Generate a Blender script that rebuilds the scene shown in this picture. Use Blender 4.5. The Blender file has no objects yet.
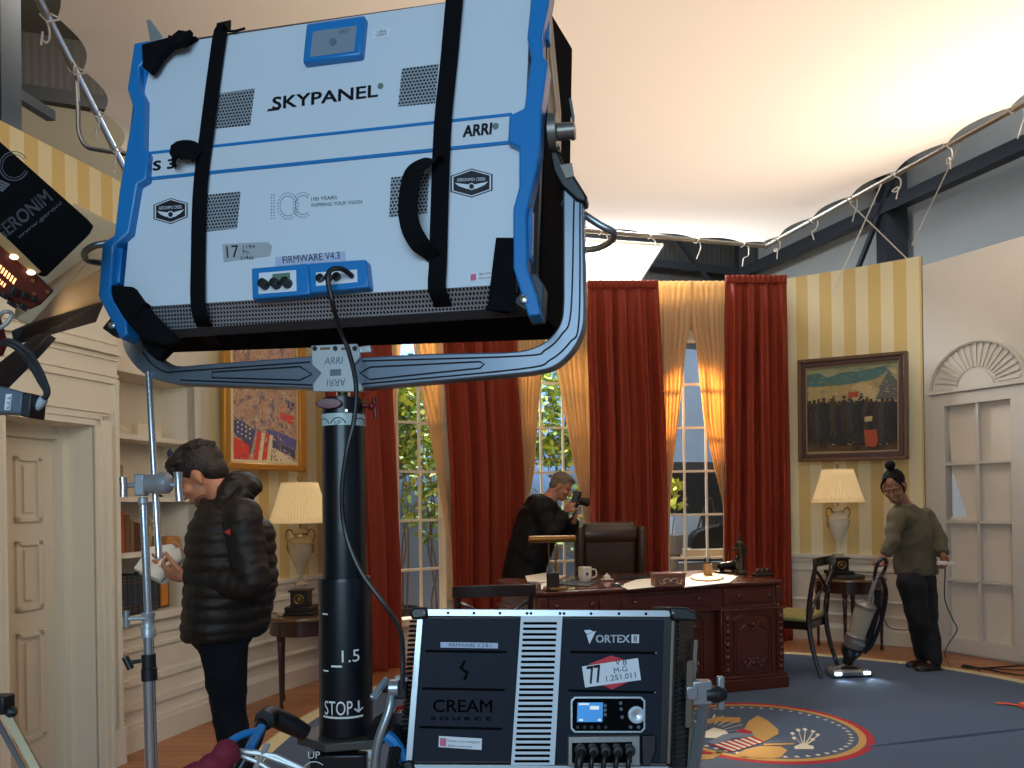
import bpy, bmesh, math, random
from mathutils import Vector as V, Matrix, noise
random.seed(7)
sc = bpy.context.scene
COL = sc.collection
# ---------------------------------------------------------------- camera
CAM = V((0, 0, 1.42)); F = 770.0; CX = 512.0; CY = 503.0; ROLL = .015
cd = bpy.data.cameras.new('camera'); cam = bpy.data.objects.new('camera', cd); COL.objects.link(cam)
cd.sensor_width = 36; cd.lens = F/1024*36; cd.shift_y = (CY-384)/1024; cd.clip_start = .05; cd.clip_end = 100
_c, _s = math.cos(ROLL), math.sin(ROLL)
cam.matrix_world = Matrix(((_c, _s, 0, 0), (0, 0, -1, 0), (-_s, _c, 0, 1.42), (0, 0, 0, 1)))
sc.camera = cam
# ---------------------------------------------------------------- world, view, large lights
w = bpy.data.worlds.new('daylight'); sc.world = w; w.use_nodes = True
bg = w.node_tree.nodes['Background']; bg.inputs[0].default_value = (.42, .66, 1.0, 1); bg.inputs[1].default_value = .30
vs = sc.view_settings; vs.view_transform = 'Standard'; vs.look = 'None'; vs.gamma = 1; vs.use_curve_mapping = False; vs.exposure = 0.0

def light(name, kind, loc, aim, power, col, size=1.0, size_y=None, spot=None):
    l = bpy.data.lights.new(name, kind); o = bpy.data.objects.new(name, l); COL.objects.link(o)
    l.energy = power; l.color = col
    if kind == 'AREA':
        l.shape = 'RECTANGLE'; l.size = size; l.size_y = size_y or size
    if kind == 'SPOT':
        l.spot_size = math.radians(spot); l.spot_blend = .5; l.shadow_soft_size = size
    o.location = loc
    d = V(aim)-V(loc); o.rotation_euler = d.to_track_quat('-Z', 'Y').to_euler()
    return o
# assumed soft banks, unseen, hung in the stage roof above the stretched cloth
light('overhead_bank_light', 'AREA', (1.5, 4.3, 6.3), (1.5, 4.3, 0), 118, (1, .87, .75), 3.6, 3.6)
light('overhead_hot_light', 'SPOT', (3.05, 4.75, 5.35), (2.8, 4.65, 4.0), 215, (1, .88, .74), .25, spot=135)
# cool fill added behind the camera for assumed daylight; no door is built
light('added_rear_fill_light', 'AREA', (-.6, -2.6, 2.5), (-.2, 1.9, 1.6), 128, (.58, .82, 1.0), 2.6, 2.2)
# assumed unseen film lamps outside the set windows, lighting the sheers and desk
light('window_key_light', 'SPOT', (2.2, 9.6, 3.6), (1.5, 5.95, .8), 1900, (1, .78, .52), .06, spot=26)
light('window_back_light', 'SPOT', (-1.7, 8.7, 4.3), (-.35, 6.8, 1.2), 520, (1, .82, .6), .15, spot=40)
light('window_side_light', 'SPOT', (.9, 9.6, 4.4), (.6, 7.6, 1.7), 650, (1, .78, .5), .2, spot=50)
light('window_sheer_light', 'SPOT', (2.05, 9.55, 3.75), (2.05, 8.0, 1.7), 420, (1, .74, .42), .2, spot=46)
light('backdrop_fill_light', 'AREA', (-.6, 8.9, 5.2), (-.6, 9.6, 1.6), 800, (.8, .9, 1), 5, .6)  # added wash, lamp unseen, to brighten the blue backdrop and trees
light('stage_right_fill_light', 'AREA', (4.2, 6.8, 6.4), (4.6, 10, 3.0), 38, (.9, .95, 1), 1.2)  # unseen fill added for the grey stage wall at the right
light('stage_left_fill_light', 'AREA', (-3.4, 6.6, 6.2), (-4.6, 9.0, 4.6), 90, (1, .9, .74), .8)  # unseen fill, added to lift the dark drab panel at the back left

# ---------------------------------------------------------------- pixel to place helpers
def ray(x, y):
    u = (x-CX)/F; v = (CY-y)/F
    return V((u*_c+v*_s, 1, -u*_s+v*_c))
def P(x, y, d): return CAM+ray(x, y)*d
def PZ(x, y, z):
    r = ray(x, y); return CAM+r*((z-CAM.z)/r.z)
class Plane:
    def __init__(s, o, a, b):
        s.o = V(o); s.A = V(a).normalized(); b = V(b); s.B = (b-s.A*b.dot(s.A)).normalized(); s.N = s.A.cross(s.B)
        if s.N.dot(CAM-s.o) < 0: s.N = -s.N
    def at(s, x, y, h=0):
        r = ray(x, y); n = s.N; o = s.o+n*h
        return CAM+r*((o-CAM).dot(n)/r.dot(n))
    def uv(s, p): q = p-s.o; return (q.dot(s.A), q.dot(s.B))
    def pt(s, a, b, h=0): return s.o+s.A*a+s.B*b+s.N*h
def vplane(p0, p1): return Plane(p0, V(p1)-V(p0), (0, 0, 1))
def facing(d): return Plane((0, d, 0), (1, 0, 0), (0, 0, 1))

# ---------------------------------------------------------------- materials
def srgb(r, g, b):
    return tuple(((c/255)/12.92 if c/255 <= .04045 else ((c/255+.055)/1.055)**2.4) for c in (r, g, b))
MATS = {}
def mat(name, rgb, rough=.6, metal=0, bump=0, scale=40, var=.0, spec=.5, emit=None, es=0, trans=0, alpha=1, coat=0, sheen=0, subs=0):
    if name in MATS: return MATS[name]
    m = bpy.data.materials.new(name); m.use_nodes = True; nt = m.node_tree; b = nt.nodes['Principled BSDF']
    c = srgb(*rgb); b.inputs['Base Color'].default_value = (*c, 1); b.inputs['Roughness'].default_value = rough
    b.inputs['Metallic'].default_value = metal; b.inputs['Specular IOR Level'].default_value = spec
    b.inputs['Transmission Weight'].default_value = trans; b.inputs['Alpha'].default_value = alpha
    b.inputs['Coat Weight'].default_value = coat; b.inputs['Sheen Weight'].default_value = sheen
    if emit: b.inputs['Emission Color'].default_value = (*srgb(*emit), 1); b.inputs['Emission Strength'].default_value = es
    tc = nt.nodes.new('ShaderNodeTexCoord'); n = nt.nodes.new('ShaderNodeTexNoise'); n.inputs['Scale'].default_value = scale; n.inputs['Detail'].default_value = 3
    nt.links.new(tc.outputs['Object'], n.inputs['Vector'])
    if bump:
        bp = nt.nodes.new('ShaderNodeBump'); bp.inputs['Strength'].default_value = bump; bp.inputs['Distance'].default_value = .01
        nt.links.new(n.outputs[0], bp.inputs['Height']); nt.links.new(bp.outputs[0], b.inputs['Normal'])
    if var:
        mx = nt.nodes.new('ShaderNodeMix'); mx.data_type = 'RGBA'
        mx.inputs['A'].default_value = (*[x*(1-var) for x in c], 1); mx.inputs['B'].default_value = (*[min(1, x*(1+var)) for x in c], 1)
        nt.links.new(n.outputs[0], mx.inputs['Factor']); nt.links.new(mx.outputs['Result'], b.inputs['Base Color'])
    MATS[name] = m
    return m
def nodes(m): return m.node_tree.nodes, m.node_tree.links, m.node_tree.nodes['Principled BSDF']
def mathn(nt, op, a, b=None, c=None):
    n = nt.nodes.new('ShaderNodeMath'); n.operation = op
    for i, v in enumerate((a, b, c)):
        if v is None: continue
        if isinstance(v, (int, float)): n.inputs[i].default_value = v
        else: nt.links.new(v, n.inputs[i])
    return n.outputs[0]
def mixc(nt, fac, ca, cb):
    mx = nt.nodes.new('ShaderNodeMix'); mx.data_type = 'RGBA'
    for k, v in (('A', ca), ('B', cb)):
        if isinstance(v, tuple): mx.inputs[k].default_value = (*srgb(*v), 1)
        else: nt.links.new(v, mx.inputs[k])
    nt.links.new(fac, mx.inputs['Factor']); return mx.outputs['Result']
def uvxy(nt):
    t = nt.nodes.new('ShaderNodeTexCoord'); s = nt.nodes.new('ShaderNodeSeparateXYZ'); nt.links.new(t.outputs['UV'], s.inputs[0]); return s.outputs[0], s.outputs[1]

# ---------------------------------------------------------------- mesh collector
def frame_from(d):
    d = V(d).normalized(); a = V((0, 0, 1)) if abs(d.z) < .9 else V((1, 0, 0))
    x = d.cross(a).normalized(); return x, x.cross(d).normalized() if False else d.cross(x).normalized()
class M:
    def __init__(s): s.v = []; s.f = []; s.mi = []; s.uv = {}; s.cur = 0
    def mat(s, i): s.cur = i; return s
    def face(s, idx): s.f.append(tuple(idx)); s.mi.append(s.cur)
    def add(s, vs, fs):
        b = len(s.v); s.v += [V(v) for v in vs]
        for f in fs: s.face([i+b for i in f])
        return b
    def box(s, c, size, R=None):
        hx, hy, hz = [k/2 for k in size]; c = V(c); vs = []
        for z in (-hz, hz):
            for x, y in ((-hx, -hy), (hx, -hy), (hx, hy), (-hx, hy)):
                p = V((x, y, z)); vs.append(c+(R @ p if R else p))
        s.add(vs, [(3, 2, 1, 0), (4, 5, 6, 7), (0, 1, 5, 4), (1, 2, 6, 5), (2, 3, 7, 6), (3, 0, 4, 7)]); return s
    def fbox(s, o, A, B, N, a0, a1, b0, b1, h0, h1):       # box in a frame
        o = V(o); vs = [o+A*a+B*b+N*h for h in (h0, h1) for a, b in ((a0, b0), (a1, b0), (a1, b1), (a0, b1))]
        s.add(vs, [(3, 2, 1, 0), (4, 5, 6, 7), (0, 1, 5, 4), (1, 2, 6, 5), (2, 3, 7, 6), (3, 0, 4, 7)]); return s
    def cyl(s, p0, p1, r0, r1=None, n=16, caps=True):
        p0, p1 = V(p0), V(p1); r1 = r0 if r1 is None else r1; x, y = frame_from(p1-p0); vs = []
        for p, r in ((p0, r0), (p1, r1)):
            for i in range(n):
                a = 2*math.pi*i/n; vs.append(p+x*math.cos(a)*r+y*math.sin(a)*r)
        fs = [(i, (i+1) % n, n+(i+1) % n, n+i) for i in range(n)]
        if caps: fs += [tuple(range(n))[::-1], tuple(range(n, 2*n))]
        s.add(vs, fs); return s
    def tube(s, pts, r, n=8, rf=None, closed=False):
        pts = [V(p) for p in pts]; vs = []; x = None; m = len(pts)
        for i, p in enumerate(pts):
            d = (pts[(i+1) % m]-pts[i-1]) if closed else (pts[min(i+1, m-1)]-pts[max(i-1, 0)])
            if d.length < 1e-9: d = V((0, 0, 1))
            d.normalize()
            if x is None: x, y = frame_from(d)
            else:
                x = (x-d*x.dot(d)).normalized(); y = d.cross(x)
            rr = rf(i/(m-1)) if rf else r
            for k in range(n):
                a = 2*math.pi*k/n; vs.append(p+x*math.cos(a)*rr+y*math.sin(a)*rr)
        fs = []
        for i in range(m if closed else m-1):
            j = (i+1) % m
            for k in range(n): fs.append((i*n+k, i*n+(k+1) % n, j*n+(k+1) % n, j*n+k))
        if not closed: fs += [tuple(range(n))[::-1], tuple(range((m-1)*n, m*n))]
        s.add(vs, fs); return s
    def ribbon(s, pts, wdir, w, t):                        # flat strap along pts
        pts = [V(p) for p in pts]; vs = []; m = len(pts)
        for i, p in enumerate(pts):
            d = (pts[min(i+1, m-1)]-pts[max(i-1, 0)]).normalized(); wd = V(wdir); wd = (wd-d*wd.dot(d)).normalized(); n = d.cross(wd)
            vs += [p+wd*w/2+n*t/2, p-wd*w/2+n*t/2, p-wd*w/2-n*t/2, p+wd*w/2-n*t/2]
        fs = [(i*4+k, i*4+(k+1) % 4, i*4+4+(k+1) % 4, i*4+4+k) for i in range(m-1) for k in range(4)]
        fs += [(3, 2, 1, 0), tuple(range(4*m-4, 4*m))]
        s.add(vs, fs); return s
    def lathe(s, prof, o=(0, 0, 0), n=24, axis=None, sx=1, sy=1):
        o = V(o); z = V(axis).normalized() if axis else V((0, 0, 1))
        if axis: x, y = frame_from(z)
        else: x, y = V((1, 0, 0)), V((0, 1, 0))
        vs = [o+x*r*math.cos(2*math.pi*k/n)*sx+y*r*math.sin(2*math.pi*k/n)*sy+z*h for r, h in prof for k in range(n)]
        m = len(prof); fs = [(i*n+k, i*n+(k+1) % n, (i+1)*n+(k+1) % n, (i+1)*n+k) for i in range(m-1) for k in range(n)]
        fs += [tuple(range(n))[::-1], tuple(range((m-1)*n, m*n))]
        s.add(vs, fs); return s
    def ell(s, c, r, R=None, n=16, m=10):
        c = V(c); r = (r, r, r) if isinstance(r, (int, float)) else r; vs = [];
        for i in range(m+1):
            t = math.pi*i/m
            for k in range(n):
                a = 2*math.pi*k/n; q = V((math.sin(t)*math.cos(a)*r[0], math.sin(t)*math.sin(a)*r[1], math.cos(t)*r[2])); vs.append(c+(R @ q if R else q))
        s.add(vs, [(i*n+k, i*n+(k+1) % n, (i+1)*n+(k+1) % n, (i+1)*n+k) for i in range(m) for k in range(n)]); return s
    def cap(s, p0, p1, r0, r1=None, n=12):                 # tapered capsule
        r1 = r0 if r1 is None else r1; s.cyl(p0, p1, r0, r1, n); s.ell(p0, r0, n=n, m=8); s.ell(p1, r1, n=n, m=8); return s
    def prism(s, pts, off):                                # closed polygon extruded by a vector
        pts = [V(p) for p in pts]; n = len(pts); off = V(off); b = len(s.v); s.v += pts+[p+off for p in pts]
        s.face(range(b, b+n)); s.face(range(b+2*n-1, b+n-1, -1))
        for i in range(n): s.face((b+i, b+n+i, b+n+(i+1) % n, b+(i+1) % n))
        return s
    def grid(s, fn, nu, nv, uvf=None, closed=False):
        b = len(s.v)
        for j in range(nv+1):
            for i in range(nu+1):
                u, v = i/nu, j/nv; s.v.append(V(fn(u, v)))
                if uvf: s.uv[len(s.v)-1] = uvf(u, v)
        for j in range(nv):
            for i in range(nu): k = b+j*(nu+1)+i; s.face((k, k+1, k+nu+2, k+nu+1))
        return s
    def pp(s, pts, pl, h=0, t=.004, uv=True):              # outline read off the picture, laid on a real plane
        ps = [pl.at(x, y, h) for x, y in pts]; b = len(s.v); s.prism(ps, -pl.N*t)
        for i in range(b, len(s.v)): s.uv[i] = pl.uv(s.v[i])
        return s
    def quadf(s, c4):                                      # mapping (u,v)->point from 4 corner points BL BR TR TL
        a, b, c, d = [V(k) for k in c4]; return lambda u, v: a*(1-u)*(1-v)+b*u*(1-v)+c*u*v+d*(1-u)*v
    def text(s, body, f, shear=0, bu=0, bv=0):            # bu, bv thicken the strokes
        vs, fs = glyphs(body)
        for du, dv in (((0, 0),) if not bu else ((-bu, -bv), (bu, -bv), (bu, bv), (-bu, bv))): s.add([f(x+shear*y+du, y+dv) for x, y in vs], fs)
        return s
    def build(s, name, mats, parent=None, smooth=True, bevel=0, sub=0, remesh=0, smoothit=0, solid=0, angle=40, loc=None, stat=True, auto=True):
        me = bpy.data.meshes.new(name); base = V(loc) if loc is not None else (rootloc(parent) if parent else V((0, 0, 0)))
        me.from_pydata([v-base for v in s.v], [], s.f)
        if not isinstance(mats, (list, tuple)): mats = [mats]
        for m_ in mats: me.materials.append(m_)
        for p, i in zip(me.polygons, s.mi): p.material_index = i if i < len(mats) else 0
        if s.uv:
            ul = me.uv_layers.new(name='UVMap')
            for lp in me.loops: ul.data[lp.index].uv = s.uv.get(lp.vertex_index, (0, 0))
        bm = bmesh.new(); bm.from_mesh(me)
        if not s.uv and not sub: bmesh.ops.remove_doubles(bm, verts=bm.verts, dist=1e-5)
        if auto: bmesh.ops.recalc_face_normals(bm, faces=bm.faces)
        bm.to_mesh(me); bm.free()
        if smooth:
            me.polygons.foreach_set('use_smooth', [True]*len(me.polygons))
            if not remesh: me.set_sharp_from_angle(angle=math.radians(angle))
        o = bpy.data.objects.new(name, me); COL.objects.link(o)
        if parent: o.parent = parent
        elif loc is not None: o.location = loc
        if bevel:
            b = o.modifiers.new('bevel', 'BEVEL'); b.width = bevel; b.segments = 2; b.limit_method = 'ANGLE'; b.angle_limit = math.radians(50)
        if solid: k = o.modifiers.new('solid', 'SOLIDIFY'); k.thickness = solid; k.offset = 0
        if sub: k = o.modifiers.new('sub', 'SUBSURF'); k.levels = k.render_levels = sub
        if remesh:
            k = o.modifiers.new('rm', 'REMESH'); k.mode = 'VOXEL'; k.voxel_size = remesh; k.use_smooth_shade = True
        if smoothit:
            k = o.modifiers.new('sm', 'SMOOTH'); k.factor = .5; k.iterations = smoothit
        return o
_G = {}
def glyphs(body):
    if body in _G: return _G[body]
    cu = bpy.data.curves.new('t', 'FONT'); cu.body = body; cu.size = 1; cu.resolution_u = 3
    o = bpy.data.objects.new('t', cu); COL.objects.link(o); bpy.context.view_layer.update()
    me = bpy.data.meshes.new_from_object(o.evaluated_get(bpy.context.evaluated_depsgraph_get()))
    vs = [(v.co.x, v.co.y) for v in me.vertices]; fs = [tuple(p.vertices) for p in me.polygons]
    x0 = min(v[0] for v in vs); x1 = max(v[0] for v in vs); y0 = min(v[1] for v in vs); y1 = max(v[1] for v in vs)
    vs = [((x-x0)/(x1-x0), (y-y0)/(y1-y0)) for x, y in vs]
    bpy.data.objects.remove(o); bpy.data.curves.remove(cu); bpy.data.meshes.remove(me)
    _G[body] = (vs, fs); return _G[body]
_RL = {}
def rootloc(p):
    while p.parent: p = p.parent
    return _RL.get(p.name, V(p.location))
def tag(o, label, cat, group=None, kind=None):
    if label: o['label'] = label
    if cat: o['category'] = cat
    if group: o['group'] = group
    if kind: o['kind'] = kind
    return o
def struct(o, label=None): o['kind'] = 'structure'; o.update_tag(); return o
def thing(name, label, cat, loc=(0, 0, 0), group=None):
    o = bpy.data.objects.new(name, None); COL.objects.link(o); o.location = loc; o.empty_display_size = .1
    return tag(o, label, cat, group)
def bake(o):                                               # apply modifiers without operators
    bpy.context.view_layer.update()
    me = bpy.data.meshes.new_from_object(o.evaluated_get(bpy.context.evaluated_depsgraph_get()))
    o.modifiers.clear(); old = o.data; o.data = me; bpy.data.meshes.remove(old); return o
def dup(root, loc, rotz=0, label=None, group=None):
    r = root.copy(); COL.objects.link(r); r.location = loc; r.rotation_euler = (0, 0, rotz)
    if label: r['label'] = label
    if group: r['group'] = group
    for ch in list(root.children):
        c = ch.copy(); COL.objects.link(c); c.parent = r
        for g in list(ch.children):
            d = g.copy(); COL.objects.link(d); d.parent = c
    return r
def crom(pts, n=8, closed=False):
    pts = [V(p) for p in pts]; m = len(pts); out = []
    rng = range(m) if closed else range(m-1)
    for i in rng:
        p1, p2 = pts[i], pts[(i+1) % m]
        p0 = pts[i-1] if (closed or i > 0) else p1*2-p2
        p3 = pts[(i+2) % m] if (closed or i+2 < m) else p2*2-p1
        for k in range(n):
            t = k/n; out.append(.5*((2*p1)+(p2-p0)*t+(2*p0-5*p1+4*p2-p3)*t*t+(3*p1-p0-3*p2+p3)*t**3))
    if not closed: out.append(pts[-1])
    return out
def lerp(a, b, t): return a+(b-a)*t
def interp(tab, x):
    if x <= tab[0][0]: return tab[0][1:]
    for a, b in zip(tab, tab[1:]):
        if x <= b[0]:
            t = (x-a[0])/(b[0]-a[0]); return tuple(p+(q-p)*t for p, q in zip(a[1:], b[1:]))
    return tab[-1][1:]
# ================================================================ SETTING
WHITE = mat('painted_white', (220, 209, 188), .55, bump=.02, scale=8, var=.03)
WHITE2 = mat('painted_grey_white', (204, 197, 184), .6, bump=.02, scale=5, var=.04)
DARK = mat('dark_metal_shed', (70, 68, 64), .7, bump=.03, scale=6, var=.1)
STEEL = mat('dark_blue_steel', (34, 38, 44), .5)
def stripes(name, per, ca, cb):
    m = mat(name, ca, .6); nt = m.node_tree; N_, L, b = nodes(m); u, v = uvxy(nt)
    fr = mathn(nt, 'FRACT', mathn(nt, 'DIVIDE', u, per)); st = mathn(nt, 'GREATER_THAN', fr, .5)
    # a narrow tone-on-tone rib of the damask on each edge
    fine = mathn(nt, 'MULTIPLY', mathn(nt, 'GREATER_THAN', mathn(nt, 'FRACT', mathn(nt, 'DIVIDE', u, per/10)), .5), .08)
    L.new(mixc(nt, mathn(nt, 'ADD', mathn(nt, 'MULTIPLY', st, .9), fine), ca, cb), b.inputs['Base Color']); return m
PAPER = stripes('striped_wallpaper', .224, (228, 213, 168), (212, 180, 108))
PAPERL = stripes('striped_wallpaper_narrow', .165, (232, 215, 168), (218, 184, 112))

# floor: parquet boards around the rug, grey stage floor further out
m = mat('wood_floor', (150, 84, 44), .38, bump=.02, scale=30); nt = m.node_tree; N_, L, b = nodes(m)
tc = nt.nodes.new('ShaderNodeTexCoord'); br = nt.nodes.new('ShaderNodeTexBrick'); L.new(tc.outputs['Object'], br.inputs['Vector'])
br.inputs['Color1'].default_value = (*srgb(176, 116, 72), 1); br.inputs['Color2'].default_value = (*srgb(156, 98, 58), 1); br.inputs['Mortar'].default_value = (*srgb(90, 50, 28), 1)
br.inputs['Scale'].default_value = 1; br.inputs['Mortar Size'].default_value = .002; br.inputs['Brick Width'].default_value = .6; br.inputs['Row Height'].default_value = .09
ns = nt.nodes.new('ShaderNodeTexNoise'); ns.inputs['Scale'].default_value = 6; mp = nt.nodes.new('ShaderNodeMapping'); mp.inputs['Scale'].default_value = (1, 8, 1)
L.new(tc.outputs['Object'], mp.inputs[0]); L.new(mp.outputs[0], ns.inputs['Vector'])
mx = nt.nodes.new('ShaderNodeMix'); mx.data_type = 'RGBA'; mx.blend_type = 'OVERLAY'; mx.inputs['Factor'].default_value = .35
L.new(br.outputs['Color'], mx.inputs['A']); L.new(ns.outputs[0], mx.inputs['B']); L.new(mx.outputs['Result'], b.inputs['Base Color'])
struct(M().box((0, 5, -.05), (18, 20, .1)).build('floor', m, smooth=False))

# ---- stage building behind the set
U_ = V((-.94, -.34, 0)).normalized(); T_ = V((.34, -.94, 0)).normalized()
C0 = V((3.87, 12.4, 0)); C1 = C0+U_*10.6
corr = mat('corrugated_steel', (66, 64, 62), .55)
nt = corr.node_tree; N_, L, b = nodes(corr); u, v = uvxy(nt)
bp = nt.nodes.new('ShaderNodeBump'); bp.inputs['Strength'].default_value = .8; bp.inputs['Distance'].default_value = .03
fr = mathn(nt, 'FRACT', mathn(nt, 'DIVIDE', u, .34)); L.new(mathn(nt, 'PINGPONG', fr, .12), bp.inputs['Height']); L.new(bp.outputs[0], b.inputs['Normal'])
grey = mat('stage_wall_grey', (138, 140, 138), .8, bump=.03, scale=2, var=.08)
tan = mat('stage_wall_drab', (112, 106, 92), .8, bump=.03, scale=2, var=.08)
def wallseg(name, p, q, z0, z1, m_, t=.12, nout=None):
    d = (q-p).normalized(); n = V((-d.y, d.x, 0)) if nout is None else nout
    mm = M(); b0 = len(mm.v)
    mm.prism([p+V((0, 0, z0)), q+V((0, 0, z0)), q+V((0, 0, z1)), p+V((0, 0, z1))], n*t)
    for i in range(len(mm.v)): mm.uv[i] = ((mm.v[i]-p).dot(d), mm.v[i].z)
    return struct(mm.build(name, m_, smooth=False))
wallseg('wall_stage_back', C0, C1, 0, 7, corr, nout=-T_)
cl = C1+U_*-.0
wallseg('wall_stage_left_lower', C1, C1+T_*11, 0, 7, tan, nout=U_)
wallseg('wall_stage_panel', C1+T_*.02+U_*.6+V((.2, -.1, 0)), C1-U_*3.4+T_*.02, 0, 6.25, tan, nout=-T_*.4)
wallseg('wall_stage_right', C0, C0+T_*14, 0, 7, grey, nout=-U_)
struct(M().prism([C0+V((0, 0, 7)), C1+V((0, 0, 7)), C1+T_*12+V((0, 0, 7)), C0+T_*12+V((0, 0, 7))], V((0, 0, .1))).build('ceiling', DARK, smooth=False))
def bar(p, q, w_, h_=None):
    mm = M(); d = (V(q)-V(p)).normalized(); x, y = frame_from(d); h_ = h_ or w_
    a = V(p)
    mm.prism([a+x*w_/2+y*h_/2, a-x*w_/2+y*h_/2, a-x*w_/2-y*h_/2, a+x*w_/2-y*h_/2], V(q)-V(p)); return mm
struct(bar(C0+U_*.25+V((0, 0, 4.98)), C0+U_*.25+T_*13+V((0, 0, 4.98)), .15).build('beam_stage_rail', STEEL, smooth=False))
for k, t in enumerate((.1, 3.0, 7.2)):
    struct(bar(C0+U_*.15+T_*t, C0+U_*.15+T_*t+V((0, 0, 7)), .26).build('column_stage', STEEL, smooth=False))
struct(bar(C0+T_*.15+V((0, 0, 5.0)), C1+T_*.15+V((0, 0, 5.0)), .12).build('beam_stage_girt', STEEL, smooth=False))
struct(bar(C0+T_*.15+V((0, 0, 6.2)), C1+T_*.15+V((0, 0, 6.2)), .16).build('beam_stage_girt', STEEL, smooth=False))
struct(bar(C0+U_*2.4+T_*.2+V((0, 0, 6.4)), C0+U_*.5+T_*.2+V((0, 0, 4.4)), .05).build('beam_stage_brace', STEEL, smooth=False))
struct(bar(C0+U_*.3+T_*4.2+V((0, 0, 6.9)), C0+U_*.3+T_*2.0+V((0, 0, 3.4)), .05).build('beam_stage_brace', STEEL, smooth=False))
# dark steel column and sloping strut high at the left
struct(bar(P(3, 200, 6.3)-V((.08, 0, 4.0)), P(3, -200, 6.3)-V((.08, 0, 0)), .26).build('column_stage', mat('slate_column', (44, 50, 58), .6), smooth=False))
struct(bar(P(-20, 72, 6.4), P(51, 116, 7.3), .09).build('beam_stage_strut', STEEL, smooth=False))

# ---- the curved set wall
path = crom([(-2.04, 5.2, 0), (-1.90, 5.7, 0), (-1.68, 6.2, 0), (-1.42, 6.72, 0)], 6)[:-1]
path += [V((-1.42, 6.72, 0)), V((-.62, 7.3, 0))]
path += crom([(-.62, 7.3, 0), (-.28, 7.56, 0), (.05, 7.74, 0)], 4)[1:]
path += [V((1.03, 7.96, 0)), V((1.3, 8.02, 0)), V((1.55, 8.05, 0)), V((2.53, 8.02, 0))]
path += crom([(2.53, 8.02, 0), (2.91, 7.86, 0), (3.4, 7.56, 0), (3.87, 7.22, 0)], 6)[1:]
S = [0.0]
for a, b_ in zip(path, path[1:]): S.append(S[-1]+(b_-a).length)
WIN = [(V((-1.42, 6.72, 0)), V((-.62, 7.3, 0))), (V((.05, 7.74, 0)), V((1.03, 7.96, 0))), (V((1.55, 8.05, 0)), V((2.53, 8.02, 0)))]
def is_win(a, b_): return any((a-p).length < 1e-4 and (b_-q).length < 1e-4 for p, q in WIN)
def outn(a, b_): d = (b_-a).normalized(); return V((-d.y, d.x, 0))
def offpath(k):                                            # mitred offset towards the room (k<0) or outside
    out = []
    for i, p in enumerate(path):
        n = V((0, 0, 0))
        if i > 0: n += outn(path[i-1], p)
        if i < len(path)-1: n += outn(p, path[i+1])
        out.append(p+n.normalized()*k)
    return out
ZT = 3.68; ZS = .36; ZH = 3.12; ZR = .84
outer = offpath(.08)
def wallmesh(z0, z1, sel):
    mm = M(); mm.auto = True
    for i in range(len(path)-1):
        a, b_, oa, ob = path[i], path[i+1], outer[i], outer[i+1]
        if not sel(a, b_): continue
        k = len(mm.v); Z = lambda p, z: V((p.x, p.y, z))
        tz = lambda p, z: z
        for p in (a, b_, ob, oa):
            mm.v.append(Z(p, z0))
        for p in (a, b_, ob, oa):
            mm.v.append(Z(p, z1))
        for j, s_ in zip(range(k, k+8), (S[i], S[i+1], S[i+1], S[i])*2): mm.uv[j] = (s_, mm.v[j].z)
        for f in ((0, 1, 5, 4), (1, 2, 6, 5), (2, 3, 7, 6), (3, 0, 4, 7), (3, 2, 1, 0), (4, 5, 6, 7)): mm.face([k+q for q in f])
    return mm
mm = wallmesh(ZR, ZT, lambda a, b_: not is_win(a, b_))
m2 = wallmesh(ZH, ZT, is_win); off = len(mm.v); mm.v += m2.v
for f in m2.f: mm.face([q+off for q in f])
for k, u in m2.uv.items(): mm.uv[k+off] = u
struct(mm.build('wall_back', PAPER, smooth=False))
mm = wallmesh(0, ZR, lambda a, b_: not is_win(a, b_)); m2 = wallmesh(0, ZS, is_win); off = len(mm.v); mm.v += m2.v
for f in m2.f: mm.face([q+off for q in f])
struct(mm.build('wall_back_wainscot', WHITE, smooth=False))
def sweep(pts, prof, side=-1):                              # profile (offset from wall, z) swept along pts
    mm = M(); vs = []; n = len(prof)
    for i, p in enumerate(pts):
        nn = V((0, 0, 0))
        if i > 0: nn += outn(pts[i-1], p)
        if i < len(pts)-1: nn += outn(p, pts[i+1])
        nn = nn.normalized()*side
        vs += [V((p.x, p.y, z))+nn*o for o, z in prof]
    fs = [(i*n+k, (i+1)*n+k, (i+1)*n+(k+1) % n, i*n+(k+1) % n) for i in range(len(pts)-1) for k in range(n)]
    fs += [tuple(range(n)), tuple(range(len(vs)-1, len(vs)-n-1, -1))]
    mm.add(vs, fs); return mm
def strips(pts):                                            # (wainscot profile pieces)
    base = [(-.01, 0), (.03, 0), (.03, .13), (.02, .15), (.012, .17), (-.01, .17)]
    rail = [(-.01, ZR-.06), (.015, ZR-.06), (.02, ZR-.03), (.035, ZR-.01), (.035, ZR+.02), (-.01, ZR+.02)]
    lo = [(-.01, .235), (.014, .24), (.018, .26), (.006, .28), (-.01, .28)]
    mid = [(-.01, .38), (.014, .385), (.018, .405), (.006, .42), (-.01, .42)]
    hi = [(-.01, .69), (.006, .69), (.018, .70), (.014, .73), (-.01, .73)]
    return base, rail, (lo, mid, hi)
segs = []; cur = [path[0]]
for a, b_ in zip(path, path[1:]):
    if is_win(a, b_): segs.append(cur); cur = [b_]
    else: cur.append(b_)
segs.append(cur)
base, rail, pan = strips(path)
for sg in segs:
    mm = sweep(sg, rail)
    for p in pan:
        q = sweep(sg, p); o_ = len(mm.v); mm.v += q.v
        for f in q.f: mm.face([k+o_ for k in f])
    struct(mm.build('trim_1', WHITE, smooth=False))
struct(sweep(path, base).build('baseboard_back', WHITE, smooth=False))
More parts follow.
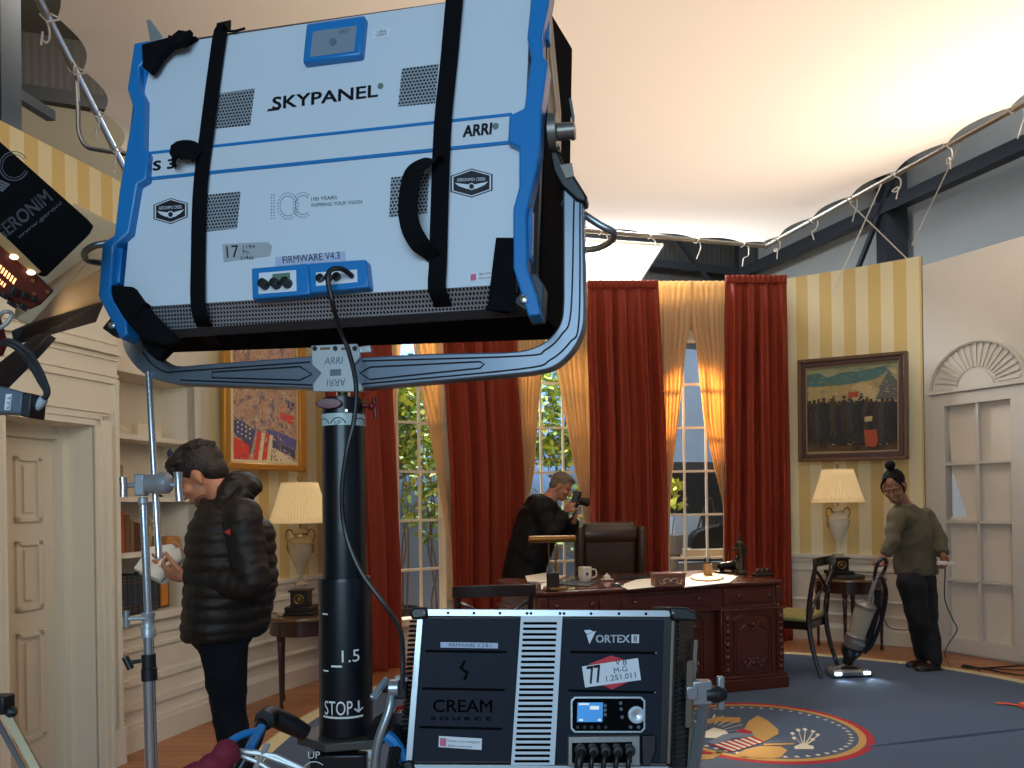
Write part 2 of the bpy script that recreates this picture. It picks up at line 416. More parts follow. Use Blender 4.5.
# ---- windows
FRAME = mat('window_paint', (228, 214, 184), .45)
gl = mat('window_glass', (120, 126, 130), .05, alpha=.03)
def window(k, p, q):
    d = (q-p).normalized(); n = outn(p, q); W = (q-p).length; root_o = p
    mm = M(); Z = V((0, 0, 1))
    def b3(a0, a1, z0, z1, h0, h1): mm.fbox(p, d, Z, n, a0, a1, z0, z1, h0, h1)
    b3(0, .035, ZS, ZH, -.03, .10); b3(W-.035, W, ZS, ZH, -.03, .10); b3(0, W, ZH-.04, ZH, -.03, .10)
    b3(-.05, W+.05, ZS-.04, ZS+.02, -.08, .10)
    b3(-.06, 0, ZS, ZH+.07, -.02, 0); b3(W, W+.06, ZS, ZH+.07, -.02, 0); b3(0, W, ZH, ZH+.07, -.02, 0)
    o = struct(mm.build('window_%d' % k, FRAME, smooth=False, loc=p))
    mm = M(); cs = (W-.07)/4
    for i in range(1, 4): mm.fbox(p, d, Z, n, .035+cs*i-.011, .035+cs*i+.011, ZS, ZH, .03, .055)
    z = ZH-.03-.455
    while z > ZS+.1: mm.fbox(p, d, Z, n, .03, W-.03, z-.012, z+.012, .032, .053); z -= .455
    s_ = mm.build('sash', FRAME, smooth=False, parent=o)
    mm = M(); mm.fbox(p, d, Z, n, .03, W-.03, ZS, ZH-.03, .041, .044); mm.build('pane', gl, smooth=False, parent=s_)
for k, (p, q) in enumerate(WIN): window(k+1, p, q)

# ---- left wall with jib door and bookcase niche. W0: front line, runs towards the camera
A0 = V((-2.04, 5.2, 0)); DL = V((-.3, -1, 0)).normalized(); NL = V((1, -.3, 0)).normalized()   # NL points into the room
def lw(px, h=0):                                            # distance along W0 seen at column px on horizon line
    y = 507; r = ray(px, y); r.z = 0; o = A0+NL*h
    # solve CAM + r t = o + DL s
    det = r.x*(-DL.y)+DL.x*r.y; bx, by = o.x, o.y
    t = (bx*(-DL.y)+DL.x*by)/det; pt = V((r.x*t, r.y*t, 0)); return (pt-A0).dot(DL)
PR = .11; sN1 = lw(196); sN0 = lw(119, PR)
sD1 = lw(95, PR); sD0 = lw(5, PR); ZU = 2.78; sEnd = sD0+1.1
def lbox(mm, s0, s1, z0, z1, h0, h1): mm.fbox(A0, DL, V((0, 0, 1)), NL, s0, s1, z0, z1, h0, h1)
mm = M()                                                   # plain wall between curve and niche, wainscot below niche
lbox(mm, -.0, sN1, 0, ZU, -.06, 0); lbox(mm, sN1, sN0, 0, .77, -.30, 0); lbox(mm, sN1, sN0, 2.22, ZU, -.30, 0)
lbox(mm, sN1-.03, sN0+.03, .7, 2.3, -.30, -.26); lbox(mm, sN1-.03, sN1, .7, 2.3, -.30, 0); lbox(mm, sN0, sN0+.03, .7, 2.3, -.30, 0)
struct(mm.build('wall_left_bookcase', WHITE, smooth=False))
mm = M()                                                   # projecting door bay
lbox(mm, sN0, sD1, 0, ZU, -.3, PR); lbox(mm, sD1, sD0, 1.87, ZU, -.3, PR); lbox(mm, sD0, sEnd, 0, ZU, -.3, PR)
struct(mm.build('wall_left', WHITE, smooth=False))
mm = M()
def larch(s0, s1, z1, w_, h):                               # casing: two jambs and a head, two-step section
    for k, (ww, hh) in enumerate(((w_, h), (w_*.62, h*1.7), (w_*.22, h*2.6))):
        o_ = w_-ww
        lbox(mm, s0-w_+0, s0-w_+ww, 0, z1+ww, PR-.01, PR+hh); lbox(mm, s1+w_-ww, s1+w_, 0, z1+ww, PR-.01, PR+hh)
        lbox(mm, s0-w_, s1+w_, z1+w_-ww, z1+w_, PR-.01, PR+hh)
larch(sD1, sD0, 1.87, .09, .012)
lbox(mm, sN0+.004, sN0+.03, 0, 2.14, PR-.01, PR+.015)       # pilaster edge bead
for z0_, z1_, hh in ((2.11, 2.13, .018), (2.15, 2.165, .012), (2.24, 2.255, .012), (2.27, 2.30, .035), (2.33, 2.34, .012), (2.66, 2.78, .05), (2.70, 2.78, .09)):
    lbox(mm, sN0, sEnd, z0_, z1_, PR-.01, PR+hh)
lbox(mm, sN0-.01, sD1+.0-.1, 0, .2, PR-.01, PR+.02)
struct(mm.build('trim_2', WHITE, smooth=False))
mm = M()
for z0_, z1_, hh in ((0, .13, .03), (.13, .16, .02), (.235, .28, .016), (.38, .42, .016), (.58, .60, .016), (.66, .68, .014), (.745, .79, .035)):
    lbox(mm, sN1-.0, sN0, z0_, z1_, -.01, hh); 
for z0_, z1_, hh in ((0, .13, .03), (.13, .16, .02), (.235, .28, .016), (.38, .42, .016), (.69, .73, .016), (.78, .86, .03)):
    lbox(mm, -.0, sN1, z0_, z1_, -.01, hh)
lbox(mm, sN1-.05, sN1, .79, 2.3, -.01, .012)
struct(mm.build('baseboard_left', WHITE, smooth=False))
# jib door leaf
mm = M(); lbox(mm, sD1-.0, sD0, 0, 1.87, -.19, -.14)
do = struct(mm.build('door_1', WHITE, smooth=False, loc=A0))
mm = M(); rp = lambda s0, s1, z0, z1: (lbox(mm, s0, s1, z0, z0+.022, -.145, -.122), lbox(mm, s0, s1, z1-.022, z1, -.145, -.122), lbox(mm, s0, s0+.022, z0, z1, -.145, -.122), lbox(mm, s1-.022, s1, z0, z1, -.145, -.122), lbox(mm, s0+.05, s1-.05, z0+.05, z1-.05, -.145, -.126))
a_, b_ = lw(41, -.13), lw(15, -.13)
rp(a_, b_, 1.36, 1.70); rp(a_, b_, .90, 1.26); rp(a_, b_, .22, .78)
mm.build('panel', WHITE, smooth=False, parent=do)
mm = M(); lbox(mm, sD1-.0, sD1+.035, 0, 1.87, -.15, -.07); lbox(mm, sD1, sD0, 1.80, 1.87, -.14, -.1)
struct(mm.build('trim_3', WHITE, smooth=False))
# bookcase shelves (each board lifts out)
for px_, z in ((0, 1.86), (0, 1.49), (0, 1.16)):
    mm = M(); lbox(mm, sN1+.002, sN0-.002, z-.03, z, -.258, -.005)
    tag(mm.build('bookcase_shelf', WHITE, smooth=False), {1.86: 'top white shelf board in the wall niche holding small ornaments', 1.49: 'middle white shelf board in the wall niche holding the little flag', 1.16: 'lower white shelf board carrying the red and brown books'}[z], 'shelf', 'shelf boards of the niche')
# striped wall above the left unit
mm = M(); q0 = A0+NL*-.1; lbox(mm, -1.2+1.2, sEnd+1, ZU-.1, 3.36, -.12, -.06)
for i, v_ in enumerate(mm.v): mm.uv[i] = ((v_-A0).dot(DL), v_.z)
struct(mm.build('wall_left_upper', PAPERL, smooth=False))
# ---- right white wall with arched niche and glazed door
R0 = V((3.87, 7.2, 0)); DR = V((.43, -.8, 0)).normalized(); NR = V((-.8, -.43, 0)).normalized(); PLR = Plane(R0, DR, (0, 0, 1))
def rs(px): return (PLR.at(px, 497)-R0).dot(DR)
def rbox(mm, s0, s1, z0, z1, h0, h1): mm.fbox(R0, DR, V((0, 0, 1)), NR, s0, s1, z0, z1, h0, h1)
g0, g1 = rs(947), rs(1013); e0, e1 = rs(934), rs(1027); gz0, gz1 = .14, 2.24; az = 2.36
mm = M(); rbox(mm, 0, g0, 0, ZT-.1, -.08, 0); rbox(mm, g1, g1+3.6, 0, ZT-.1, -.08, 0); rbox(mm, g0, g1, gz1, ZT-.1, -.08, 0); rbox(mm, g0, g1, 0, gz0, -.08, 0)
struct(mm.build('wall_right', WHITE2, smooth=False))
mm = M(); ac = (e0+e1)/2; ar = (e1-e0)/2
rp = lambda s, z, h: R0+DR*s+V((0, 0, z))+NR*h
for k in range(24):                                         # arch moulding
    a, b2 = math.pi*k/24, math.pi*(k+1)/24
    for r0_, r1_, hh in ((ar, ar+.035, .02), (ar+.012, ar+.028, .03)):
        ps = [rp(ac-math.cos(t)*r, az+math.sin(t)*r*1.0, 0) for r, t in ((r0_, a), (r1_, a), (r1_, b2), (r0_, b2))]
        mm.prism(ps, NR*hh)
for k in range(19):                                         # fan ribs
    t = math.pi*(k+.5)/19; dirv = V((math.cos(t), 0, 0)); c_ = rp(ac, az+.04, 0)
    f_ = lambda r, dt: rp(ac-math.cos(t+dt)*r, az+.03+math.sin(t+dt)*r, .002)
    ps = [f_(.17, -.05), f_(ar-.03, -.055), f_(ar-.03, .02), f_(.17, .03)]
    mm.prism(ps, NR*.009)
mm.prism([rp(ac-math.cos(math.pi*k/12)*.15, az+.03+math.sin(math.pi*k/12)*.13, 0) for k in range(13)], NR*.012)
rbox(mm, e0-.03, e1+.03, az-.005, az+.03, -.01, .045); rbox(mm, e0-.035, e0, .0, az, -.01, .03); rbox(mm, e1, e1+.035, 0, az, -.01, .03)
struct(mm.build('trim_4', WHITE2, smooth=False))
mm = M(); cw = (g1-g0)/2; cloth_m = mat('door_glass_diffuser', (236, 226, 210), .7)
fr_ = .045
for a, b2, c2, d2 in ((e0, g0, .02, az-.01), (g1, e1, .02, az-.01), (g0, g1, gz1, az-.01), (g0, g1, .02, gz0)): rbox(mm, a, b2, c2, d2, 0, .022)
do2 = struct(mm.build('door_2', WHITE2, smooth=False, loc=R0))
mm = M(); rbox(mm, g0+cw-.012, g0+cw+.012, gz0, gz1, -.03, .012)
for k in (1, 2, 3):
    z = gz1-(gz1-gz0)*k/4; rbox(mm, g0, g1, z-.012, z+.012, -.03, .012)
mm.build('glazing_bars', WHITE2, smooth=False, parent=do2)
mm = M(); rbox(mm, g0, g1, gz0, gz1, -.02, -.016); mm.build('pane', gl, smooth=False, parent=do2)
# paper hung behind the door panes, a slit left open at the left
sheet = mat('hung_white_sheet', (226, 214, 196), .8)
mm = M(); pl_ = Plane(R0-NR*.045, DR, (0, 0, 1))
mm.pp([(951, 380), (1030, 380), (1030, 526), (971, 526), (952, 470), (949, 430)], pl_, 0, .004)
tag(mm.build('paper_sheet', sheet, smooth=False), 'white paper sheet hung slanting behind the upper panes of the right door', 'paper')
mm = M(); pl_ = Plane(R0-NR*.05, DR, (0, 0, 1)); mm.pp([(935, 517), (1035, 517), (1035, 668), (935, 664)], pl_, 0, .004)
tag(mm.build('paper_sheet', sheet, smooth=False), 'white paper sheet covering the lower panes of the right door', 'paper')
mm = M(); rbox(mm, .1, 1.5, 0, 1.75, -.75, -.5)
tag(mm.build('equipment_crate', mat('black_crate', (26, 26, 28), .6), bevel=.02), 'black equipment crate glimpsed through the gap in the right door panes', 'crate')
# ================================================================ RUG
NAVY = mat('navy_rug', (48, 66, 92), .95, bump=.3, scale=220, var=.12, sheen=.2); CREAM = mat('cream_pile', (214, 196, 150), .95, bump=.2, scale=200)
RED_ = mat('red_pile', (172, 34, 42), .95); GOLD = mat('gold_pile', (190, 146, 78), .95); STEELB = mat('slate_pile', (112, 122, 134), .95); LITE = mat('ivory_pile', (222, 212, 186), .95)
rug = [V(p) for p in ((-1.50, 4.19, 0), (-1.43, 5.1, 0), (-1.2, 5.8, 0), (-.7, 6.4, 0), (.2, 6.95, 0), (1.2, 7.2, 0), (2.0, 7.15, 0), (2.6, 7.05, 0), (3.33, 6.6, 0), (3.65, 6.25, 0), (3.9, 5.8, 0), (4.08, 5.0, 0), (3.95, 4.0, 0), (3.4, 3.0, 0), (2.6, 2.3, 0), (1.4, 1.9, 0), (.2, 2.1, 0), (-.8, 2.7, 0), (-1.35, 3.4, 0))]
ro = crom(rug, 6, True); rc = V((1.25, 4.6, 0)); ri = [p+(rc-p).normalized()*.11 for p in ro]
rg = tag(M().prism(ri, V((0, 0, .014))).build('oval_rug', NAVY, smooth=False), 'dark blue oval rug with cream rim and eagle seal in front of the desk', 'rug')
mm = M(); n_ = len(ro)
for i in range(n_):
    j = (i+1) % n_; mm.prism([ro[i], ro[j], ri[j], ri[i]], V((0, 0, .0135)))
mm.build('border', CREAM, parent=rg, smooth=False)
SC = V((1.50, 4.70, 0)); Z0 = .0142
def disc(r, z, n=64): return [SC+V((math.cos(2*math.pi*k/n)*r, math.sin(2*math.pi*k/n)*r, z)) for k in range(n)]
mm = M()
def ring(i, r0, r1, z): 
    mm.mat(i); a, b_ = disc(r0, z), disc(r1, z)
    for k in range(64): j = (k+1) % 64; mm.add([a[k], b_[k], b_[j], a[j]], [(0, 1, 2, 3)])
ring(0, .578, .628, Z0+.001); ring(1, .545, .585, Z0+.002)
mm.mat(2)
def star(c, r):
    ps = [V(c)+V((math.sin(math.pi*k/5)*(r if k % 2 == 0 else r*.45), math.cos(math.pi*k/5)*(r if k % 2 == 0 else r*.45), 0)) for k in range(10)]; mm.add(ps, [tuple(range(10))])
for k in range(50):
    a = 2*math.pi*k/50; star(SC+V((math.cos(a)*.505, math.sin(a)*.505, Z0+.001)), .019)
def zp(i, pts, z=Z0+.002): mm.mat(i); mm.add([PZ(x, y, z) for x, y in pts], [tuple(range(len(pts)))])
def sp(x, y): return (680+x/2.977, 620+y/2.977)             # helper: enlarged-crop units of the seal
for k in range(15):                                        # glory rays above the eagle
    a = math.radians(12+k*11.2); c_ = (706, 737); 
    x0, y0, x1, y1 = c_[0]-math.cos(a)*22, c_[1]-math.sin(a)*14, c_[0]-math.cos(a)*44, c_[1]-math.sin(a)*23
    zp(2, [(x0-.8, y0), (x0+.8, y0), (x1+.8, y1), (x1-.8, y1)])
zp(3, [sp(*p) for p in ((70, 300), (110, 288), (180, 290), (180, 305), (110, 302), (70, 312))])
zp(3, [sp(*p) for p in ((178, 345), (205, 300), (232, 284), (262, 300), (292, 325), (294, 338), (262, 356), (240, 362), (226, 350), (200, 352))])
zp(3, [sp(*p) for p in ((165, 400), (195, 385), (240, 375), (300, 376), (320, 388), (300, 408), (262, 414), (210, 410), (185, 412))])
zp(2, [sp(*p) for p in ((70, 335), (100, 320), (135, 328), (150, 345), (110, 352), (75, 350))], Z0+.003)
zp(4, [sp(*p) for p in ((85, 362), (130, 340), (210, 330), (222, 345), (160, 352), (100, 372))], Z0+.004)
zp(0, [sp(*p) for p in ((165, 330), (185, 322), (215, 332), (212, 338), (180, 336))], Z0+.005)
A_, B_, C_, D_ = (88, 370), (218, 346), (252, 362), (152, 392)
for k in range(13):
    t0, t1 = k/13, (k+1)/13; f_ = lambda a, b, t: (a[0]+(b[0]-a[0])*t, a[1]+(b[1]-a[1])*t)
    zp(0 if k % 2 == 0 else 2, [sp(*f_(A_, B_, t0)), sp(*f_(A_, B_, t1)), sp(*f_(D_, C_, t1)), sp(*f_(D_, C_, t0))], Z0+.004)
zp(3, [sp(*p) for p in ((60, 400), (92, 400), (120, 388), (130, 395), (100, 412), (62, 416))])
zp(3, [sp(*p) for p in ((250, 368), (340, 366), (340, 370), (250, 374))], Z0+.003)
for k, (x, y) in enumerate(((335, 338), (352, 328), (372, 326), (396, 332), (410, 342), (340, 352), (395, 356))):
    zp(2, [sp(x-8, y-2), sp(x, y-5), sp(x+8, y), sp(x, y+5)]); zp(2, [sp(x, y), sp(x+2, y+2), sp(370, 378), sp(366, 376)])
zp(2, [sp(*p) for p in ((340, 376), (366, 366), (398, 376), (398, 384), (342, 384))])
mm.build('seal', [RED_, GOLD, LITE, GOLD, STEELB], parent=rg, smooth=False, auto=False)
# long wrinkle in the rug
mm = M(); a, b_ = PZ(850, 751, 0), PZ(1060, 727, 0); mm.tube([lerp(a, b_, t/10)+V((0, 0, -.001)) for t in range(11)], .02, 10, rf=lambda t: .012+.016*math.sin(math.pi*t)**.5)
mm.build('wrinkle', NAVY, parent=rg)
# dark rubber hose clipped in a rounded loop on the stage wall panel
mm = M(); mm.tube(crom([P(x, y, 7.6) for x, y in ((76, 66), (78, 110), (79, 132), (86, 146), (100, 150), (140, 156))], 6), .022, 8)
tag(mm.build('wall_conduit', STEEL), 'thin dark conduit bending across the drab panel high at the upper left', 'conduit')
# ================================================================ CANOPY
ZC = 4.2
FR = V((2.83, 8.46, ZC)); uu = V((-.96, -.27, 0)).normalized(); vv = V((.34, -.94, 0)).normalized()
vv = (vv-uu*vv.dot(uu)).normalized()
LC = 6.1; LU = 6.32
cloth = bpy.data.materials.new('stretched_muslin'); cloth.use_nodes = True; nt = cloth.node_tree; nt.nodes.clear()
outn_ = nt.nodes.new('ShaderNodeOutputMaterial'); d_ = nt.nodes.new('ShaderNodeBsdfDiffuse'); t_ = nt.nodes.new('ShaderNodeBsdfTranslucent'); mxs = nt.nodes.new('ShaderNodeMixShader')
d_.inputs[0].default_value = (*srgb(236, 224, 206), 1); t_.inputs[0].default_value = (*srgb(236, 220, 204), 1); mxs.inputs[0].default_value = .62
nt.links.new(d_.outputs[0], mxs.inputs[1]); nt.links.new(t_.outputs[0], mxs.inputs[2]); nt.links.new(mxs.outputs[0], outn_.inputs[0])
canopy = thing('overhead_cloth_frame', 'huge cream muslin ceiling cloth tied to a pipe frame above the whole set', 'overhead cloth', FR)
def cpt(u, v, inset=.05, sag=.36):
    a = inset+(LU-2*inset)*u; b = inset+(LC-2*inset)*v
    e = min(u, 1-u, v, 1-v)
    sc_ = 0
    z = -sag*(math.sin(math.pi*u)*math.sin(math.pi*v))**.8
    pull = .075*max(0, 1-e*22)
    if pull > 0:
        if min(v, 1-v) <= min(u, 1-u): k = abs(math.cos(math.pi*u*11)); b += pull*k*(1 if v < .5 else -1)
        else: k = abs(math.cos(math.pi*v*11)); a += pull*k*(1 if u < .5 else -1)
    return FR+uu*a+vv*b+V((0, 0, z))
M().grid(cpt, 110, 110).build('cloth', cloth, parent=canopy)
corners = [FR, FR+uu*LU, FR+uu*LU+vv*LC, FR+vv*LC]
PIPE = mat('dull_alloy_pipe', (150, 140, 124), .35, metal=.7); CORDW = mat('white_tie_cord', (214, 206, 194), .8)
mm = M()
for k in range(4):
    p, q = corners[k], corners[(k+1) % 4]; mm.cyl(p, q, .024, n=10); mm.ell(p, .034, n=10, m=6)
mm.build('frame_pipe', PIPE, parent=canopy)
def tie(mm, e, base, inward, along, seed):
    rnd = random.Random(seed)
    mm.tube([base+inward*.07+V((0, 0, -.01)), base+V((0, 0, .02)), base-inward*.035, base+V((0, 0, -.035)), base+inward*.07+V((0, 0, -.012))], .006, 5)
    pts = [base+V((0, 0, -.03))]; a = rnd.uniform(0, 6)
    for j in range(7):
        a += rnd.uniform(.4, 1.3); pts.append(pts[-1]+along*math.cos(a)*.035+V((0, 0, -.012+math.sin(a)*.03))+inward*rnd.uniform(-.01, .01))
    pts.append(pts[-1]+V((0, 0, -.09))+along*rnd.uniform(-.04, .04)); mm.tube(crom(pts, 4), .006, 5)
sd = 1
for k in range(4):
    p, q = corners[k], corners[(k+1) % 4]; al = (q-p).normalized(); inw = V((-al.y, al.x, 0)); inw = inw if inw.dot((corners[0]+corners[2])/2-p) > 0 else -inw
    if k == 2: continue
    for j in range(11):
        mm = M(); tie(mm, k, p+al*(.02+LC*(j+.5)/11), inw, al, sd); sd += 1; mm.build('tie_cord', CORDW, parent=canopy)
mm = M(); p1 = P(826, 196, 6.6)
mm.tube([FR+vv*1.75, V((p1.x+.1, 6.75, 3.2))], .006, 6); mm.tube([FR+vv*2.6, PLR.at(912, 243)+V((0, 0, -.02))], .006, 6); mm.tube([FR+vv*1.3, outer[-1]+V((-.05, .05, 3.62))], .006, 6)
mm.build('stay_wire', CORDW, parent=canopy)
mm = M(); mm.box(P(808, 181, 6.95), (.07, .05, .12)); mm.build('pulley', mat('zinc', (190, 180, 165), .4, metal=.6), parent=canopy, bevel=.008)
# lit white diffusion frame leaning outside the window
lf = thing('lit_diffusion_frame', 'blazing white lit diffusion frame standing outside behind the middle curtains', 'film light', P(620, 420, 9.6))
pl_ = facing(9.6)
mm = M(); mm.pp([(540, 236), (662, 246), (628, 300), (624, 336), (536, 336)], pl_, 0, .02)
mm.build('diffuser', mat('lit_diffuser', (255, 250, 240), .8, emit=(255, 246, 232), es=1.6), parent=lf, smooth=False)
mm = M(); mm.tube([pl_.at(663, 245, .01), pl_.at(628, 300, .01), pl_.at(624, 336, .01)], .02, 6); mm.tube([pl_.at(540, 236, .01), pl_.at(663, 245, .01)], .02, 6)
mm.build('frame', PIPE, parent=lf)
# ---- blue painted backdrop outside windows one and two
bdm = mat('blue_backdrop_cloth', (84, 132, 190), .9); nt = bdm.node_tree; N_, L, b = nodes(bdm); tcn = nt.nodes.new('ShaderNodeTexCoord'); sx = nt.nodes.new('ShaderNodeSeparateXYZ'); L.new(tcn.outputs['Object'], sx.inputs[0])
nn_ = nt.nodes.new('ShaderNodeTexNoise'); nn_.inputs['Scale'].default_value = .9; L.new(tcn.outputs['Object'], nn_.inputs[0])
L.new(mixc(nt, nn_.outputs[0], (70, 112, 168), (116, 152, 196)), b.inputs['Base Color'])
mm = M(); A_ = V((-4.3, 8.6, 0)); B_ = V((1.15, 10.2, 0))
def bd(u, v): p = lerp(A_, B_, u); return p+V((.0, .05*math.sin(u*40), 3.9*v))
mm.grid(bd, 60, 2)
tag(mm.build('painted_backdrop', bdm, solid=.01), 'pale blue cloth backdrop hung outside the two left windows', 'backdrop')
# ---- leafy trees outside the windows
LEAF = mat('leaf_green', (104, 136, 44), .5, var=.45, scale=7); TWIG = mat('twig_bark', (96, 82, 60), .8); LEAF2 = mat('leaf_yellow_green', (164, 172, 58), .5, var=.3, scale=9)
def tree(px, d, ztop, spread, seed, label, leafn=420, zlow=1.1):
    rnd = random.Random(seed); b0 = P(px, 500, d); b0.z = 0
    t = thing('potted_tree', label, 'tree', b0, 'trees outside the windows')
    mm = M(); tips = []
    for k in range(3):
        a = rnd.uniform(0, 6.28); pts = [b0+V((rnd.uniform(-.03, .03), rnd.uniform(-.03, .03), .15))]; h = rnd.uniform(.75, 1)*ztop; r = rnd.uniform(.3, 1)*spread
        for j in range(1, 8):
            f_ = j/7; pts.append(b0+V((math.cos(a)*r*f_**1.5+rnd.uniform(-.05, .05), math.sin(a)*r*f_**1.5*.5+rnd.uniform(-.05, .05), .15+(h-.15)*f_)))
        pts = crom(pts, 3); mm.tube(pts, .012, 5, rf=lambda q: .009*(1-q)+.003)
        for j in range(9):
            s_ = pts[rnd.randrange(8, len(pts)-1)]; e_ = s_+V((rnd.uniform(-1, 1)*.35, rnd.uniform(-1, 1)*.2, rnd.uniform(0, .3)))
            mm.tube([s_, (s_+e_)/2+V((0, 0, .03)), e_], .004, 4); tips += [s_, lerp(s_, e_, .5), e_]
    mm.build('trunk', TWIG, parent=t)
    mm = M()
    for k in range(leafn):
        c = rnd.choice(tips)+V((rnd.gauss(0, .09), rnd.gauss(0, .09), rnd.gauss(0, .09)))
        if c.z < zlow and rnd.random() < .85: continue
        mm.mat(0 if rnd.random() < .65 else 1)
        x = V((rnd.gauss(0, 1), rnd.gauss(0, 1), rnd.gauss(0, .6))).normalized(); y = x.cross(V((rnd.gauss(0, 1), rnd.gauss(0, 1), rnd.gauss(0, 1)))).normalized(); l = rnd.uniform(.035, .065)
        mm.add([c-x*l, c+y*l*.5+x*l*.1, c+x*l, c-y*l*.5+x*l*.1], [(0, 1, 2, 3)])
    f_ = mm.build('foliage', [LEAF, LEAF2], parent=t, smooth=False, auto=False); f_['kind'] = 'stuff'
    mm = M(); mm.lathe([(.01, 0), (.13, 0), (.17, .28), (.18, .3), (.15, .3), (.14, .25), (.01, .25)], b0); mm.build('pot', mat('black_plastic_pot', (36, 36, 36), .5), parent=t)
tree(402, 8.45, 3.3, .40, 3, 'bushy green tree outside the left window, leaves filling its upper panes', 2300, 1.75)
tree(432, 7.7, 2.6, .16, 5, 'thin leafy shrub with bare lower stems at the right side of the left window', 500, 1.0)
tree(556, 9.15, 3.3, .38, 8, 'yellow-green tree outside the middle window above the photographer', 1900, 1.85)
tree(585, 8.5, 1.7, .16, 9, 'small leafy shrub low outside the middle window beside the desk chair', 110, .9)
# clutter outside the third window
t = thing('potted_plant', 'bright green leafy plant standing outside the right window', 'plant', P(670, 545, 9.0)-V((0, 0, .0)))
t.location.z = .0; b0 = V(t.location); mm = M(); rnd = random.Random(4)
for k in range(5): mm.tube([b0+V((0, 0, .8)), b0+V((rnd.uniform(-.06, .06), 0, 1.2)), b0+V((rnd.uniform(-.14, .14), rnd.uniform(-.1, .1), 1.55))], .007, 5)
mm.build('stem', TWIG, parent=t)
mm = M()
for k in range(70):
    c = b0+V((rnd.gauss(0, .06), rnd.gauss(0, .08), rnd.uniform(1.35, 1.68))); x = V((rnd.gauss(0, 1), rnd.gauss(0, 1), rnd.gauss(0, 1))).normalized(); y = x.cross(V((rnd.random(), 1, rnd.random()))).normalized(); l = rnd.uniform(.04, .075)
    mm.add([c-x*l, c+y*l*.5, c+x*l, c-y*l*.5], [(0, 1, 2, 3)])
mm.build('foliage', LEAF2, parent=t, smooth=False, auto=False)['kind'] = 'stuff'
mm = M(); mm.lathe([(.01, .0), (.14, 0), (.10, .05), (.09, .78), (.14, .8), (.15, 1.02), (.13, 1.02), (.01, 1.0)], b0); mm.build('pedestal_pot', mat('grey_pot', (110, 110, 112), .6), parent=t)
pl_ = facing(9.7)
def slab(name, pts, pl, t_, m_, label, cat, bev=0, group=None, h=0):
    mm = M(); mm.pp(pts, pl, h, t_); return tag(mm.build(name, m_, smooth=False, bevel=bev), label, cat, group)
BLUEF = mat('blue_grey_flat', (104, 124, 148), .8); BLK = mat('matt_black', (9, 9, 10), .7, spec=.2)
slab('scenery_flat', [(640, 344), (716, 352), (716, 462), (640, 462)], facing(10.3), .05, BLUEF, 'blue-grey scenery board standing high outside the right window', 'scenery board')
slab('scenery_flat', [(640, 472), (745, 472), (745, 515), (640, 515)], facing(10.2), .3, BLK, 'black equipment case stack outside the right window', 'equipment case', .02)
slab('storage_box', [(674, 514), (702, 514), (702, 549), (674, 549)], facing(9.5), .35, mat('pale_blue_box', (138, 152, 170), .7), 'pale blue-grey box outside the right window below the plant', 'box', .01)
mm = M(); pb = facing(9.2); mm.pp([(692, 536), (697, 531), (706, 527), (718, 524), (724, 523), (724, 547.5), (691, 548.5)], pb, 0, .22)
bgt = mm.build('shoulder_bag', mat('dark_brown_leather', (16, 11, 10), .6, spec=.2), smooth=True, bevel=.03, loc=pb.at(708, 550)); tag(bgt, 'dark brown leather bag on a ledge outside the right window', 'bag')
mm = M(); mm.tube(crom([pb.at(697, 531, -.1), pb.at(702, 515, -.1), pb.at(711, 498, -.1), pb.at(716, 524, -.1)], 6), .012, 6); mm.build('strap', mat('strap_black', (12, 10, 10), .7), parent=bgt)
slab('window_ledge_board', [(686, 550), (748, 549), (748, 557), (686, 558)], facing(9.05), .3, mat('pale_wood', (190, 172, 140), .6), 'pale wooden shelf board outside the right window under the bag', 'board')
slab('planter_box', [(655, 563), (748, 563), (748, 640), (655, 640)], facing(9.3), .3, mat('grey_planter', (120, 124, 126), .8), 'grey planter box low outside the right window', 'planter')
# ================================================================ CURTAINS
REDC = mat('rust_red_silk', (142, 54, 34), .62, bump=.06, scale=25, var=.15, spec=.2)
SHEER = bpy.data.materials.new('sheer_cream_voile'); SHEER.use_nodes = True; nt = SHEER.node_tree; nt.nodes.clear()
o_ = nt.nodes.new('ShaderNodeOutputMaterial'); a_ = nt.nodes.new('ShaderNodeBsdfDiffuse'); b_ = nt.nodes.new('ShaderNodeBsdfTranslucent'); c_ = nt.nodes.new('ShaderNodeMixShader')
a_.inputs[0].default_value = (*srgb(228, 208, 168), 1); b_.inputs[0].default_value = (*srgb(248, 212, 150), 1); c_.inputs[0].default_value = .5
wv = nt.nodes.new('ShaderNodeTexNoise'); wv.inputs['Scale'].default_value = 300
nt.links.new(a_.outputs[0], c_.inputs[1]); nt.links.new(b_.outputs[0], c_.inputs[2]); nt.links.new(c_.outputs[0], o_.inputs[0])
